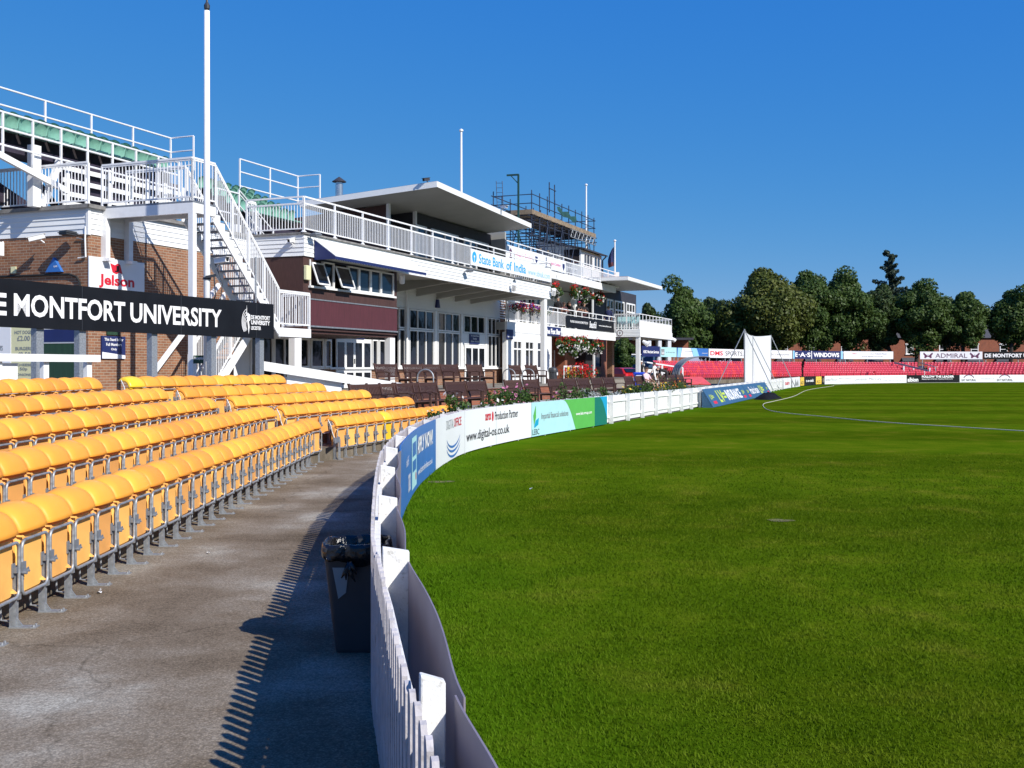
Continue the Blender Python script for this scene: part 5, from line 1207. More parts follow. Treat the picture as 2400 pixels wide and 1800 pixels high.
mb = MB(); mb.add([(pa[0], pa[1], .4), (pb[0], pb[1], .4), pb[:2] + (wp(800, 886, 29)[2],), pa[:2] + (wp(672, 872, 28.4)[2],), (pa[0], pa[1] + .12, .4), (pb[0], pb[1] + .12, .4), (pb[0], pb[1] + .12, wp(800, 886, 29)[2]), (pa[0], pa[1] + .12, wp(672, 872, 28.4)[2])],
                   [(0, 1, 2, 3), (7, 6, 5, 4), (0, 3, 7, 4), (1, 5, 6, 2), (2, 6, 7, 3)]); build('panel', mb, 'white', t)
for px in (796, 908): q = wp(px, 895, 29.2 if px < 900 else 29.6); mb = MB(); mb.box(q[0] - .06, q[0] + .06, q[1] - .06, q[1] + .06, .4, q[2]); build('post', mb, 'white', t)
t = thing('reception_sign', 'small green sign reading Reception in front of the lower stair flight', 'sign', wp(467, 851, 27.5))
q = wp(453, 852, 27.2); q2 = wp(481, 833, 27.2); mb = MB(); mb.box(q[0], q2[0], 27.2, 27.24, q[2], q2[2]); build('panel', mb, 'greendoor', t)
text('Reception', lambda u, v, l: (u, 27.2 - l, v), q[0] + .03, q2[0] - .03, q[2] + .08, q2[2] - .03, 'letter', t)
mb = MB(); mb.box((q[0] + q2[0]) / 2 - .02, (q[0] + q2[0]) / 2 + .02, 27.245, 27.28, 1.05, q2[2]); build('post', mb, 'galv', t)
# tall near flagpole with cctv
X = (485 - 1200) / FPX * 26
t = thing('flagpole', 'tall thick white flagpole rising past the staircase', 'flagpole', (X, 26, 1.05), 'flagpoles')
mb = MB(); mb.lathe([(.085, 1.0), (.080, 5.0), (.068, 10.55)], (X, 26, 0), 12); build('pole', mb, 'whitemetal', t, smooth=True)
mb = MB(); mb.lathe([(.03, 10.55), (.07, 10.6), (.075, 10.68), (.03, 10.76), (.02, 10.9)], (X, 26, 0), 10); build('finial', mb, 'plastic_dk', t)
mb = MB(); 
for z in (4.0, 3.5): mb.lathe([(.10, z), (.10, z + .05)], (X, 26, 0), 12)
mb.beam((X, 25.9, 4.05), (X + .25, 25.9, 4.1), .06, .06); mb.path([(X + .2, 25.9, 4.1), (X + .25, 25.85, 3.6), (X + .05, 25.85, 3.1), (X + .12, 25.9, 2.6)], .02, 6); mb.path([(X + .22, 25.9, 4.4), (X + .42, 25.85, 3.9), (X + .35, 25.85, 3.3), (X + .05, 25.85, 3.3)], .012, 6); build('bracket', mb, 'plastic_dk', t)
cctv('security_camera', 'boxy white camera bracketed to the tall flagpole', (X + .25, 25.9, 4.25), (.75, -.55, .05), L=.32, frame=False)
# ============ bar building beyond the main pavilion
BB = thing('bar_building', 'white bar building with a flower-hung balcony and a white upper deck', 'building', (fa(1300, 22.5), cb(22.5), .95), frame=True)
b2 = cb(22.5); A1b, A2b = fa(1188, 22.5), fa(1443, 22.5); zf = 4.27
mb = MB(); mb.box(A1b, A2b, b2, b2 + .12, 3.73, zf); build('balcony_band', mb, 'white', BB)
mb = MB(); mb.box(A1b, A2b, b2 + .12, cb(26), 3.85, zf - .02); build('balcony_floor', mb, 'soffit', BB)
aS = fa(1290, 22.6)
mb = MB(); mb.box(A1b, aS, b2 + .02, b2 + .25, .9, 3.729); build('ground_wall', mb, 'white', BB)
for p0, p1 in ((1202, 1222), (1230, 1250), (1258, 1277)): window(fa(p0, 22.5), fa(p1, 22.5), 1.80, 3.32, b2 + .0, BB, cols=1 if 0 else 2, transom=2.85, f=.08, gm='curtain' if 0 else 'glass')
for p0, p1 in ((1202, 1222), (1230, 1250), (1258, 1277)): mb = MB(); mb.box(fa(p0, 22.5) - .03, fa(p1, 22.5) + .03, b2 - .07, b2 + .02, 1.74, 1.80); build('window_sill', mb, 'upvc', BB)
# recess to the right of the bar door
cr = 25.2; br = cb(cr)
mb = MB(); mb.box(fa(1270, cr), fa(1397, cr), br, br + .3, .9, 3.84); build('brick_wall', mb, 'redbrick', BB)
mb = MB(); mb.box(aS - .2, aS, b2 + .25, br, .9, 3.84); build('return_wall', mb, 'white', BB)
door(1298, 1312, 3.0, br - .0, cr, BB, leaves=1, z0=.95)
mb = MB(); mb.box(fa(1321, 24.5), fa(1321, 24.5) + .45, cb(24.4), br, .95, 3.84); build('brick_pier', mb, 'redbrick', BB)
mb = MB(); mb.box(fa(1397, 23.6), fa(1432, 23.6) - 1, cb(24.4), cb(26), .9, 3.84); build('dark_entrance', mb, 'dark', BB)
window(fa(1399, 24.2), fa(1413, 24.2), 1.9, 3.3, cb(24.38), BB, cols=1, f=.05, m='charcoal')
mb = MB(); a = fa(1394, 23.0); mb.box(a - .06, a + .06, cb(23.0), cb(23.0) + .12, .9, 3.84); build('white_post', mb, 'white', BB)
mb = MB(); a = fa(1436, 23.3); mb.box(a - .1, a + .35, cb(23.3), cb(23.3) + .4, .9, 3.84); build('brick_pier', mb, 'brick', BB)
mb = MB(); a = fa(1382, cr); mb.box(a - .25, a + .25, br - .05, br - .002, 2.1, 2.6); solo('wall_notice', mb, 'signwhite', 'small white notice on the red brick wall under the balcony', 'notice', (a, br - .02, 2.1), frame=True)
# upper floor behind the balcony
cu_ = 25.6; bu = cb(cu_)
mb = MB(); mb.box(A1b - 1, fa(1384, cu_), bu, bu + .3, zf, 7.05); build('upper_wall', mb, 'white', BB)
mb = MB(); mb.box(fa(1384, cu_) + .01, fa(1425, cu_), bu - .05, bu + .3, zf, 7.05); build('brown_wall', mb, 'brown', BB)
for p0, p1 in ((1215, 1232), (1236, 1252), (1256, 1272), (1312, 1338), (1346, 1360)): window(fa(p0, cu_), fa(p1, cu_), zf + .3, zf + 2.1, bu - .03, BB, cols=2, f=.07)
mb = MB(); mb.box(fa(1355, 25.3), fa(1390, 25.3), cb(25.25), cb(25.25) + .05, zf + .05, zf + 1.9); build('olive_panel', mb, 'olive', BB)
text('CCC', wmap(cb(25.25)), fa(1366, 25.3), fa(1384, 25.3), zf + 1.2, zf + 1.5, 'pet_o', BB, .03)
mb = MB(); a = fa(1391, 22.8); mb.box(a - .05, a + .05, cb(22.8), cb(22.8) + .1, zf, 7.04); build('white_post', mb, 'white', BB)
mb = MB(); a = fa(1350, 23.9); mb.box(a - .22, a + .22, cb(23.9), cb(23.9) + .3, zf, 7.04); build('white_pier', mb, 'white', BB)
railing((A1b, b2 + .03), (fa(1329, 22.5), b2 + .03), zf, 1.1, BB, posts=1.5, bal=.12, top2=.86, feet=False)
railing((fa(1329, 22.5), b2 + .03), (A2b, b2 + .03), zf, 1.1, BB, posts=1.45, infill=False, top2=.80, feet=False)
# upper deck
mb = MB(); mb.box(fa(1150, 22.5), A2b, b2 - .02, b2 + .12, 7.06, 7.50); build('upper_fascia', mb, 'white', BB)
mb = MB(); mb.box(fa(1150, 22.5), A2b, b2 + .12, cb(27.5), 7.10, 7.46); build('upper_slab', mb, 'soffit', BB)
railing((fa(1185, 22.5), b2), (A2b, b2), 7.50, .98, BB, posts=1.9, bal=.13, top2=.72, feet=False)
railing((fa(1350, 22.5), b2 + 1.7), (A2b, b2 + 1.7), 7.50, .95, BB, posts=2.2, infill=False, feet=False)
# The Fox Bar sign and black balcony banner
t = thing('bar_sign', 'navy sign reading The Fox Bar below the balcony', 'sign', (fa(1300, 22.5), b2 - .03, 3.75), frame=True)
x0, x1 = fa(1270, 22.4), fa(1316, 22.4); mb = MB(); mb.box(x0, x1, b2 - .06, b2 - .003, 3.72, 4.22); build('panel', mb, 'navy', t)
text('The Fox Bar', wmap(b2 - .06), x0 + .55, x1 - .08, 3.80, 4.12, 'letter', t, .05)
t = thing('balcony_banner', 'black banner with white script hung along the bar balcony railing', 'banner', (fa(1385, 22.4), b2 - .06, 4.2), frame=True)
x0, x1 = fa(1329, 22.4), fa(1440, 22.4); W_ = x1 - x0; mb = MB(); mb.box(x0, x1, b2 - .06, b2 - .03, 4.30, 5.0); build('sheet', mb, 'black', t); mp = wmap(b2 - .06)
text('PLAYERS CHANGING ROOMS FITTED BY', mp, x0 + W_ * .07, x0 + W_ * .42, 4.62, 4.76, 'letter', t, .02)
text('Beautiful', mp, x0 + W_ * .45, x0 + W_ * .60, 4.42, 4.86, 'letter', t, .02, .3)
text('www.beautiful.co.uk 01162 123456'[:19], mp, x0 + W_ * .65, x0 + W_ * .94, 4.60, 4.70, 'letter', t, .02)
# Indulge in Comfort banners on the upper deck
for i, (p0, p1, lab) in enumerate(((1186, 1279, 'longer white banner reading Indulge in Comfort, behind the bank banner'), (1282, 1326, 'shorter white banner reading Indulge in Comfort, beyond the bank banner'))):
    x0, x1 = fa(p0, 22.4), fa(p1, 22.4); W_ = x1 - x0; bb = b2 - .09
    t = thing('deck_banner', lab, 'banner', ((x0 + x1) / 2, bb, 7.5), 'pink lettered banners on the upper deck', frame=True)
    mb = MB(); mb.box(x0, x1, bb, bb + .02, 7.53, 8.20); build('sheet', mb, 'signwhite', t); mp = wmap(bb)
    u0, u1 = (.20, .66) if i == 0 else (.06, .72)
    text('Indulge in Comfort', mp, x0 + W_ * u0, x0 + W_ * u1, 7.76, 8.0, 'pink', t, .01)
    cx = x0 + W_ * (.75 if i == 0 else .88)
    shape([(cx - .2, 8.05), (cx + .2, 8.05), (cx + .2, 7.85), (cx, 7.62), (cx - .2, 7.85)], mp, 'navy', t)
    cx = x0 + W_ * .11 if i == 0 else x0 + W_ * .98
    if i == 0:
        shape([disc(cx, 8.02, .1, 10), disc(cx - .12, 7.93, .09, 10), disc(cx + .12, 7.93, .09, 10), [(cx - .04, 7.92), (cx + .04, 7.92), (cx + .08, 7.6), (cx - .08, 7.6)], [(cx - .2, 7.6), (cx + .2, 7.6), (cx + .1, 7.72), (cx - .1, 7.72)]], mp, 'plum', t)
# press box
PB = thing('press_box', 'white press box with sloping roof on the upper deck', 'cabin', (fa(1362, 24), cb(24), 7.5), frame=True)
ap, aq = fa(1362, 24), fa(1410, 24); bp_ = cb(24); dB = 3.2
mb = MB()
mb.add([(ap, bp_, 7.46), (aq, bp_, 7.46), (aq, bp_ + dB, 7.46), (ap, bp_ + dB, 7.46), (ap, bp_, 9.8), (aq, bp_, 9.8), (aq, bp_ + dB, 10.5), (ap, bp_ + dB, 10.5)], [(3, 2, 1, 0), (4, 5, 6, 7), (0, 1, 5, 4), (1, 2, 6, 5), (2, 3, 7, 6), (3, 0, 4, 7)])
build('wall', mb, 'white', PB)
mb = MB(); mb.add([(ap - .25, bp_ - .35, 9.76), (aq + .35, bp_ - .35, 9.76), (aq + .35, bp_ + dB + .1, 10.58), (ap - .25, bp_ + dB + .1, 10.58), (ap - .25, bp_ - .35, 9.86), (aq + .35, bp_ - .35, 9.86), (aq + .35, bp_ + dB + .1, 10.68), (ap - .25, bp_ + dB + .1, 10.68)], [(3, 2, 1, 0), (4, 5, 6, 7), (0, 1, 5, 4), (1, 2, 6, 5), (2, 3, 7, 6), (3, 0, 4, 7)])
build('roof', mb, 'charcoal', PB)
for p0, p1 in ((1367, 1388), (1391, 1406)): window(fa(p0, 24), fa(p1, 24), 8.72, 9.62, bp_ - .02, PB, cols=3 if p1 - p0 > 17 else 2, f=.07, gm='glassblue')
mb = MB(); mb.box(ap - .03, ap - .002, bp_ + .12, bp_ + 1.2, 8.95, 9.82); w_ = build('open_window', mb, 'dark', PB)
mb = MB(); mb.box(ap - .06, ap - .031, bp_ + .08, bp_ + 1.25, 8.90, 8.96); build('sill', mb, 'maroon', w_)
mb = MB(); mb.path([(aq + .1, bp_ - .3, 9.75), (aq + .05, bp_ - .06, 9.5), (aq + .05, bp_ - .06, 7.5)], .05, 6); build('drainpipe', mb, 'charcoal', PB)
# scaffold tower
SCF = thing('scaffold', 'dark steel scaffold with a brown boarded platform above the press box', 'scaffolding', (fa(1300, 25), cb(25), 7.5), frame=True)
sa0, sa1 = fa(1246, 24.5), fa(1392, 24.5); sb0 = cb(24.5); sb1 = sb0 + 2.5; zp = 11.15
NB = 9; xs_ = [sa0 + (sa1 - sa0) * i / NB for i in range(NB + 1)]; rs = random.Random(11)
for i, a in enumerate(xs_):
    for b in (sb0, sb0 + 1.2, sb1):
        if b == sb0 + 1.2 and i % 2: continue
        top = zp + (1.35 if b != sb0 + 1.2 else -.1) + rs.uniform(0, .12); mb = MB(); mb.tube((a, b, 7.47), (a, b, top), .032, 6); build('standard', mb, 'scaf', SCF)
mb = MB()
for z in (8.2, 9.1, 9.9, 10.7, 11.0):
    for b in (sb0, sb1): mb.tube((sa0 - .4, b + .05, z), (sa1 + .2, b + .05, z), .03, 6)
    for i, a in enumerate(xs_): mb.tube((a + .05, sb0 - .2, z + .06), (a + .05, sb1 + .2, z + .06), .03, 6)
build('ledgers', mb, 'scaf', SCF)
mb = MB()
for i in range(0, NB, 1):
    a, a2 = xs_[i], xs_[i + 1]
    mb.tube((a, sb0 - .05, 8.1 if i % 2 else 10.8), (a2, sb0 - .05, 10.8 if i % 2 else 8.1), .028, 6)
    if i % 2 == 0: mb.tube((a, sb0, 8.0), (a, sb1, 10.6), .028, 6)
    mb.tube((a, sb1 + .05, 10.9 if i % 2 else 9.0), (a2, sb1 + .05, 9.0 if i % 2 else 10.9), .028, 6)
build('braces', mb, 'scaf', SCF)
mb = MB()
for z in (zp + .62, zp + 1.15):
    mb.path([(sa0 + .02, sb1, z), (sa0, sb0 - .05, z), (sa1 + .15, sb0 - .05, z), (sa1, sb1, z)], .03, 6); mb.tube((sa0 - .3, sb1, z), (sa1, sb1, z), .03, 6)
build('guard_rails', mb, 'scaf', SCF)
for i in range(8): mb = MB(); b = sb0 + .05 + i * .3; mb.box(sa0 - .1, sa1 + .1, b, b + .27, zp, zp + .04); build('deck_board', mb, 'plank', SCF)
mb = MB(); mb.box(sa0 - .15, sa1 + .15, sb0 - .10, sb0 - .06, zp - .06, zp + .22); mb.box(sa0 - .18, sa0 - .14, sb0 - .1, sb1, zp - .06, zp + .22); build('toe_board', mb, 'plank', SCF)
mb = MB(); al = xs_[5]; 
for z in (zp - .12, zp - .62): mb.tube((al, sb0 - .14, z), (sa1, sb0 - .14, z), .03, 6)
k = 14
for i in range(k): mb.tube((al + (sa1 - al) * i / k, sb0 - .14, zp - (.12 if i % 2 else .62)), (al + (sa1 - al) * (i + 1) / k, sb0 - .14, zp - (.62 if i % 2 else .12)), .022, 5)
build('lattice_beam', mb, 'galv', SCF)
mb = MB(); 
for a_ in (xs_[2] + .5, xs_[3] + .1): mb.tube((a_, sb0 + .05, zp + .5), (a_, sb0 + .05, zp + 2.4), .035, 6)
mb.tube((xs_[2] + .3, sb0, zp + 2.0), (xs_[3] + .2, sb0, zp + 2.0), .03, 6); build('goalpost_frame', mb, 'scaf', SCF)
mb = MB()
P_ = [(xs_[3] + .2 + i * .55, sb0 - .08, zp + 1.0 - .03 * i + .12 * math.sin(i * 2.1), ) for i in range(8)]
for i in range(7): h0 = .25 + .2 * abs(math.sin(i * 1.3)); h1 = .25 + .2 * abs(math.sin((i + 1) * 1.3)); mb.add([P_[i], P_[i + 1], (P_[i + 1][0], P_[i + 1][1] - .05, P_[i + 1][2] - h1), (P_[i][0], P_[i][1] - .05, P_[i][2] - h0)], [(0, 1, 2, 3)])
build('green_netting', mb, 'netgreen', SCF)
for i, a_ in enumerate((xs_[1], xs_[2])): mb = MB(); mb.box(a_ - .05, a_ + .05, sb0 - .1, sb0, 9.05, 9.2); build('coupler', mb, 'plank', SCF)
t = thing('gallows_bracket', 'dark gallows bracket with hoist arm rising from the scaffold', 'hoist', (fa(1214, 27), cb(27), 8), 'x', frame=True); del t['group']
Yg = 64; X = (1215 - 1200) / FPX * Yg; zt = CH + (HZ - 409) * Yg / FPX
mb = MB(); W0 = Vector(w2ab(X, Yg)); a_, b_ = W0; mb.beam((a_, b_, 8), (a_, b_, zt), .10, .10); mb.beam((a_ + .05, b_ , zt), (a_, b_ + .75, zt), .10, .10); build('post', mb, 'netgreen', t)
mb = MB(); mb.tube((a_, b_, zt - .55), (a_, b_ + .5, zt - .02), .03, 6); build('brace', mb, 'netgreen', t)
OFF_ = None
Yl = 63.0
t = thing('ladder', 'thin ladder standing up beyond the pavilion roof', 'ladder', ((1174 - 1200) / FPX * Yl, Yl, 7.5))
mb = MB(); zt = CH + (HZ - 424) * Yl / FPX; xa, xb = (1163 - 1200) / FPX * Yl, (1177 - 1200) / FPX * Yl
mb.tube((xa + .22, Yl, 7.5), (xa, Yl, zt), .02, 5); mb.tube((xb + .22, Yl, 7.5), (xb, Yl, zt), .02, 5); build('stile', mb, 'scaf', t)
z = 8.0
while z < zt: f_ = (zt - z) / (zt - 7.5) * .22; mb = MB(); mb.tube((xa + f_, Yl, z), (xb + f_, Yl, z), .014, 5); build('rung', mb, 'scaf', t); z += .28
# further flagpoles
for px, yt, Y, z0, lab in ((1081, 310, 52, 8.9, 'thin white flagpole behind the broad canopy'), (1374, 436, 74.5, 7.5, 'thin white flagpole behind the scaffold'), (1441, 567, 75.2, 7.5, 'white flagpole at the end of the upper deck carrying a dark flag')):
    X = (px - 1200) / FPX * Y; zt = CH + (HZ - yt) * Y / FPX
    t = thing('flagpole', lab, 'flagpole', (X, Y, z0), 'flagpoles'); mb = MB(); mb.lathe([(.07, z0), (.05, zt)], (X, Y, 0), 8); build('pole', mb, 'whitemetal', t)
    mb = MB(); mb.lathe([(.04, zt), (.10, zt + .05), (.10, zt + .12), (.02, zt + .17)], (X, Y, 0), 8); build('finial', mb, 'whitemetal', t)
    if px == 1441:
        fl = MB(); vs = []; fs = []
        for i in range(7):
            for j in range(10):
                u = i / 6; v = j / 9
                vs.append((X - .06 - u * (.12 + .20 * math.sin(v * 2.6)) - .16 * v * u, Y + .10 * math.sin(u * 7 + v * 2), zt - 1.4 * .25 - v * 1.35 - .12 * u))
        for i in range(6):
            for j in range(9): a = i * 10 + j; fs.append((a, a + 1, a + 11, a + 10))
        fl.add(vs, fs, 0); fl.m = [(1 if (k % 9) > 6 else 0) for k in range(len(fs))]
        f_ = build('flag', fl, ['navycloth', 'maroon'], None, (X, Y, zt - 1)); f_.location = (X, Y, zt - 1); tag(f_, 'dark flag hanging limp from the flagpole at the end of the upper deck', 'flag')
X, Y = (1447 - 1200) / FPX * 75.5, 75.5
mb = MB(); mb.box(X - .12, X + .12, Y - .1, Y + .1, 7.5, CH + (HZ - 638) * Y / FPX); solo('vent_pipe', mb, 'white', 'short white square stack at the end of the upper deck', 'vent', (X, Y, 7.5))

# ============ black-walled building with the far balcony
KB = thing('black_building', 'dark-walled end building with a flat white-edged canopy and white balcony', 'building', (fa(1470, 22), cb(22), .5), frame=True)
ck = 24; bk_ = cb(ck); kA0, kA1 = fa(1385, ck), fa(1491, ck); c3 = 20.6; b3 = cb(c3); kB0, kB1 = fa(1500.5, c3), fa(1576, c3); z0_, z1_ = 4.0, 4.53
mb = MB(); mb.box(kA0, kA1, bk_, bk_ + 6, z1_, 7.62); build('upper_wall', mb, 'charcoal', KB)
for p0, p1 in ((1421, 1436), (1440, 1462), (1467, 1487)): window(fa(p0, ck), fa(p1, ck), z1_ + .02, 6.85, bk_ - .03, KB, cols=2 if p1 - p0 < 18 else 3, transom=6.15, f=.11, name='french_window')
cq = [(fa(1442, 22.6), cb(22.6)), (fa(1472, 20.6), cb(20.6)), (fa(1552, 20.6), cb(20.6)), (fa(1552, 20.6), cb(24.5)), (fa(1442, 22.6) - .5, cb(26))]
cq = [(fa(1472, 20.5), cb(20.5)), (fa(1552, 20.5), cb(20.5)), (fa(1552, 20.5) + .0, cb(26)), (fa(1472, 20.5), cb(26))]
mb = MB(); mb.slab(cq, 7.62, 7.66); build('soffit', mb, 'soffit', KB)
mb = MB(); mb.slab([(p[0], p[1]) for p in cq], 7.66, 7.88); build('canopy', mb, 'white', KB)
mb = MB(); mb.slab([(cq[0][0] + .05, cq[0][1] + .05), (cq[1][0] - .05, cq[1][1] + .05), (cq[2][0] - .05, cq[2][1]), (cq[3][0] + .05, cq[3][1])], 7.88, 7.90); build('roof_felt', mb, 'redbrick', KB)
mb = MB(); mb.box(kB0, kB1, b3, b3 + .12, z0_, z1_); mb.box(kB0, kB0 + .12, b3 + .12, cb(22.6), z0_, z1_); mb.box(kB1 - .12, kB1, b3 + .12, bk_, z0_, z1_); build('balcony_band', mb, 'white', KB)
cladding(b3, cb(22.5), kB0, z0_ + .01, z1_ - .01, KB, along='b', pitch=.11)
mb = MB(); mb.box(kB0 + .12, kB1 - .12, b3 + .12, bk_ + 3, 4.2, 4.5); build('balcony_floor', mb, 'soffit', KB)
mb = MB(); mb.box(kB0, kB1, b3 + .05, b3 + .09, z1_ + .001, 5.1); mb.box(kB1 - .05, kB1 - .01, b3 + .09, bk_, z1_ + .001, 5.1); build('parapet', mb, 'oldwhite', KB)
railing((kB0, b3 + .07), (kB1 - .03, b3 + .07), z1_, 1.05, KB, posts=1.0, infill=False, feet=False, top2=.60)
railing((kB0 + .02, b3 + .07), (kB0 + .02, cb(22.6)), z1_, 1.05, KB, posts=1.6, bal=.13, feet=False)
railing((kB1 - .03, b3 + .07), (kB1 - .03, bk_), z1_, 1.05, KB, posts=1.6, bal=.13, feet=False)
mb = MB(); mb.box(kB0 + .05, kB0 + .28, b3 + .05, b3 + .33, .4, z0_); build('column', mb, 'white', KB)
mb = MB(); mb.box(kA0 + 2, kA1 + 2, cb(27), cb(27) + .3, .1, 4.2); build('ground_wall', mb, 'redbrick', KB)
t = thing('round_sign', 'round white sign with a dark red ring on the balcony cladding', 'sign', (kB0 - .05, cb(22.2), 4.1), frame=True)
mk = lambda u, v, l: (kB0 - .05 - l, u, v)
shape(disc(cb(22.15), 4.27, .22, 20), mk, 'signwhite', t, .0, 'disc'); shape(ring(cb(22.15), 4.27, .175, .22, 0, 360, 20), mk, 'maroon', t, .006, 'ring'); shape([[(cb(22.15) - .02, 4.14), (cb(22.15) + .02, 4.14), (cb(22.15) + .02, 4.40), (cb(22.15) - .02, 4.40)], disc(cb(22.15), 4.27, .07, 8)], mk, 'greyletter', t)
mb = MB(); mb.tube((kB0 + .5, b3 - .05, 3.7), (kB0 + .5, b3 - .45, 3.45), .10, 10, .2); solo('loudspeaker', mb, 'whitemetal', 'white horn speaker beside the column under the far balcony', 'speaker', (kB0 + .5, b3 - .1, 3.6), 'loudspeakers on the pavilion', frame=True)
mb = MB(); mb.tube((kB1 + .05, b3 + .1, 4.15), (kB1 + .3, b3 - .1, 3.95), .10, 10, .18); solo('loudspeaker', mb, 'whitemetal', 'white horn speaker at the far end of the far balcony', 'speaker', (kB1 + .1, b3, 4.1), 'loudspeakers on the pavilion', frame=True)
# pale green balcony chairs behind the bars
for i in range(5):
    b_ = cb(22.3) - .34 * i * 1.0; a_ = kB0 + .30
    mb = MB(); mb.box(a_, a_ + .42, b_ - .13, b_ + .13, z1_ + .42, z1_ + .46); mb.box(a_ + .0, a_ + .03, b_ - .13, b_ + .13, z1_ + .46, z1_ + .88); 
    for q in (0, .38):
        for w_ in (-.12, .10): mb.box(a_ + q, a_ + q + .02, b_ + w_, b_ + w_ + .02, z1_, z1_ + .42)
    solo('balcony_chair', mb, 'aqua', 'pale green chair on the far balcony, %s from the bar building' % ordn(i + 1), 'chair', (a_ + .2, b_, z1_), 'pale green chairs on the far balcony', frame=True)

# ============ low brick building with white fins, beyond
t = thing('fin_building', 'low brick building with white upright fins beyond the far balcony', 'building', (17, 128, 0))
mb = MB(); mb.box(11.5, 21, 127, 133, 0, 5.1); build('wall', mb, 'redbrick', t)
for px in (1522.5, 1547, 1569.5): X = (px - 1200) / FPX * 124; mb = MB(); mb.box(X - .19, X + .19, 124, 126.9, 0, CH + (HZ - 797) * 124 / FPX); build('fin', mb, 'white', t)
mb = MB(); mb.box(11.4, 21.1, 123.9, 133.1, 5.101, 5.35); build('roof', mb, 'charcoal', t)
t = thing('storage_container', 'blue storage container behind the parked cars', 'container', (14.3, 118, .1)); x0, x1 = (1473 - 1200) / FPX * 118, (1541 - 1200) / FPX * 118
mb = MB(); mb.box(x0, x1, 118, 121, .1, CH + (HZ - 832) * 118 / FPX); build('body', mb, 'slate', t, bevel=.05); mb = MB(); mb.box(x0 - .04, x1 + .04, 117.9, 121.1, CH + (HZ - 832) * 118 / FPX, CH + (HZ - 832) * 118 / FPX + .12); build('lid', mb, 'white', t)

# ============ benches
def bench_proto():
    o = thing('park_bench', 'x', 'bench', (0, 0, 0), 'dark wooden benches in front of the pavilion')
    L = .78
    mb = MB()
    for i in range(5): mb.box(-L, L, -.02 + .095 * i, .06 + .095 * i, .41, .435)
    build('seat', mb, 'benchwood', o)
    def bk(z): return -.03 - (z - .42) * .24
    mb = MB(); mb.beam((-L, bk(.88), .88), (L, bk(.88), .88), .035, .09); mb.beam((-L, bk(.5), .5), (L, bk(.5), .5), .03, .06)
    for i in range(19): x = -L + .09 + i * (2 * L - .18) / 18; mb.beam((x, bk(.5), .5), (x, bk(.88), .86), .04, .016, up=(0, 1, 0))
    build('backrest', mb, 'benchwood', o)
    for sx in (-1, 1):
        mb = MB(); x = sx * (L - .02); mb.beam((x, .42, 0), (x, .42, .64), .06, .06, up=(0, 1, 0)); build('leg', mb, 'benchwood', o)
        mb = MB(); mb.beam((x, .02, 0), (x, bk(.42) + .02, .42), .06, .06, up=(0, 1, 0)); mb.beam((x, bk(.42) + .02, .42), (x, bk(.95), .95), .06, .05, up=(0, 1, 0)); build('leg', mb, 'benchwood', o)
        mb = MB(); mb.beam((x, bk(.64), .645), (x, .32, .66), .07, .035); mb.beam((x, .30, .66), (x, .47, .63), .07, .036); build('armrest', mb, 'benchwood', o)
        mb = MB(); mb.beam((x, 0, .37), (x, .42, .37), .03, .07); build('side_rail', mb, 'benchwood', o)
    kids_of(o); return o
bench = bench_proto(); bu_ = [False]
BL = []
def put_bench(px, c, z, lab, rot=0):
    Y = fy(px, c); X = (px - 1200) / FPX * Y
    if bu_[0]: o = copy_tree(bench)
    else: o = bench; bu_[0] = True
    o.location = (X, Y, z); o.rotation_euler = (0, 0, FA - R(180) + rot); o['label'] = lab; BL.append((X, Y, z)); return o
for i, px in enumerate((866, 905, 962, 1005, 1076, 1125, 1210, 1252, 1307, 1341, 1373, 1405, 1433, 1478, 1503, 1530, 1556, 1578, 1598)):
    c_ = 14.6 if px < 1450 else 15.8
    put_bench(px, c_, .5, 'dark brown bench in the front row, %s from the orange seats' % ordn(i + 1), rnd.uniform(-.02, .02))
for i, px in enumerate((912, 976, 1019, 1060, 1118, 1212, 1250)):
    put_bench(px, 18.6 if px < 1200 else 20.3, 1.05, 'dark brown bench on the upper terrace, %s from the left' % ordn(i + 1), rnd.uniform(-.03, .03))
# hooped steel handrails at the steps
for i, (px, c_) in enumerate(((997, 16.2), (1193, 18.5), (1238, 18.5))):
    Y = fy(px, c_); X = (px - 1200) / FPX * Y; z0 = .5 if i == 0 else .9; top = CH + (HZ - (845, 868, 868)[i] - 4) * Y / FPX if i else 1.95
    top = 1.80; mb = MB(); a_, b_ = w2ab(X, Y); pts = [(a_ - .0, b_ - .28, z0), (a_, b_ - .28, top - .25)] + [(a_, b_ - .28 * math.cos(R(q)), top - .25 + .25 * math.sin(R(q))) for q in range(20, 180, 20)] + [(a_, b_ + .28, top - .25), (a_, b_ + .28, z0)]
    mb.path(pts, .024, 8); solo('hoop_rail', mb, 'galv', ('steel hoop handrail among the upper benches', 'steel hoop handrail nearest the brick pier', 'steel hoop handrail in front of the white bar windows')[i], 'handrail', (a_, b_, z0), 'steel hoop handrails at the steps', frame=True, smooth=True)
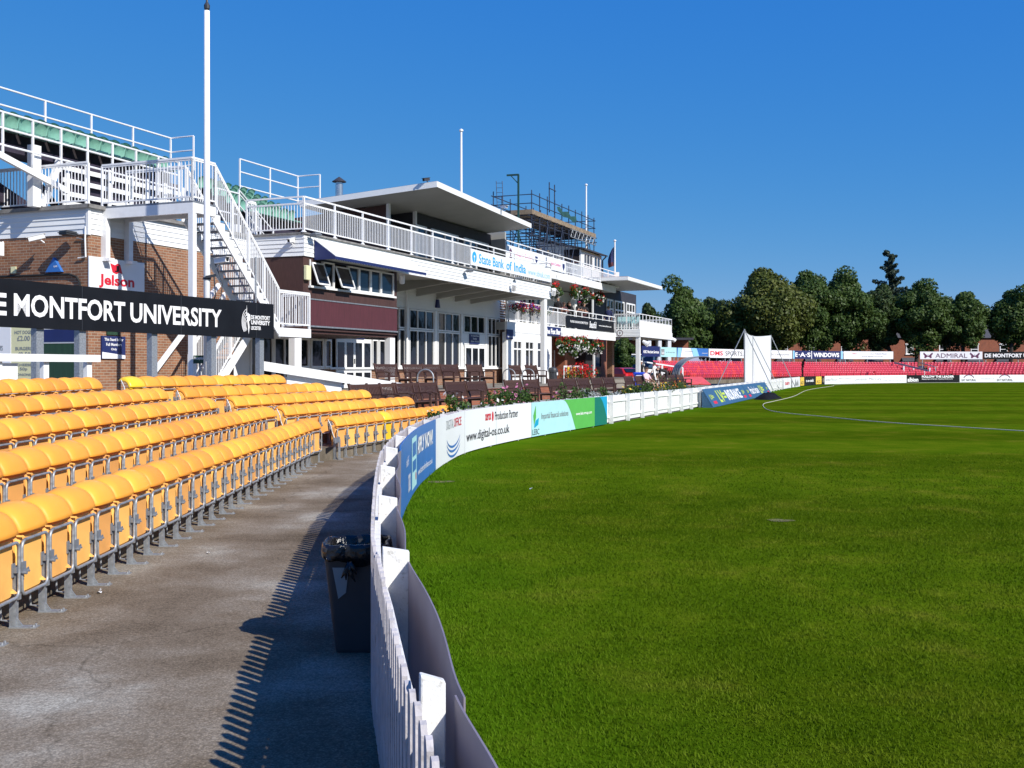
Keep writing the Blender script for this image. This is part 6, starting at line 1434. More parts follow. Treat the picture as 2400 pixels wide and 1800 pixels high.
# small things round the bar
a = fa(1290, 21.5); t = thing('litter_bin', 'dark domed litter bin beside the white column near the bar', 'bin', (fa(1296, 20.8), cb(20.8), .95), frame=True)
mb = MB(); mb.lathe([(.2, .95), (.24, 1.6), (.27, 1.62), (.27, 1.72), (.2, 1.84), (.05, 1.9)], (fa(1296, 20.8), cb(20.8), 0), 12); build('body', mb, 'plastic_dk', t); 
mb = MB(); mb.box(fa(1296, 20.8) - .12, fa(1296, 20.8) + .05, cb(20.8) - .27, cb(20.8) - .25, 1.45, 1.6); build('label_plate', mb, 'signwhite', t)
t = thing('step_railing', 'low white and yellow railing behind red flowers below the balcony', 'railing', (fa(1330, 21.8), cb(21.8), .95), frame=True)
railing((fa(1322, 21.8), cb(21.8)), (fa(1365, 21.8), cb(21.8)), .95, 1.0, t, posts=1.6, bal=.35, feet=False)
for px in (1333, 1347): mb = MB(); a = fa(px, 21.7); mb.box(a - .13, a + .13, cb(21.7), cb(21.7) + .03, 1.3, 1.9); build('yellow_panel', mb, 'lemon', t)
t = thing('wall_notice', 'small navy notice on the drainpipe corner beside the white bar windows', 'notice', (fa(1200, 22.4), b2 - .05, 3.4), frame=True)
x0, x1 = fa(1194, 22.3), fa(1208, 22.3); mb = MB(); mb.box(x0, x1, b2 - .06, b2 - .003, 3.35, 3.85); build('panel', mb, 'navy', t); text('Players & Officials Only', wmap(b2 - .06), x0 + .06, x1 - .06, 3.42, 3.52, 'letter', t)
# ------------------------------------------------------------------ foliage clouds
def cloud(pts_n, centers, radii, size, rs, flat=0.0):
    """leaf-sized quads on the outer shells of many small lobes"""
    n = pts_n; idx = rs.randint(0, len(centers), n); C = np.array(centers)[idx]; Rr = np.array(radii)[idx]
    d = rs.normal(size=(n, 3)); d /= np.linalg.norm(d, axis=1)[:, None]; d[:, 2] = d[:, 2] * .9 + .12
    r = Rr * (.55 + .5 * rs.rand(n) ** .6); P = C + d * r[:, None]
    nrm = d + rs.normal(size=(n, 3)) * .55; nrm /= np.linalg.norm(nrm, axis=1)[:, None]
    t = np.cross(nrm, rs.normal(size=(n, 3))); t /= np.linalg.norm(t, axis=1)[:, None]; b = np.cross(nrm, t)
    s = size * (.55 + .9 * rs.rand(n))[:, None]
    q = np.stack([P - t * s, P - b * s * .62, P + t * s, P + b * s * .62], 1)
    return q
def leafobj(name, q, m, parent, off):
    k = len(q); me = bpy.data.meshes.new(name); co = (q.reshape(-1, 3) - np.array(off)).astype(np.float32)
    me.vertices.add(4 * k); me.vertices.foreach_set('co', co.ravel()); me.loops.add(4 * k); me.loops.foreach_set('vertex_index', np.arange(4 * k, dtype=np.int32))
    me.polygons.add(k); me.polygons.foreach_set('loop_start', np.arange(0, 4 * k, 4, dtype=np.int32)); me.polygons.foreach_set('loop_total', np.full(k, 4, np.int32))
    me.update(calc_edges=True); me.materials.append(M[m]); o = bpy.data.objects.new(name, me); COL.objects.link(o); OFF[o] = Vector(off)
    if parent: o.parent = parent
    return o
def tree(px, ytop, hw, ybot, Y, m, label, seed, trunk_px=None, lobes=46, n=15000, leaf=.30, name='tree', dens=1, flat=False):
    n = int(n * 2.2); leaf *= .66
    rs = np.random.RandomState(seed); sc = Y / FPX; X = (px - 1200) * sc; zt = CH + (HZ - ytop) * sc; zb = CH + (HZ - ybot) * sc; rw = hw * sc
    zc = zb + (zt - zb) * .47; hz = (zt - zb) / 2
    t = thing(name, label, 'tree', (X, Y, 0), 'trees behind the red seats')
    cs = []; rr = []
    for i in range(lobes):
        d = rs.normal(size=3); d /= np.linalg.norm(d); k = .55 + .32 * rs.rand()
        w_ = 1 - .35 * max(0, d[2]) ** 2 if not flat else 1
        R_ = rw * (.20 + .16 * rs.rand())
        cs.append((X + d[0] * rw * k * w_, Y + d[1] * rw * k * .8, zc + d[2] * (hz - R_ * .9) * (.80 + .18 * rs.rand()))); rr.append(R_)
    for i in range(9):
        f_ = i / 8; cs.append((X + rs.normal() * rw * .10, Y, zc + hz * (.30 + .58 * f_) )); rr.append(rw * (.46 - .22 * f_))
    for i in range(lobes // 3):
        cs.append((X + rs.normal() * rw * .25, Y + rs.normal() * rw * .25, zc + rs.normal() * hz * .35)); rr.append(rw * .33)
    leafobj('crown', cloud(n, cs, rr, leaf, rs), m, t, (X, Y, 0))
    tx = X if trunk_px is None else (trunk_px - 1200) * sc
    mb = MB(); mb.path([(tx, Y, -.1), (tx + .05, Y, 1.2), (tx + (X - tx) * .3, Y, zb), (X, Y, zc)], [.42, .34, .28, .12], 8)
    for i in range(9):
        c_ = cs[i]; z0 = zb + (zc - zb) * rs.rand() * .6; mb.path([(tx + (X - tx) * .4, Y, z0), ((tx + c_[0]) / 2, (Y + c_[1]) / 2, (z0 + c_[2]) / 2 + .4), c_], [.16, .10, .03], 6)
    build('trunk', mb, 'bark', t)
    return t
tree(1520, 706, 34, 850, 190, 'leaf_c', 'distant tree showing behind the flat canopy of the far building', 1, n=6000, leaf=.42)
tree(1602, 674, 74, 852, 150, 'leaf_b', 'rounded dark tree standing alone left of the sight screen', 2, lobes=54, n=17000)
tree(1672, 700, 70, 850, 160, 'leaf_c', 'dark tree filling the gap behind the sight screen', 33, n=12000)
tree(1700, 715, 62, 850, 156, 'leaf_c', 'very dark tree in the gap left of the tall olive tree', 3, n=12000)
tree(1792, 634, 108, 838, 150, 'leaf_a', 'tall broad olive-green plane tree above the sight screen', 4, lobes=66, n=26000, leaf=.34)
tree(1902, 636, 84, 830, 154, 'leaf_b', 'tall dark green tree right of the olive plane tree', 5, trunk_px=1920, lobes=56, n=19000)
tree(1985, 642, 82, 826, 155, 'leaf_b', 'tall tree with dense crown left of the spiky conifer', 6, trunk_px=1985, lobes=56, n=19000)
tree(2062, 668, 66, 822, 157, 'leaf_c', 'dark tree in front of the spiky conifer', 7, trunk_px=2095, lobes=44, n=14000)
tree(2158, 662, 72, 816, 155, 'leaf_b', 'round-headed tree right of the spiky conifer', 8, trunk_px=2146, lobes=54, n=17000)
tree(2215, 700, 60, 816, 163, 'leaf_c', 'darker tree set back between two round-headed trees', 34, n=9000)
tree(2262, 686, 58, 812, 155, 'leaf_b', 'round-headed tree behind the ADMIRAL board', 9, trunk_px=2255, lobes=46, n=14000)
tree(2376, 684, 68, 812, 155, 'leaf_b', 'round-headed tree furthest to the right', 10, trunk_px=2368, lobes=50, n=16000)
tree(2480, 680, 60, 812, 155, 'leaf_b', 'round-headed tree past the last one in view', 12, n=9000)
tree(1462, 790, 34, 868, 112, 'leaf_b', 'bushy dark tree behind the parked cars under the far balcony', 21, lobes=30, n=7000, leaf=.2)
# unseen trees added beyond the frame for the pavilion windows to mirror
for i, (x, y) in enumerate(((95, 150), (108, 140), (120, 128), (130, 114), (137, 100), (142, 85), (144, 70), (144, 55), (142, 40))):
    rs_ = random.Random(i); px_ = 1200 + FPX * x / y
    tree(px_, HZ - (13.5 + rs_.random() * 3) * FPX / y, 6.0 * FPX / y, HZ - .2 * FPX / y, y, ['leaf_b', 'leaf_c'][i % 2], 'tree on the far side of the ground out to the right, %s from the view' % ordn(i + 1), 60 + i, n=3000, leaf=.6, lobes=30)
# conifer
def conifer():
    Y = 175; sc = Y / FPX; X = (2084 - 1200) * sc; zt = CH + (HZ - 590) * sc; zb = CH + (HZ - 760) * sc; rs = np.random.RandomState(4)
    t = thing('conifer_tree', 'ragged spiky conifer rising above the other trees', 'tree', (X, Y, 0), 'trees behind the red seats'); Q = []; mb = MB(); mb.path([(X, Y, 0), (X, Y, zt - .3)], .25, 8, r2=.05)
    for i in range(70):
        f = (i / 69) ** .85; z = zt - .2 - (zt - zb) * f; r = (.7 + 4.3 * f) * (.55 + .55 * rs.rand()); a = rs.rand() * 6.28
        e = np.array([X + math.cos(a) * r, Y + math.sin(a) * r, z + r * .28]); s0 = np.array([X, Y, z - .1]); mb.path([tuple(s0), tuple((s0 + e) / 2 - (0, 0, .1)), tuple(e)], [.07, .04, .015], 5)
        cs = [tuple(s0 + (e - s0) * k) for k in (.3, .55, .8, 1.0)]; Q.append(cloud(int(80 + 130 * f), cs, [.34 + .3 * f, .38 + .28 * f, .34, .22], .19, rs))
    leafobj('crown', np.concatenate(Q), 'leaf_d', t, (X, Y, 0)); build('trunk', mb, 'bark', t)
conifer()

# ------------------------------------------------------------------ houses
hx = [1772, 1838, 1905, 1980, 2050, 2132, 2210, 2284, 2352, 2428]
for i, px in enumerate(hx):
    Y = 173; sc = Y / FPX; X = (px - 1200) * sc; w_ = (hx[min(i + 1, 9)] - hx[max(i - 1, 0)]) / (2 if 0 < i < 9 else 1) * sc / 2
    xl = X - ((px - hx[i - 1]) / 2 * sc if i else w_); xr = X + ((hx[i + 1] - px) / 2 * sc if i < 9 else w_)
    t = thing('terraced_house', 'red brick terraced house behind the trees, %s from the left' % ordn(i + 1), 'house', (X, Y, 0), 'red brick houses behind the trees')
    mb = MB(); mb.box(xl + .01, xr - .01, Y, Y + 8, 0, 6.7); build('wall', mb, 'redbrick', t)
    mb = MB(); mb.prism([(Y - .3, 6.7), (Y + 8.3, 6.7), (Y + 4, 9.6)], 'x', xl + .005, xr - .005); rf = build('roof', mb, 'slatetile', t)
    mb = MB(); mb.box(xr - .9, xr - .1, Y + 3.4, Y + 4.6, 8.8, 11.7); mb.box(xr - .95, xr - .05, Y + 3.35, Y + 4.65, 11.7, 11.9); 
    for q in (.3, .6): mb.lathe([(.12, 11.9), (.10, 12.35)], (xr - q, Y + 4, 0), 8)
    build('chimney', mb, 'redbrick', rf)
    zw0, zw1 = (4.3, 5.95) if i < 5 else (4.1, 5.6)
    mb = MB(); a0, a1 = X - .62, X + .62
    for q in ((a0, a0 + .12, zw0, zw1), (a1 - .12, a1, zw0, zw1), (a0 + .12, a1 - .12, zw0, zw0 + .12), (a0 + .12, a1 - .12, zw1 - .12, zw1), (a0 + .12, a1 - .12, (zw0 + zw1) / 2 - .05, (zw0 + zw1) / 2 + .05)): mb.box(q[0], q[1], Y - .07, Y + .02, q[2], q[3])
    mb.box(a0 - .1, a1 + .1, Y - .18, Y - .001, zw0 - .14, zw0 - .002); mb.box(a0 - .1, a1 + .1, Y - .12, Y - .001, zw1 + .002, zw1 + .2); wn = build('window', mb, 'upvc', t)
    mb = MB(); mb.box(a0 + .06, a1 - .06, Y - .03, Y - .004, zw0 + .05, zw1 - .05); build('pane', mb, 'curtain' if i in (1, 5) else 'glass', wn)
    bay = MB(); bay.prism([(X - 1.3, .9), (X + 1.1, .9), (X + 1.1, 2.9), (X - 1.3, 2.9)], 'y', Y - .7, Y - .003); by_ = build('bay_window', bay, 'upvc', t)
    mb = MB(); 
    for q in range(3): mb.box(X - 1.18 + q * .76, X - 1.18 + q * .76 + .66, Y - .71, Y - .701, 1.2, 2.7)
    build('pane', mb, 'glass', by_)
    mb = MB(); mb.add([(X - 1.4, Y - .85, 2.9), (X + 1.2, Y - .85, 2.9), (X + 1.1, Y, 3.5), (X - 1.3, Y, 3.5)], [(0, 1, 2, 3)]); build('bay_roof', mb, 'slatetile', by_)
    mb = MB(); mb.box(xr - 1.2, xr - .35, Y - .05, Y - .003, .1, 2.15); build('door', mb, ['greendoor', 'upvc', 'navy'][i % 3], t)

# ------------------------------------------------------------------ red seating and its boards
BLN = [(8.0, 103), (14.0, 114), (23.4, 127), (30.3, 135), (37.7, 142.0), (47, 147.3), (57.3, 150), (72.5, 150.5), (80, 150.5)]
BC = catmull(BLN, 14); BS = [0]
for i in range(1, len(BC)): BS.append(BS[-1] + math.dist(BC[i], BC[i - 1]))
def bl(s, off=0, z=0):
    s = max(0, min(BS[-1] - 1e-4, s)); i = max(1, bisect_left(BS, s)); t = (s - BS[i - 1]) / (BS[i] - BS[i - 1]); dx, dy = BC[i][0] - BC[i - 1][0], BC[i][1] - BC[i - 1][1]; L = math.hypot(dx, dy)
    return (BC[i - 1][0] + dx * t + off * dy / L, BC[i - 1][1] + dy * t - off * dx / L, z)
def bpx(px):
    for i in range(len(BC)):
        if 1200 + FPX * BC[i][0] / BC[i][1] > px: return BS[i - 1] + (BS[i] - BS[i - 1]) * (px - (1200 + FPX * BC[i - 1][0] / BC[i - 1][1])) / ((1200 + FPX * BC[i][0] / BC[i][1]) - (1200 + FPX * BC[i - 1][0] / BC[i - 1][1]))
def up_board(label, x0, x1, m, words, z0=3.06, z1=4.13):
    a, b = bpx(x0) + .03, bpx(x1) - .03; L = b - a; o = thing('advertising_board', label, 'advertising board', bl(a, 0, 0), 'raised boards behind the red seats')
    mb = MB(); vs = []; fs = []; n = 10
    for i in range(n + 1):
        s = a + L * i / n; vs += [bl(s, 0, z0), bl(s, 0, z1), bl(s, -.06, z1), bl(s, -.06, z0)]
        if i:
            q = 4 * (i - 1); w = 4 * i
            for k in range(4): fs.append((q + k, q + (k + 1) % 4, w + (k + 1) % 4, w + k))
    fs += [(3, 2, 1, 0), (4 * n, 4 * n + 1, 4 * n + 2, 4 * n + 3)]; mb.add(vs, fs); build('panel', mb, m, o)
    mp = lambda u, v, l: bl(a + u, l * 3, z0 + v)
    for (s, u0, u1, v0, v1, mm, bd) in words: text(s, mp, L * u0, L * u1, v0, v1, mm, o, bd)
    for k in range(max(2, int(L / 2.6))):
        s = a + .4 + (L - .8) * k / max(1, int(L / 2.6) - 1); mb = MB(); p = bl(s, -.12); mb.box(p[0] - .05, p[0] + .05, p[1] - .05, p[1] + .05, 0, z1 - .1); build('post', mb, 'galv', o)
    return o, mp, L
up_board('navy board reading HSBC Merchant Services at the left end of the raised boards', 1504, 1547, 'navy', [('HSBC Merchant Services', .08, .93, .36, .68, 'letter', .03)], 3.06, 4.2)
o, mp, L = up_board('pale blue board with a small grey square, second of the raised boards', 1548, 1586, 'aqua', [('bdo', .06, .22, .3, .6, 'letter', .02), ('for the very best', .32, .9, .4, .62, 'greyletter', 0)])
band(L * .03, L * .24, .18, .88, mp, 'greyletter', o, 2, .002)
o, mp, L = up_board('blue and white slanting board between the pale blue and sports boards', 1587, 1660, 'boardblue', [('LEICESTERSHIRE', .24, .50, .62, .74, 'greyletter', 0), ('www.leics.gov.uk', .26, .46, .3, .38, 'greyletter', 0), ('county council', .80, .97, .4, .6, 'letter', .0)])
shape([(L * .10, 0), (L * .52, 0), (L * .43, 1.06), (L * .16, 1.06)], mp, 'signwhite', o, .002); shape([(L * .53, 0), (L * .72, 0), (L * .62, 1.06), (L * .44, 1.06)], mp, 'paleblue', o, .002); shape([(0, 0), (L * .09, 0), (L * .15, 1.06), (L * .02, 1.06)], mp, 'paleblue', o, .002)
o, mp, L = up_board('white board reading DMS SPORTS.CO in red and black, left of the sight screen', 1661, 1782, 'signwhite', [('DMS', .03, .28, .28, .82, 'red', .02), ('SPORTS.CO.UK', .33, .98, .28, .82, 'charcoal', .0)])
up_board('white board ending in public relations partly hidden by the sight screen', 1783, 1857, 'signwhite', [('public relations', .15, .92, .32, .72, 'greyletter', .0)])
o, mp, L = up_board('navy board reading E.A.S WINDOWS in white', 1858, 1976, 'navy', [('E', .05, .10, .24, .84, 'letter', .03), ('·A·S', .12, .37, .24, .84, 'letter', .03), ('WINDOWS', .43, .93, .24, .84, 'letter', .04)])
band(0, L * .035, 0, 1.06, mp, 'paleblue', o, 2); band(L * .96, L, 0, 1.06, mp, 'paleblue', o, 2); band(L * .385, L * .40, 0, 1.06, mp, 'signwhite', o, 2)
up_board('white raised board with grey web address right of the navy windows board', 1977, 2094, 'signwhite', [('www.digital-os.co.uk', .38, .80, .25, .46, 'greyletter', .0), ('OFFICE', .18, .27, .66, .82, 'red', .0), ('xerox  Production Partner', .55, .88, .66, .82, 'greyletter', .0)])
o, mp, L = up_board('white board reading ADMIRAL between two butterflies', 2156, 2303, 'signwhite', [('ADMIRAL', .25, .76, .2, .82, 'plum', .0)])
for u in (.13, .88):
    for sx in (-1, 1): shape([(L * u + sx * .04, .45), (L * u + sx * .62, .95), (L * u + sx * .72, .75), (L * u + sx * .5, .5), (L * u + sx * .55, .2), (L * u + sx * .4, .12), (L * u + sx * .04, .38)], mp, 'plum', o)
    shape([(L * u - .035, .3), (L * u + .035, .3), (L * u + .035, .68), (L * u - .035, .68)], mp, 'plum', o)
up_board('black raised board reading DE MONTFORT UNIVERSITY behind the red seats', 2304, 2470, 'black', [('DE MONTFORT UNIVERSITY', .02, .98, .25, .8, 'letter', .04)])
# stepped terrace under the red seats
NR = 6; sA, sZ = bpx(1512), bpx(2470)
for r_i in range(NR):
    mb = MB(); vs = []; fs = []; n = 60; z = 1.85 - .26 * r_i; o0 = .9 + .85 * r_i
    for i in range(n + 1):
        s = sA + (sZ - sA) * i / n; vs += [bl(s, o0 - .5, z), bl(s, o0 + .35, z), bl(s, o0 + .35, 0), bl(s, o0 - .5, 0)]
        if i:
            q = 4 * (i - 1); w = 4 * i
            for k in range(4): fs.append((q + k, w + k, w + (k + 1) % 4, q + (k + 1) % 4))
    mb.add(vs, fs); tag(build('seating_terrace', mb, 'terr'), kind='structure')
rs0 = []
for r_i in range(NR):
    s = sA + .2
    while s < sZ:
        p = bl(s, .9 + .85 * r_i, 1.85 - .26 * r_i); q = bl(s + .1, .9 + .85 * r_i); px = 1200 + FPX * p[0] / p[1]
        gap = (1876 < px < 1884) or (2150 < px < 2170 and r_i < 4)
        if not gap and px < 2440: rs0.append((p, math.atan2(q[1] - p[1], q[0] - p[0]), r_i, px))
        s += .5
def redmesh():
    mb = MB(); prof = [(.0, .50), (-.05, .52), (-.07, .57), (-.06, .66), (-.0, .76), (.09, .80)]
    vs = []; fs = []
    for j, (py, pz) in enumerate(prof):
        for i in range(5): x = -.20 + .40 * i / 4; vs.append((x * (1 - .2 * (j / 5) ** 4), py + .04 * (abs(i - 2) / 2) ** 2 * -1, pz))
        if j:
            for i in range(4): a = (j - 1) * 5 + i; fs.append((a, a + 1, a + 6, a + 5))
    mb.add(vs, fs); mb.box(-.17, .17, -.05, -.01, .24, .56); mb.box(-.24, -.20, -.06, -.02, 0, .45); return mb
rm = build('spectator_seat', redmesh(), 'redseat'); for_vis = sorted(rs0, key=lambda t: t[0][0] ** 2 + t[0][1] ** 2)
ind = [t for t in for_vis if t[3] > 1520][:300]; rest = [t for t in for_vis if t not in ind]
rw = ['back row', 'second row from the back', 'third row from the back', 'third row from the front', 'second row from the front', 'front row']; cnt = {}
ind.sort(key=lambda t: t[3]); first = True
for (p, ang, r_i, px) in ind:
    o = rm if first else rm.copy()
    if not first: COL.objects.link(o)
    first = False; cnt[r_i] = cnt.get(r_i, 0) + 1
    o.location = p; o.rotation_euler = (0, 0, ang); tag(o, 'red seat across the ground, %s, %s from the left' % (rw[r_i], ordn(cnt[r_i])), 'seat', 'red seats across the ground')
mb = MB(); base = redmesh()
for (p, ang, r_i, px) in rest:
    c_, s_ = math.cos(ang), math.sin(ang); mb.add([(p[0] + v[0] * c_ - v[1] * s_, p[1] + v[0] * s_ + v[1] * c_, p[2] + v[2]) for v in base.v], base.f)
solo('red_seats', mb, 'redseat', 'the long bank of further red seats curving round the far side of the ground', 'seats', (55, 145, 0), kind='stuff')
# sloping handrails in the gap of the red stand
t = thing('gangway_rail', 'grey sloping handrail descending through the gap in the red seats', 'handrail', (58, 146, 0))
def wpp(px, y, Y): return Vector(((px - 1200) / FPX * Y, Y, CH + (HZ - y) * Y / FPX))
mb = MB(); mb.beam(wpp(2096, 850, 147), wpp(2175, 869, 143), .12, .22); build('handrail', mb, 'galv', t)
mb = MB(); mb.path([wpp(2155, 850, 148), wpp(2192, 860, 145), wpp(2193, 871, 145)], .07, 6); build('handrail', mb, 'galv', t)
for px, y in ((2118, 858), (2141, 863), (2166, 869), (2179, 862)): q = wpp(px, y, 145.5); mb = MB(); mb.box(q.x - .09, q.x + .09, q.y - .09, q.y + .09, .5, q.z); build('post', mb, 'whitemetal', t)

# ------------------------------------------------------------------ sight screen
t = thing('sight_screen', 'tall white curved sight screen with raking struts behind the picket fence', 'sight screen', (20, 88, 0))
P0, P1 = Vector((17.5, 80.3, 0)), Vector((23.0, 94.8, 0)); nrm_ = Vector((P1.y - P0.y, -(P1.x - P0.x), 0)).normalized()
def ssp(u, v): q = P0.lerp(P1, u) + nrm_ * (-.5 * math.sin(math.pi * u) + .0); zt = 4.72 - .25 * math.sin(math.pi * u) ; return (q.x, q.y, .35 + (zt - .35) * v)
for k in range(2):
    mb = MB(); vs = []; fs = []; n = 10
    for i in range(n + 1):
        u = .5 * k + .5 * i / n * .995
        a = ssp(u, 0); b = ssp(u, 1); vs += [a, b, (b[0] - nrm_.x * .05, b[1] - nrm_.y * .05, b[2]), (a[0] - nrm_.x * .05, a[1] - nrm_.y * .05, a[2])]
        if i:
            q = 4 * (i - 1); w = 4 * i
            for j in range(4): fs.append((q + j, q + (j + 1) % 4, w + (j + 1) % 4, w + j))
    fs += [(3, 2, 1, 0), (4 * n, 4 * n + 1, 4 * n + 2, 4 * n + 3)]; mb.add(vs, fs); build('screen_sheet', mb, 'signwhite', t)
for u in (0, .5, 1):
    a = Vector(ssp(u, 1)); b = Vector(ssp(u, 0)); b.z = 0; mb = MB(); mb.tube(a + Vector((0, 0, .05)), b, .05, 6); build('upright', mb, 'galv', t)
for u, s_ in ((0, -1), (0, 1), (.5, 1), (1, 1)):
    a = Vector(ssp(u, 1)); f_ = a + nrm_ * s_ * 2.0 + (P1 - P0).normalized() * (-1.2 if s_ < 0 else 3.0 * 0 + 1.0); f_.z = .15; mb = MB(); mb.tube(a, f_, .035, 6); build('strut', mb, 'galv', t)

# ------------------------------------------------------------------ leaning insurance boards, cover, rope
def lean_board(label, u0, u1, words):
    T0, T1 = Vector((8.83, 49.5, .86)), Vector((17.62, 74.4, .86)); d = (T1 - T0); d.z = 0; Lt = d.length; d.normalize(); nn = Vector((d.y, -d.x, 0))
    a = T0 + d * u0; L = u1 - u0; o = thing('leaning_board', label, 'advertising board', (a.x, a.y, 0), 'slate blue boards leaning against the fence')
    b0 = Vector((a.x, a.y, .02)) + nn * .52; up = (Vector((a.x, a.y, .86)) - b0); ul = up.length; up.normalize(); out = d.cross(up).normalized()
    if out.z < 0: out = -out
    mp = lambda u, v, l: tuple(b0 + d * u + up * v + out * l)
    mb = MB(); mb.add([mp(0, 0, 0), mp(L, 0, 0), mp(L, ul, 0), mp(0, ul, 0), mp(0, 0, -.04), mp(L, 0, -.04), mp(L, ul, -.04), mp(0, ul, -.04)], [(0, 1, 2, 3), (7, 6, 5, 4), (0, 4, 5, 1), (1, 5, 6, 2), (2, 6, 7, 3), (3, 7, 4, 0)]); build('panel', mb, 'slate', o)
    mb = MB(); vs = [mp(0.0, 0, -.05), mp(0.0, ul, -.05), (a.x - nn.x * .0, a.y - nn.y * .0, .0)]; mb.add(vs, [(0, 1, 2)]); mb.beam(mp(.3, ul * .9, -.05), (a.x, a.y, 0.02), .05, .05); mb.beam(mp(L - .3, ul * .9, -.05), Vector((a.x, a.y, .02)) + d * (L - .3), .05, .05); build('stand', mb, 'slate', o)
    for (s, x0, x1, v0, v1, mm, bd) in words: text(s, mp, L * x0, L * x1, ul * v0, ul * v1, mm, o, bd)
    return o, mp, L, ul
o, mp, L, ul = lean_board('nearer slate blue board reading LV= INSURANCE leaning on the fence', 0, 13.9, [('LV=', .22, .41, .16, .84, 'lime', .03), ('INSURANCE', .43, .82, .18, .80, 'letter', .03), ('LV=', .05, .13, .4, .66, 'lime', .03), ('LV=', .88, .95, .4, .66, 'lime', .03)])
for u in (.065, .865): band(L * u, L * (u + .07), ul * .15, ul * .30, mp, 'red', o, 2)
o, mp, L, ul = lean_board('further slate blue board with lime letters leaning on the fence', 14.0, 26.4, [('Proud to insure', .16, .50, .28, .80, 'letter', .02), ('LV=', .56, .74, .22, .8, 'lime', .04), ('LV=', .04, .10, .4, .62, 'lime', .03), ('LV=', .87, .93, .4, .62, 'lime', .03)])
for u in (.03, .85): band(L * u, L * (u + .08), ul * .15, ul * .30, mp, 'red', o, 2)
mb = MB(); rs = random.Random(8); vs = []; fs = []; A_, B_ = Vector((14.4, 61.6, 0)), Vector((16.0, 65.0, 0)); nn = Vector((.81, -.58, 0))
for i in range(25):
    for j in range(9):
        u = i / 24; v = j / 8; h = .36 * math.sin(math.pi * v) ** .6 * math.sin(math.pi * u) ** .4 * (.75 + .5 * rs.random()); p = A_.lerp(B_, u) + nn * ((v - .5) * 1.0); vs.append((p.x, p.y, h))
    if i:
        for j in range(8): a = (i - 1) * 9 + j; fs.append((a, a + 1, a + 10, a + 9))
mb.add(vs, fs); solo('black_cover', mb, 'blackcloth', 'crumpled black cover heaped at the foot of the slate blue board', 'cover', tuple(A_), smooth=True)
rope = [(2560, 1020), (2400, 1011), (2278, 1003.6), (2061, 989.5), (1930, 977), (1844, 969), (1803, 962), (1789, 953), (1792, 946), (1813, 941), (1861, 929), (1895, 914), (1951, 905), (1958, 902), (2010, 899.7), (2130, 897.6), (2300, 896.6), (2480, 896.2)]
pts = []
for px, y in rope: Y = CH * FPX / (y - HZ); pts.append(((px - 1200) / FPX * Y, Y))
pts = catmull(pts, 8); mb = MB(); mb.path([(p[0], p[1], .013) for p in pts], .013, 6); solo('boundary_rope', mb, 'rope', 'white boundary rope curving across the far grass', 'rope', (20, 40, 0), smooth=True)

# ------------------------------------------------------------------ dugout canopy, red mat, bins, cars
t = thing('dugout_shelter', 'curved grey plastic shelter with faint white lettering beyond the benches', 'shelter', (17.5, 85, .5))
Y0 = 84.0; X0 = (1592 - 1200) / FPX * Y0; X1 = (1668 - 1200) / FPX * Y0; mb = MB(); vs = []; fs = []
n = 12
for i in range(n + 1):
    a = R(200 - 125 * i / n); x = X0 + 1.35 + 1.35 * math.cos(a) + (i / n) ** 3 * .7; z = 1.30 + 1.45 * math.sin(a) * 1.0
    for j in range(2): vs.append((x, Y0 + 3.6 * j, z)); vs.append((x + .04, Y0 + 3.6 * j, z - .04))
    if i: q = 4 * (i - 1); w = 4 * i; fs += [(q, w, w + 2, q + 2), (q + 1, q + 3, w + 3, w + 1), (q, q + 1, w + 1, w), (q + 2, w + 2, w + 3, q + 3)]
mb.add(vs, fs); build('shell', mb, 'grille', t)
for j in range(5): mb = MB(); mb.path([(vs[4 * i][0] - .02, Y0 + .9 * j, vs[4 * i][2]) for i in range(n + 1)], .03, 5); build('rib', mb, 'greyletter', t)
mb = MB(); mb.box(X0 + .35, X0 + .9, Y0 + .2, Y0 + 3.4, .95, 1.0); mb.box(X0 + .3, X0 + .36, Y0 + .2, Y0 + 3.4, .5, .95); build('seat', mb, 'boardblue', t)
mb = MB(); p = wpp(1620, 884, 76); q = wpp(1640, 901, 74); mb.beam(p, q, 1.6, .05); solo('red_mat', mb, 'redseatold', 'faded red board tilted beside the grey shelter', 'board', tuple(q))
# low barrier behind the far benches
t = thing('barrier', 'low grey and white barrier in front of the left red seats', 'barrier', wpp(1510, 860, 88)); A_, B_ = wpp(1509, 848, 84), wpp(1600, 862, 92)
mb = MB(); mb.beam(A_, B_, .06, .10); C_, D_ = wpp(1509, 868, 84), wpp(1560, 872, 90); mb.beam(C_, D_, .06, .28); build('rail', mb, 'whitemetal', t)
for u in (0, .45, 1): q = A_.lerp(B_, u); mb = MB(); mb.box(q.x - .07, q.x + .07, q.y - .05, q.y + .05, .3, q.z); build('post', mb, 'whitemetal', t)
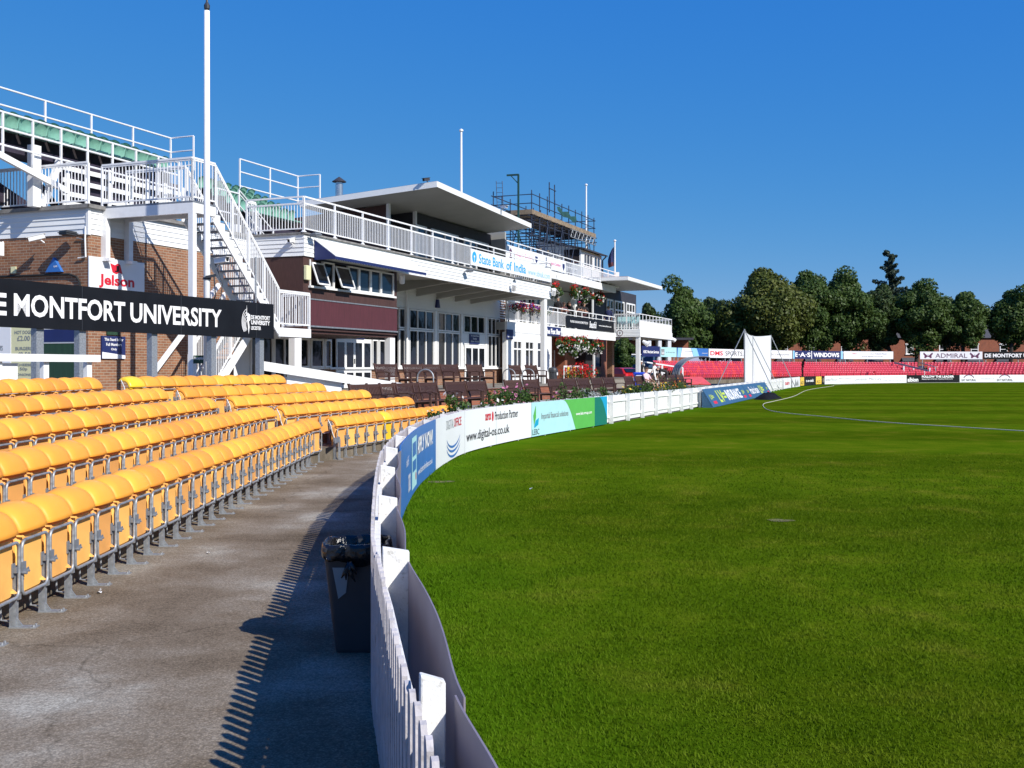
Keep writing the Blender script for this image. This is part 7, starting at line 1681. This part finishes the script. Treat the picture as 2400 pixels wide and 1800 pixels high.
# wheelie bin
p = wpp(1497, 890, 60); z0 = .5
t = thing('wheelie_bin', 'bright blue wheelie bin at the foot of the far column', 'bin', (p.x, p.y, z0))
mb = MB(); mb.add([(p.x - .20, p.y - .24, z0 + .08), (p.x + .20, p.y - .24, z0 + .08), (p.x + .20, p.y + .24, z0 + .08), (p.x - .20, p.y + .24, z0 + .08), (p.x - .27, p.y - .33, z0 + 1.0), (p.x + .27, p.y - .33, z0 + 1.0), (p.x + .27, p.y + .33, z0 + 1.0), (p.x - .27, p.y + .33, z0 + 1.0)], [(3, 2, 1, 0), (4, 5, 6, 7), (0, 1, 5, 4), (1, 2, 6, 5), (2, 3, 7, 6), (3, 0, 4, 7)]); build('body', mb, 'bluebin', t)
mb = MB(); mb.box(p.x - .30, p.x + .30, p.y - .37, p.y + .36, z0 + 1.0, z0 + 1.10); mb.tube((p.x - .28, p.y + .36, z0 + 1.02), (p.x + .28, p.y + .36, z0 + 1.02), .03, 6); build('lid', mb, 'bluebin', t, bevel=.02)
for s_ in (-1, 1): mb = MB(); mb.tube((p.x + s_ * .22, p.y + .22, z0 + .1), (p.x + s_ * .27, p.y + .22, z0 + .1), .10, 12); build('wheel', mb, 'rubber', t)
mb = MB(); mb.box(p.x - .18, p.x + .18, p.y - .345, p.y - .335, z0 + .82, z0 + .94); build('sticker', mb, 'signwhite', t)

def car(label, px, Y, ang, m, hatch):
    X = (px - 1200) / FPX * Y; t = thing('parked_car', label, 'car', (X, Y, .12), 'cars parked behind the far building', rot=ang)
    prof = [(-2.0, .35), (-2.02, .62), (-1.95, .86), (-1.2, .92), (-.55, 1.38), (-.3, 1.44), (.9, 1.46), (1.35, 1.38), (1.85, .98 if hatch else .95), (1.98, .9), (2.0, .4)] if hatch else [(-2.2, .35), (-2.2, .68), (-2.1, .84), (-1.1, .94), (-.45, 1.36), (-.2, 1.41), (.8, 1.41), (1.05, 1.37), (1.65, 1.0), (2.2, .96), (2.25, .4)]
    mb = MB(); n = len(prof); secs = [(-.85, .0), (-.83, .03), (.83, .03), (.85, 0)]
    rows = []
    for y, e in ((-.86, 1), (-.80, 0), (.80, 0), (.86, 1)):
        rows.append([(x * (1 - .012 * e), y * (1 - (.16 if z > 1.0 else 0)), z - (.03 * e)) for x, z in prof])
    vs = [q for r_ in rows for q in r_]; fs = [tuple(range(n)), tuple(reversed(range(3 * n, 4 * n)))]
    for k in range(3):
        for i in range(n): j = (i + 1) % n; fs.append((k * n + i, (k + 1) * n + i, (k + 1) * n + j, k * n + j))
    mb.add(vs, fs); build('body', mb, m, t, smooth=False, bevel=.03)
    mb = MB(); a = prof[3]; b = prof[4]; mb.poly([(a[0] + .03, -.66, a[1] + .05), (b[0] - .03, -.60, b[1]), (b[0] - .03, .60, b[1]), (a[0] + .03, .66, a[1] + .05)]); mb.v = [(p_[0] - .02, p_[1], p_[2] + .02) for p_ in mb.v]; build('windscreen', mb, 'glassdk', t)
    a = prof[7]; b = prof[8]; mb = MB(); mb.poly([(a[0] + .04, -.58, a[1] - .02), (b[0] - .02, -.62, b[1] + .08), (b[0] - .02, .62, b[1] + .08), (a[0] + .04, .58, a[1] - .02)]); mb.v = [(p_[0] + .03, p_[1], p_[2] + .02) for p_ in mb.v]; build('rear_window', mb, 'glassdk', t)
    for s_ in (-1, 1):
        mb = MB(); mb.poly([(-.95, s_ * .735, 1.0), (-.4, s_ * .735, 1.32), (1.0, s_ * .735, 1.32), (1.45, s_ * .735, 1.0)]); mb.v = [(x, y * 1.0 + s_ * .005, z) for x, y, z in mb.v]; build('side_window', mb, 'glassdk', t)
        mb = MB(); x_ = prof[-2][0]; mb.box(x_ - .06, x_ + .03, s_ * .55, s_ * .82, .70, .95); build('tail_light', mb, 'red', t)
        mb = MB(); mb.box(prof[1][0] - .02, prof[1][0] + .08, s_ * .5, s_ * .8, .58, .75); build('headlight', mb, 'signwhite', t)
        for x_ in (-1.3, 1.3): mb = MB(); mb.tube((x_, s_ * .70, .31), (x_, s_ * .87, .31), .31, 16); w_ = build('wheel', mb, 'rubber', t); mb = MB(); mb.tube((x_, s_ * .86, .31), (x_, s_ * .88, .31), .19, 12); build('rim', mb, 'steel', w_)
    mb = MB(); mb.box(prof[-1][0] + .0, prof[-1][0] + .03, -.26, .26, .55, .66); build('number_plate', mb, 'lemon', t)
    return t
car('bright red hatchback parked behind the far building', 1452, 92, R(-60), 'carred', True).location.z = .4
car('dark saloon car parked right of the red hatchback', 1478, 95, R(-50), 'carblue', False).location.z = .4
# ------------------------------------------------------------------ people
def person(label, loc, face, pose='stand', shirt='darkshirt', legs='trouser', hair='hair', cap=None, h=1.76, group=None, arms=None, skirt=None, shorts=False):
    """one skinned body grown on a posed skeleton; facing +y before rotation"""
    J = {}
    def j(n, x, y, z): J[n] = Vector((x, y, z))
    if pose == 'sit':
        j('pel', 0, 0, .50); j('chest', 0, -.08, .86); j('neck', 0, -.08, 1.08); j('head', 0, -.03, 1.22); j('top', 0, -.03, 1.34)
        for s, n in ((-1, 'l'), (1, 'r')): j('hip' + n, s * .10, .02, .50); j('kn' + n, s * .13, .47, .53); j('an' + n, s * .12, .62, .12); j('toe' + n, s * .13, .80, .05); j('sh' + n, s * .19, -.09, .98); j('el' + n, s * .24, .06, .74); j('wr' + n, s * .16, .26, .66)
    elif pose == 'bend':
        j('pel', 0, -.10, .98); j('chest', 0, .25, 1.14); j('neck', 0, .46, 1.20); j('head', 0, .58, 1.18); j('top', 0, .70, 1.14)
        for s, n in ((-1, 'l'), (1, 'r')): j('hip' + n, s * .10, -.10, .94); j('kn' + n, s * .11, -.02, .50); j('an' + n, s * .11, -.06, .10); j('toe' + n, s * .12, .12, .04); j('sh' + n, s * .19, .38, 1.16); j('el' + n, s * .22, .45, .88); j('wr' + n, s * .14, .58, .66)
    elif pose == 'lean':
        j('pel', 0, -.12, .98); j('chest', 0, .06, 1.26); j('neck', 0, .16, 1.46); j('head', 0, .22, 1.57); j('top', 0, .25, 1.69)
        for s, n in ((-1, 'l'), (1, 'r')): j('hip' + n, s * .10, -.12, .94); j('kn' + n, s * .11, -.06, .52); j('an' + n, s * .11, -.16, .10); j('toe' + n, s * .12, .02, .04); j('sh' + n, s * .20, .12, 1.38); j('el' + n, s * .24, .26, 1.13); j('wr' + n, s * .07, .40, 1.14)
    else:
        st = .16 if pose == 'walk' else 0
        j('pel', 0, 0, .98); j('chest', 0, .01, 1.28); j('neck', 0, 0, 1.49); j('head', 0, .025, 1.61); j('top', 0, .02, 1.73)
        for s, n in ((-1, 'l'), (1, 'r')):
            j('hip' + n, s * .10, 0, .94); j('kn' + n, s * .11, .03 + s * st, .52); j('an' + n, s * .11, -.03 + s * st * 1.6, .10); j('toe' + n, s * .13, .15 + s * st * 1.6, .04); j('sh' + n, s * .20, 0, 1.41)
            if arms == 'folded': j('el' + n, s * .25, .08, 1.14); j('wr' + n, s * -.03, .22, 1.20)
            else: j('el' + n, s * .26, -.03 - s * st * .6, 1.12); j('wr' + n, s * .27, .08 - s * st, .86)
    rad = dict(pel=.145, chest=.155, neck=.055, head=.098, top=.065)
    E = [('pel', 'chest', 'S'), ('chest', 'neck', 'S'), ('neck', 'head', 'K'), ('head', 'top', 'K')]
    for n in 'lr':
        rad.update({'hip' + n: .105, 'kn' + n: .066, 'an' + n: .042, 'toe' + n: .036, 'sh' + n: .066, 'el' + n: .046, 'wr' + n: .028})
        E += [('pel', 'hip' + n, 'T'), ('hip' + n, 'kn' + n, 'T'), ('kn' + n, 'an' + n, 'K' if shorts else 'T'), ('an' + n, 'toe' + n, 'B'), ('chest', 'sh' + n, 'S'), ('sh' + n, 'el' + n, 'S'), ('el' + n, 'wr' + n, 'K' if shirt != 'navycloth' else 'S')]
        d = (J['wr' + n] - J['el' + n]).normalized(); J['hd' + n] = J['wr' + n] + d * .08; rad['hd' + n] = .034; E.append(('wr' + n, 'hd' + n, 'K'))
    k = h / 1.78; names = list(J); me = bpy.data.meshes.new('person'); me.from_pydata([tuple(J[n] * k) for n in names], [(names.index(a), names.index(b)) for a, b, _ in E], [])
    o = bpy.data.objects.new('tmp', me); COL.objects.link(o); sk = o.modifiers.new('s', 'SKIN'); sk.use_smooth_shade = True
    for i, n in enumerate(names):
        r_ = rad[n] * k; sv = me.skin_vertices[0].data[i]; sv.radius = (r_ * (1.15 if n in ('chest', 'pel') else 1), r_ * (.78 if n in ('chest', 'pel') else 1)); sv.use_root = (n == 'pel')
    o.modifiers.new('d', 'SUBSURF').levels = 2; o.modifiers['d'].render_levels = 2
    bpy.context.view_layer.update(); ev = o.evaluated_get(bpy.context.evaluated_depsgraph_get()); m2 = ev.to_mesh()
    V = [tuple(v.co) for v in m2.vertices]; F = [tuple(p.vertices) for p in m2.polygons]; Cn = [p.center.copy() for p in m2.polygons]; ev.to_mesh_clear()
    bpy.data.objects.remove(o)
    mats = ['skin', shirt, legs, 'rubber']; key = dict(K=0, S=1, T=2, B=3); segs = [(J[a] * k, J[b] * k, key[c]) for a, b, c in E]
    def near(p):
        best = (9, 0)
        for a, b, c in segs:
            ab = b - a; t_ = max(0, min(1, (p - a).dot(ab) / ab.length_squared)); dd = (p - a - ab * t_).length
            if dd < best[0]: best = (dd, c)
        return best[1]
    mb = MB(); mb.add(V, F); mb.m = [near(c) for c in Cn]
    for n, s in (('l', -1), ('r', 1)):     # fingers and thumb
        d = (J['hd' + n] - J['wr' + n]).normalized(); side = d.cross(Vector((0, 0, 1))) if abs(d.z) < .9 else Vector((0, 1, 0)); side.normalize(); p0 = J['hd' + n] + d * .015
        for q, ln in enumerate((.062, .075, .070, .055)):
            b_ = (p0 + side * (q - 1.5) * .017) * k; mb.path([b_, b_ + d * ln * .55 * k, b_ + (d * .85 + Vector((0, 0, -.5))) * ln * k], [.009, .008, .006], 5, mi=0)
        b_ = (J['wr' + n] + d * .03 + side * .03) * k; mb.path([b_, b_ + (d + side * .8) * .035 * k, b_ + (d * 1.1 + side * .7) * .055 * k], [.011, .010, .007], 5, mi=0)
    hd = J['head'] * k; up = (J['top'] - J['head']).normalized(); fw = Vector((0, 1, 0)); fw = (fw - up * fw.dot(up)); fw = fw.normalized() if fw.length > .3 else Vector((0, 0, -1)); sd = fw.cross(up)
    c = hd + up * .02
    mb.path([c + fw * .085 + up * .02, c + fw * .115 - up * .012, c + fw * .09 - up * .02], [.008, .014, .008], 5, mi=0)
    for s in (-1, 1): mb.path([c + sd * s * .095 - up * .02, c + sd * s * .103 + up * .02], [.014, .018], 5, mi=0); mb.path([c + sd * s * .035 + fw * .088 + up * .024, c + sd * s * .035 + fw * .094 + up * .026], [.012, .010], 6, mi=3)
    mb.path([c + fw * .088 - up * .045 - sd * .022, c + fw * .092 - up * .045 + sd * .022], [.006, .006], 5, mi=2)
    ob = build('person', mb, mats, None, (0, 0, 0), smooth=True); ob.location = loc; ob.rotation_euler = (0, 0, face); tag(ob, label, 'person', group)
    mb = MB(); vs = []; fs = []; N = 12
    for i in range(6):
        ph = R(90 - i * 19)
        for q in range(N):
            a = 2 * math.pi * q / N; r_ = .112 * math.cos(ph) + .004; back = max(0, -math.sin(a)); dz = .115 * math.sin(ph) - (0 if i < 4 else -.03 + .10 * back)
            vs.append(c + up * (.015 + dz) + sd * (r_ * math.cos(a)) + fw * (r_ * math.sin(a) - .008))
        if i:
            for q in range(N): a = (i - 1) * N + q; b = (i - 1) * N + (q + 1) % N; fs.append((a, b, b + N, a + N))
    mb.add(vs, fs); build('cap' if cap else 'hair', mb, cap or hair, ob, (0, 0, 0), smooth=True)
    if cap: mb = MB(); mb.path([c + up * .06 + fw * .09, c + up * .055 + fw * .19], [.06, .035], 8); mb.v = [tuple(Vector(v_) - up * ((Vector(v_) - c).dot(up) - .055) * .8) for v_ in mb.v]; build('cap_peak', mb, cap, ob, (0, 0, 0))
    return ob
def at(px, Y, z): return ((px - 1200) / FPX * Y, Y, z)
zb_ = 4.27
person('person in dark clothes with a ponytail, tallest and leftmost on the bar balcony', at(1308, 64.4, zb_), R(150), 'stand', 'darkshirt', 'trouser', h=1.92, group='people on the bar balcony')
person('person in a dark top seated low beside the tall one on the bar balcony', at(1319, 64.8, zb_), R(200), 'lean', 'maroon', 'trouser', h=1.62, group='people on the bar balcony')
person('person in a dark red top bending over the balcony rail', at(1331, 66.0, zb_), R(100), 'bend', 'maroon', 'trouser', group='people on the bar balcony')
person('person in black standing head down beside the white pier on the balcony', at(1341, 66.8, zb_), R(120), 'lean', 'darkshirt', 'trouser', h=1.78, group='people on the bar balcony')
person('person wearing a pink cap and black top, arms folded on the balcony', at(1358, 68.1, zb_), R(200), 'stand', 'darkshirt', 'trouser', cap='pinkcap', h=1.86, arms='folded', group='people on the bar balcony')
person('person with short fair hair in black, beside the pink cap on the balcony', at(1369, 69.0, zb_), R(170), 'stand', 'darkshirt', 'maroon', hair='olive', h=1.84, arms='folded', group='people on the bar balcony')
person('person in a navy jacket alone near the far end of the bar balcony', at(1426, 74.0, 4.45), R(160), 'stand', 'navycloth', 'navycloth', hair='olive', h=1.70, group='people on the bar balcony')
person('person in a pale pink shirt and light shorts lounging on a front bench', at(1517, 57.2, .45), FA - R(200), 'sit', 'pinkshirt', 'khaki', hair='hair', shorts=True, h=1.9)
person('person in a loose white shirt walking behind the benches', at(1534, 78, .52), R(60), 'walk', 'whiteshirt', 'whiteshirt', h=1.78)
person('person in black bending forward behind the far benches', at(1560, 78, .5), R(95), 'bend', 'darkshirt', 'trouser', h=1.85)
person('person in a dark top behind the far column by the blue bin', at(1503, 80, .6), R(160), 'stand', 'darkshirt', 'trouser', cap='letter', h=1.8)

# ------------------------------------------------------------------ hanging baskets and flowers
def basket(px, y, Y, r, label, seed, ztop, m2='pet_w'):
    rs = np.random.RandomState(seed); X = (px - 1200) / FPX * Y; z = CH + (HZ - y) * Y / FPX
    t = thing('hanging_basket', label, 'hanging basket', (X, Y, z), 'hanging baskets of flowers on the bar building')
    cs = [(X + rs.normal() * r * .42, Y + rs.normal() * r * .4, z + rs.normal() * r * .38 - (.1 * r)) for _ in range(16)]
    leafobj('foliage', cloud(1300, cs, [r * .42] * 16, .065, rs), 'leaf_g', t, (X, Y, z))
    leafobj('red_flowers', cloud(170, [(c[0], c[1], c[2] + .22 * r) for c in cs[:8]] + [(X, Y, z + r * .85)], [r * .42] * 9, .065, rs), 'pet_r', t, (X, Y, z))
    leafobj('white_flowers', cloud(110, [(c[0], c[1] - .1, c[2] - .25 * r) for c in cs[6:14]], [r * .46] * 8, .07, rs), m2, t, (X, Y, z))
    mb = MB(); 
    for q in range(3): mb.tube((X + .2 * math.cos(q * 2.1), Y + .2 * math.sin(q * 2.1), z), (X, Y, ztop), .008, 4)
    mb.lathe([(.05, z - .32), (.2, z - .2), (.28, z)], (X, Y, 0), 10); build('basket', mb, 'plastic_dk', t)
for i, (px, y, Y, r) in enumerate(((1304, 682, 60.5, .44), (1349, 686, 65, .46), (1377, 692, 68, .42), (1408, 700, 72, .46))):
    basket(px, y, Y, r, 'hanging basket of red and white flowers above the balcony, %s from the left' % ordn(i + 1), 30 + i, 7.1)
for i, (px, y, Y, r) in enumerate(((1317, 808, 60.5, .48), (1344, 811, 63.5, .48), (1372, 808, 66.8, .50), (1399, 811, 69.5, .46))):
    basket(px, y, Y, r, 'hanging basket of red and white flowers below the balcony, %s from the left' % ordn(i + 1), 52 + i, 3.85)
def plant(name, label, cat, X, Y, z, r, h, leaf, petals, seed, n=380, size=.035, group='plants in the flower bed behind the fence', np_=60, psz=.038):
    rs = np.random.RandomState(seed); t = thing(name, label, cat, (X, Y, z), group)
    k = 9; cs = [(X + rs.normal() * r * .42, Y + rs.normal() * r * .42, z + h * (.30 + .55 * rs.rand())) for _ in range(k)]
    leafobj('foliage', cloud(n, cs, [r * .38] * k, size, rs), leaf, t, (X, Y, z))
    if petals:
        for pm in petals: leafobj('flowers', cloud(np_, [(c[0], c[1], c[2] + r * .25) for c in cs[:5]], [r * .42] * 5, psz, rs), pm, t, (X, Y, z))
    mb = MB()
    for c in cs[:6]: mb.path([(X, Y, z - .02), ((X + c[0]) / 2 + .02, (Y + c[1]) / 2, (z + c[2]) / 2), c], [.010, .008, .005], 4)
    build('stem', mb, 'bark', t)
# boxes along the left part of the bar balcony rail
for i in range(4):
    P = ab2w(fa(1203 + 21 * i, 22.4), b2 - .15); plant('flower_box', 'red white and purple flowers along the balcony rail, %s clump from the left' % ordn(i + 1), 'flowers', P.x, P.y, 4.72, .46, .50, 'leaf_g', ['pet_r', 'pet_v'], 60 + i, n=300, group='flower clumps on the bar balcony', np_=80, psz=.055)
P = ab2w(fa(1345, 21.3), cb(21.3)); plant('flower_tub', 'low bank of red flowers beneath the balcony', 'flowers', P.x, P.y, .95, 1.3, .65, 'leaf_g', ['pet_r'], 66, n=700, size=.06, np_=650, psz=.06, group=None)
# bed behind the fence
kinds = [('rose_bush', 'leaf_g', ['pet_w'], 'white-flowered rose'), ('silver_shrub', 'leaf_s', None, 'silver-leaved shrub'), ('rose_bush', 'leaf_g', ['pet_p'], 'pink-flowered rose'),
         ('leafy_plant', 'leaf_g', None, 'leafy green plant'), ('marigold', 'leaf_g', ['pet_o'], 'orange-flowered plant'), ('leafy_plant', 'leaf_b', ['pet_y'], 'dark green plant with yellow flowers')]
spots = [(948, 4, .8, .30), (1062, 0, .95, .40), (1075, 3, .6, .35), (1098, 1, .5, .42), (1122, 1, .55, .45), (1146, 1, .42, .36), (1152, 0, .75, .34), (1172, 2, .98, .40), (1196, 2, .95, .45), (1216, 2, 1.0, .42), (1232, 2, .98, .40), (1205, 0, .6, .3),
         (1250, 3, .5, .40), (1290, 3, .72, .45), (1312, 2, .75, .40), (1342, 3, 1.05, .55), (1355, 3, .9, .5), (1328, 2, .6, .35), (1384, 1, .78, .50), (1400, 1, .65, .48), (1412, 3, .95, .42), (1372, 4, .4, .35),
         (1440, 1, .62, .5), (1458, 1, .6, .5), (1474, 1, .55, .5), (1470, 5, .8, .4), (1496, 3, .95, .5), (1490, 4, .7, .4), (1524, 3, 1.15, .85), (1512, 5, .9, .5), (1556, 4, .7, .5), (1572, 5, .75, .5), (1590, 4, .85, .6), (1608, 5, .7, .5), (1625, 4, .6, .5), (1478, 3, .9, .45), (1425, 3, .6, .45),
         (1028, 3, .5, .3), (1046, 0, .55, .3), (1110, 0, .7, .28), (1135, 3, .45, .35), (1162, 3, .5, .35), (1184, 3, .55, .35), (1220, 3, .55, .38), (1240, 3, .6, .38), (1262, 1, .5, .4), (1275, 3, .55, .4), (1300, 1, .5, .4)]
cntk = {}
for i, (px, kd, h, r) in enumerate(sorted(spots)):
    off = -.75 - .5 * ((i * 37) % 10) / 10
    # walk back along the sight line so the plant stands in the bed
    best = min(range(60, len(FL)), key=lambda q: abs(1200 + FPX * fence(FS[q], off)[0] / fence(FS[q], off)[1] - px) + (0 if FL[q][1] > 22 else 1e4))
    p = fence(FS[best], off); nm_, lf, pt, ds = kinds[kd]; cntk[kd] = cntk.get(kd, 0) + 1
    if px == 948: p = (-3.2, 27.6, 0)
    plant(nm_, '%s in the bed, %s of its kind from the seats' % (ds, ordn(cntk[kd])), 'plant', p[0], p[1], .30, r, h * 1.0, lf, pt, 100 + i, n=480 if lf != 'leaf_s' else 600, size=.04 if lf != 'leaf_s' else .032, np_=20, psz=.05)
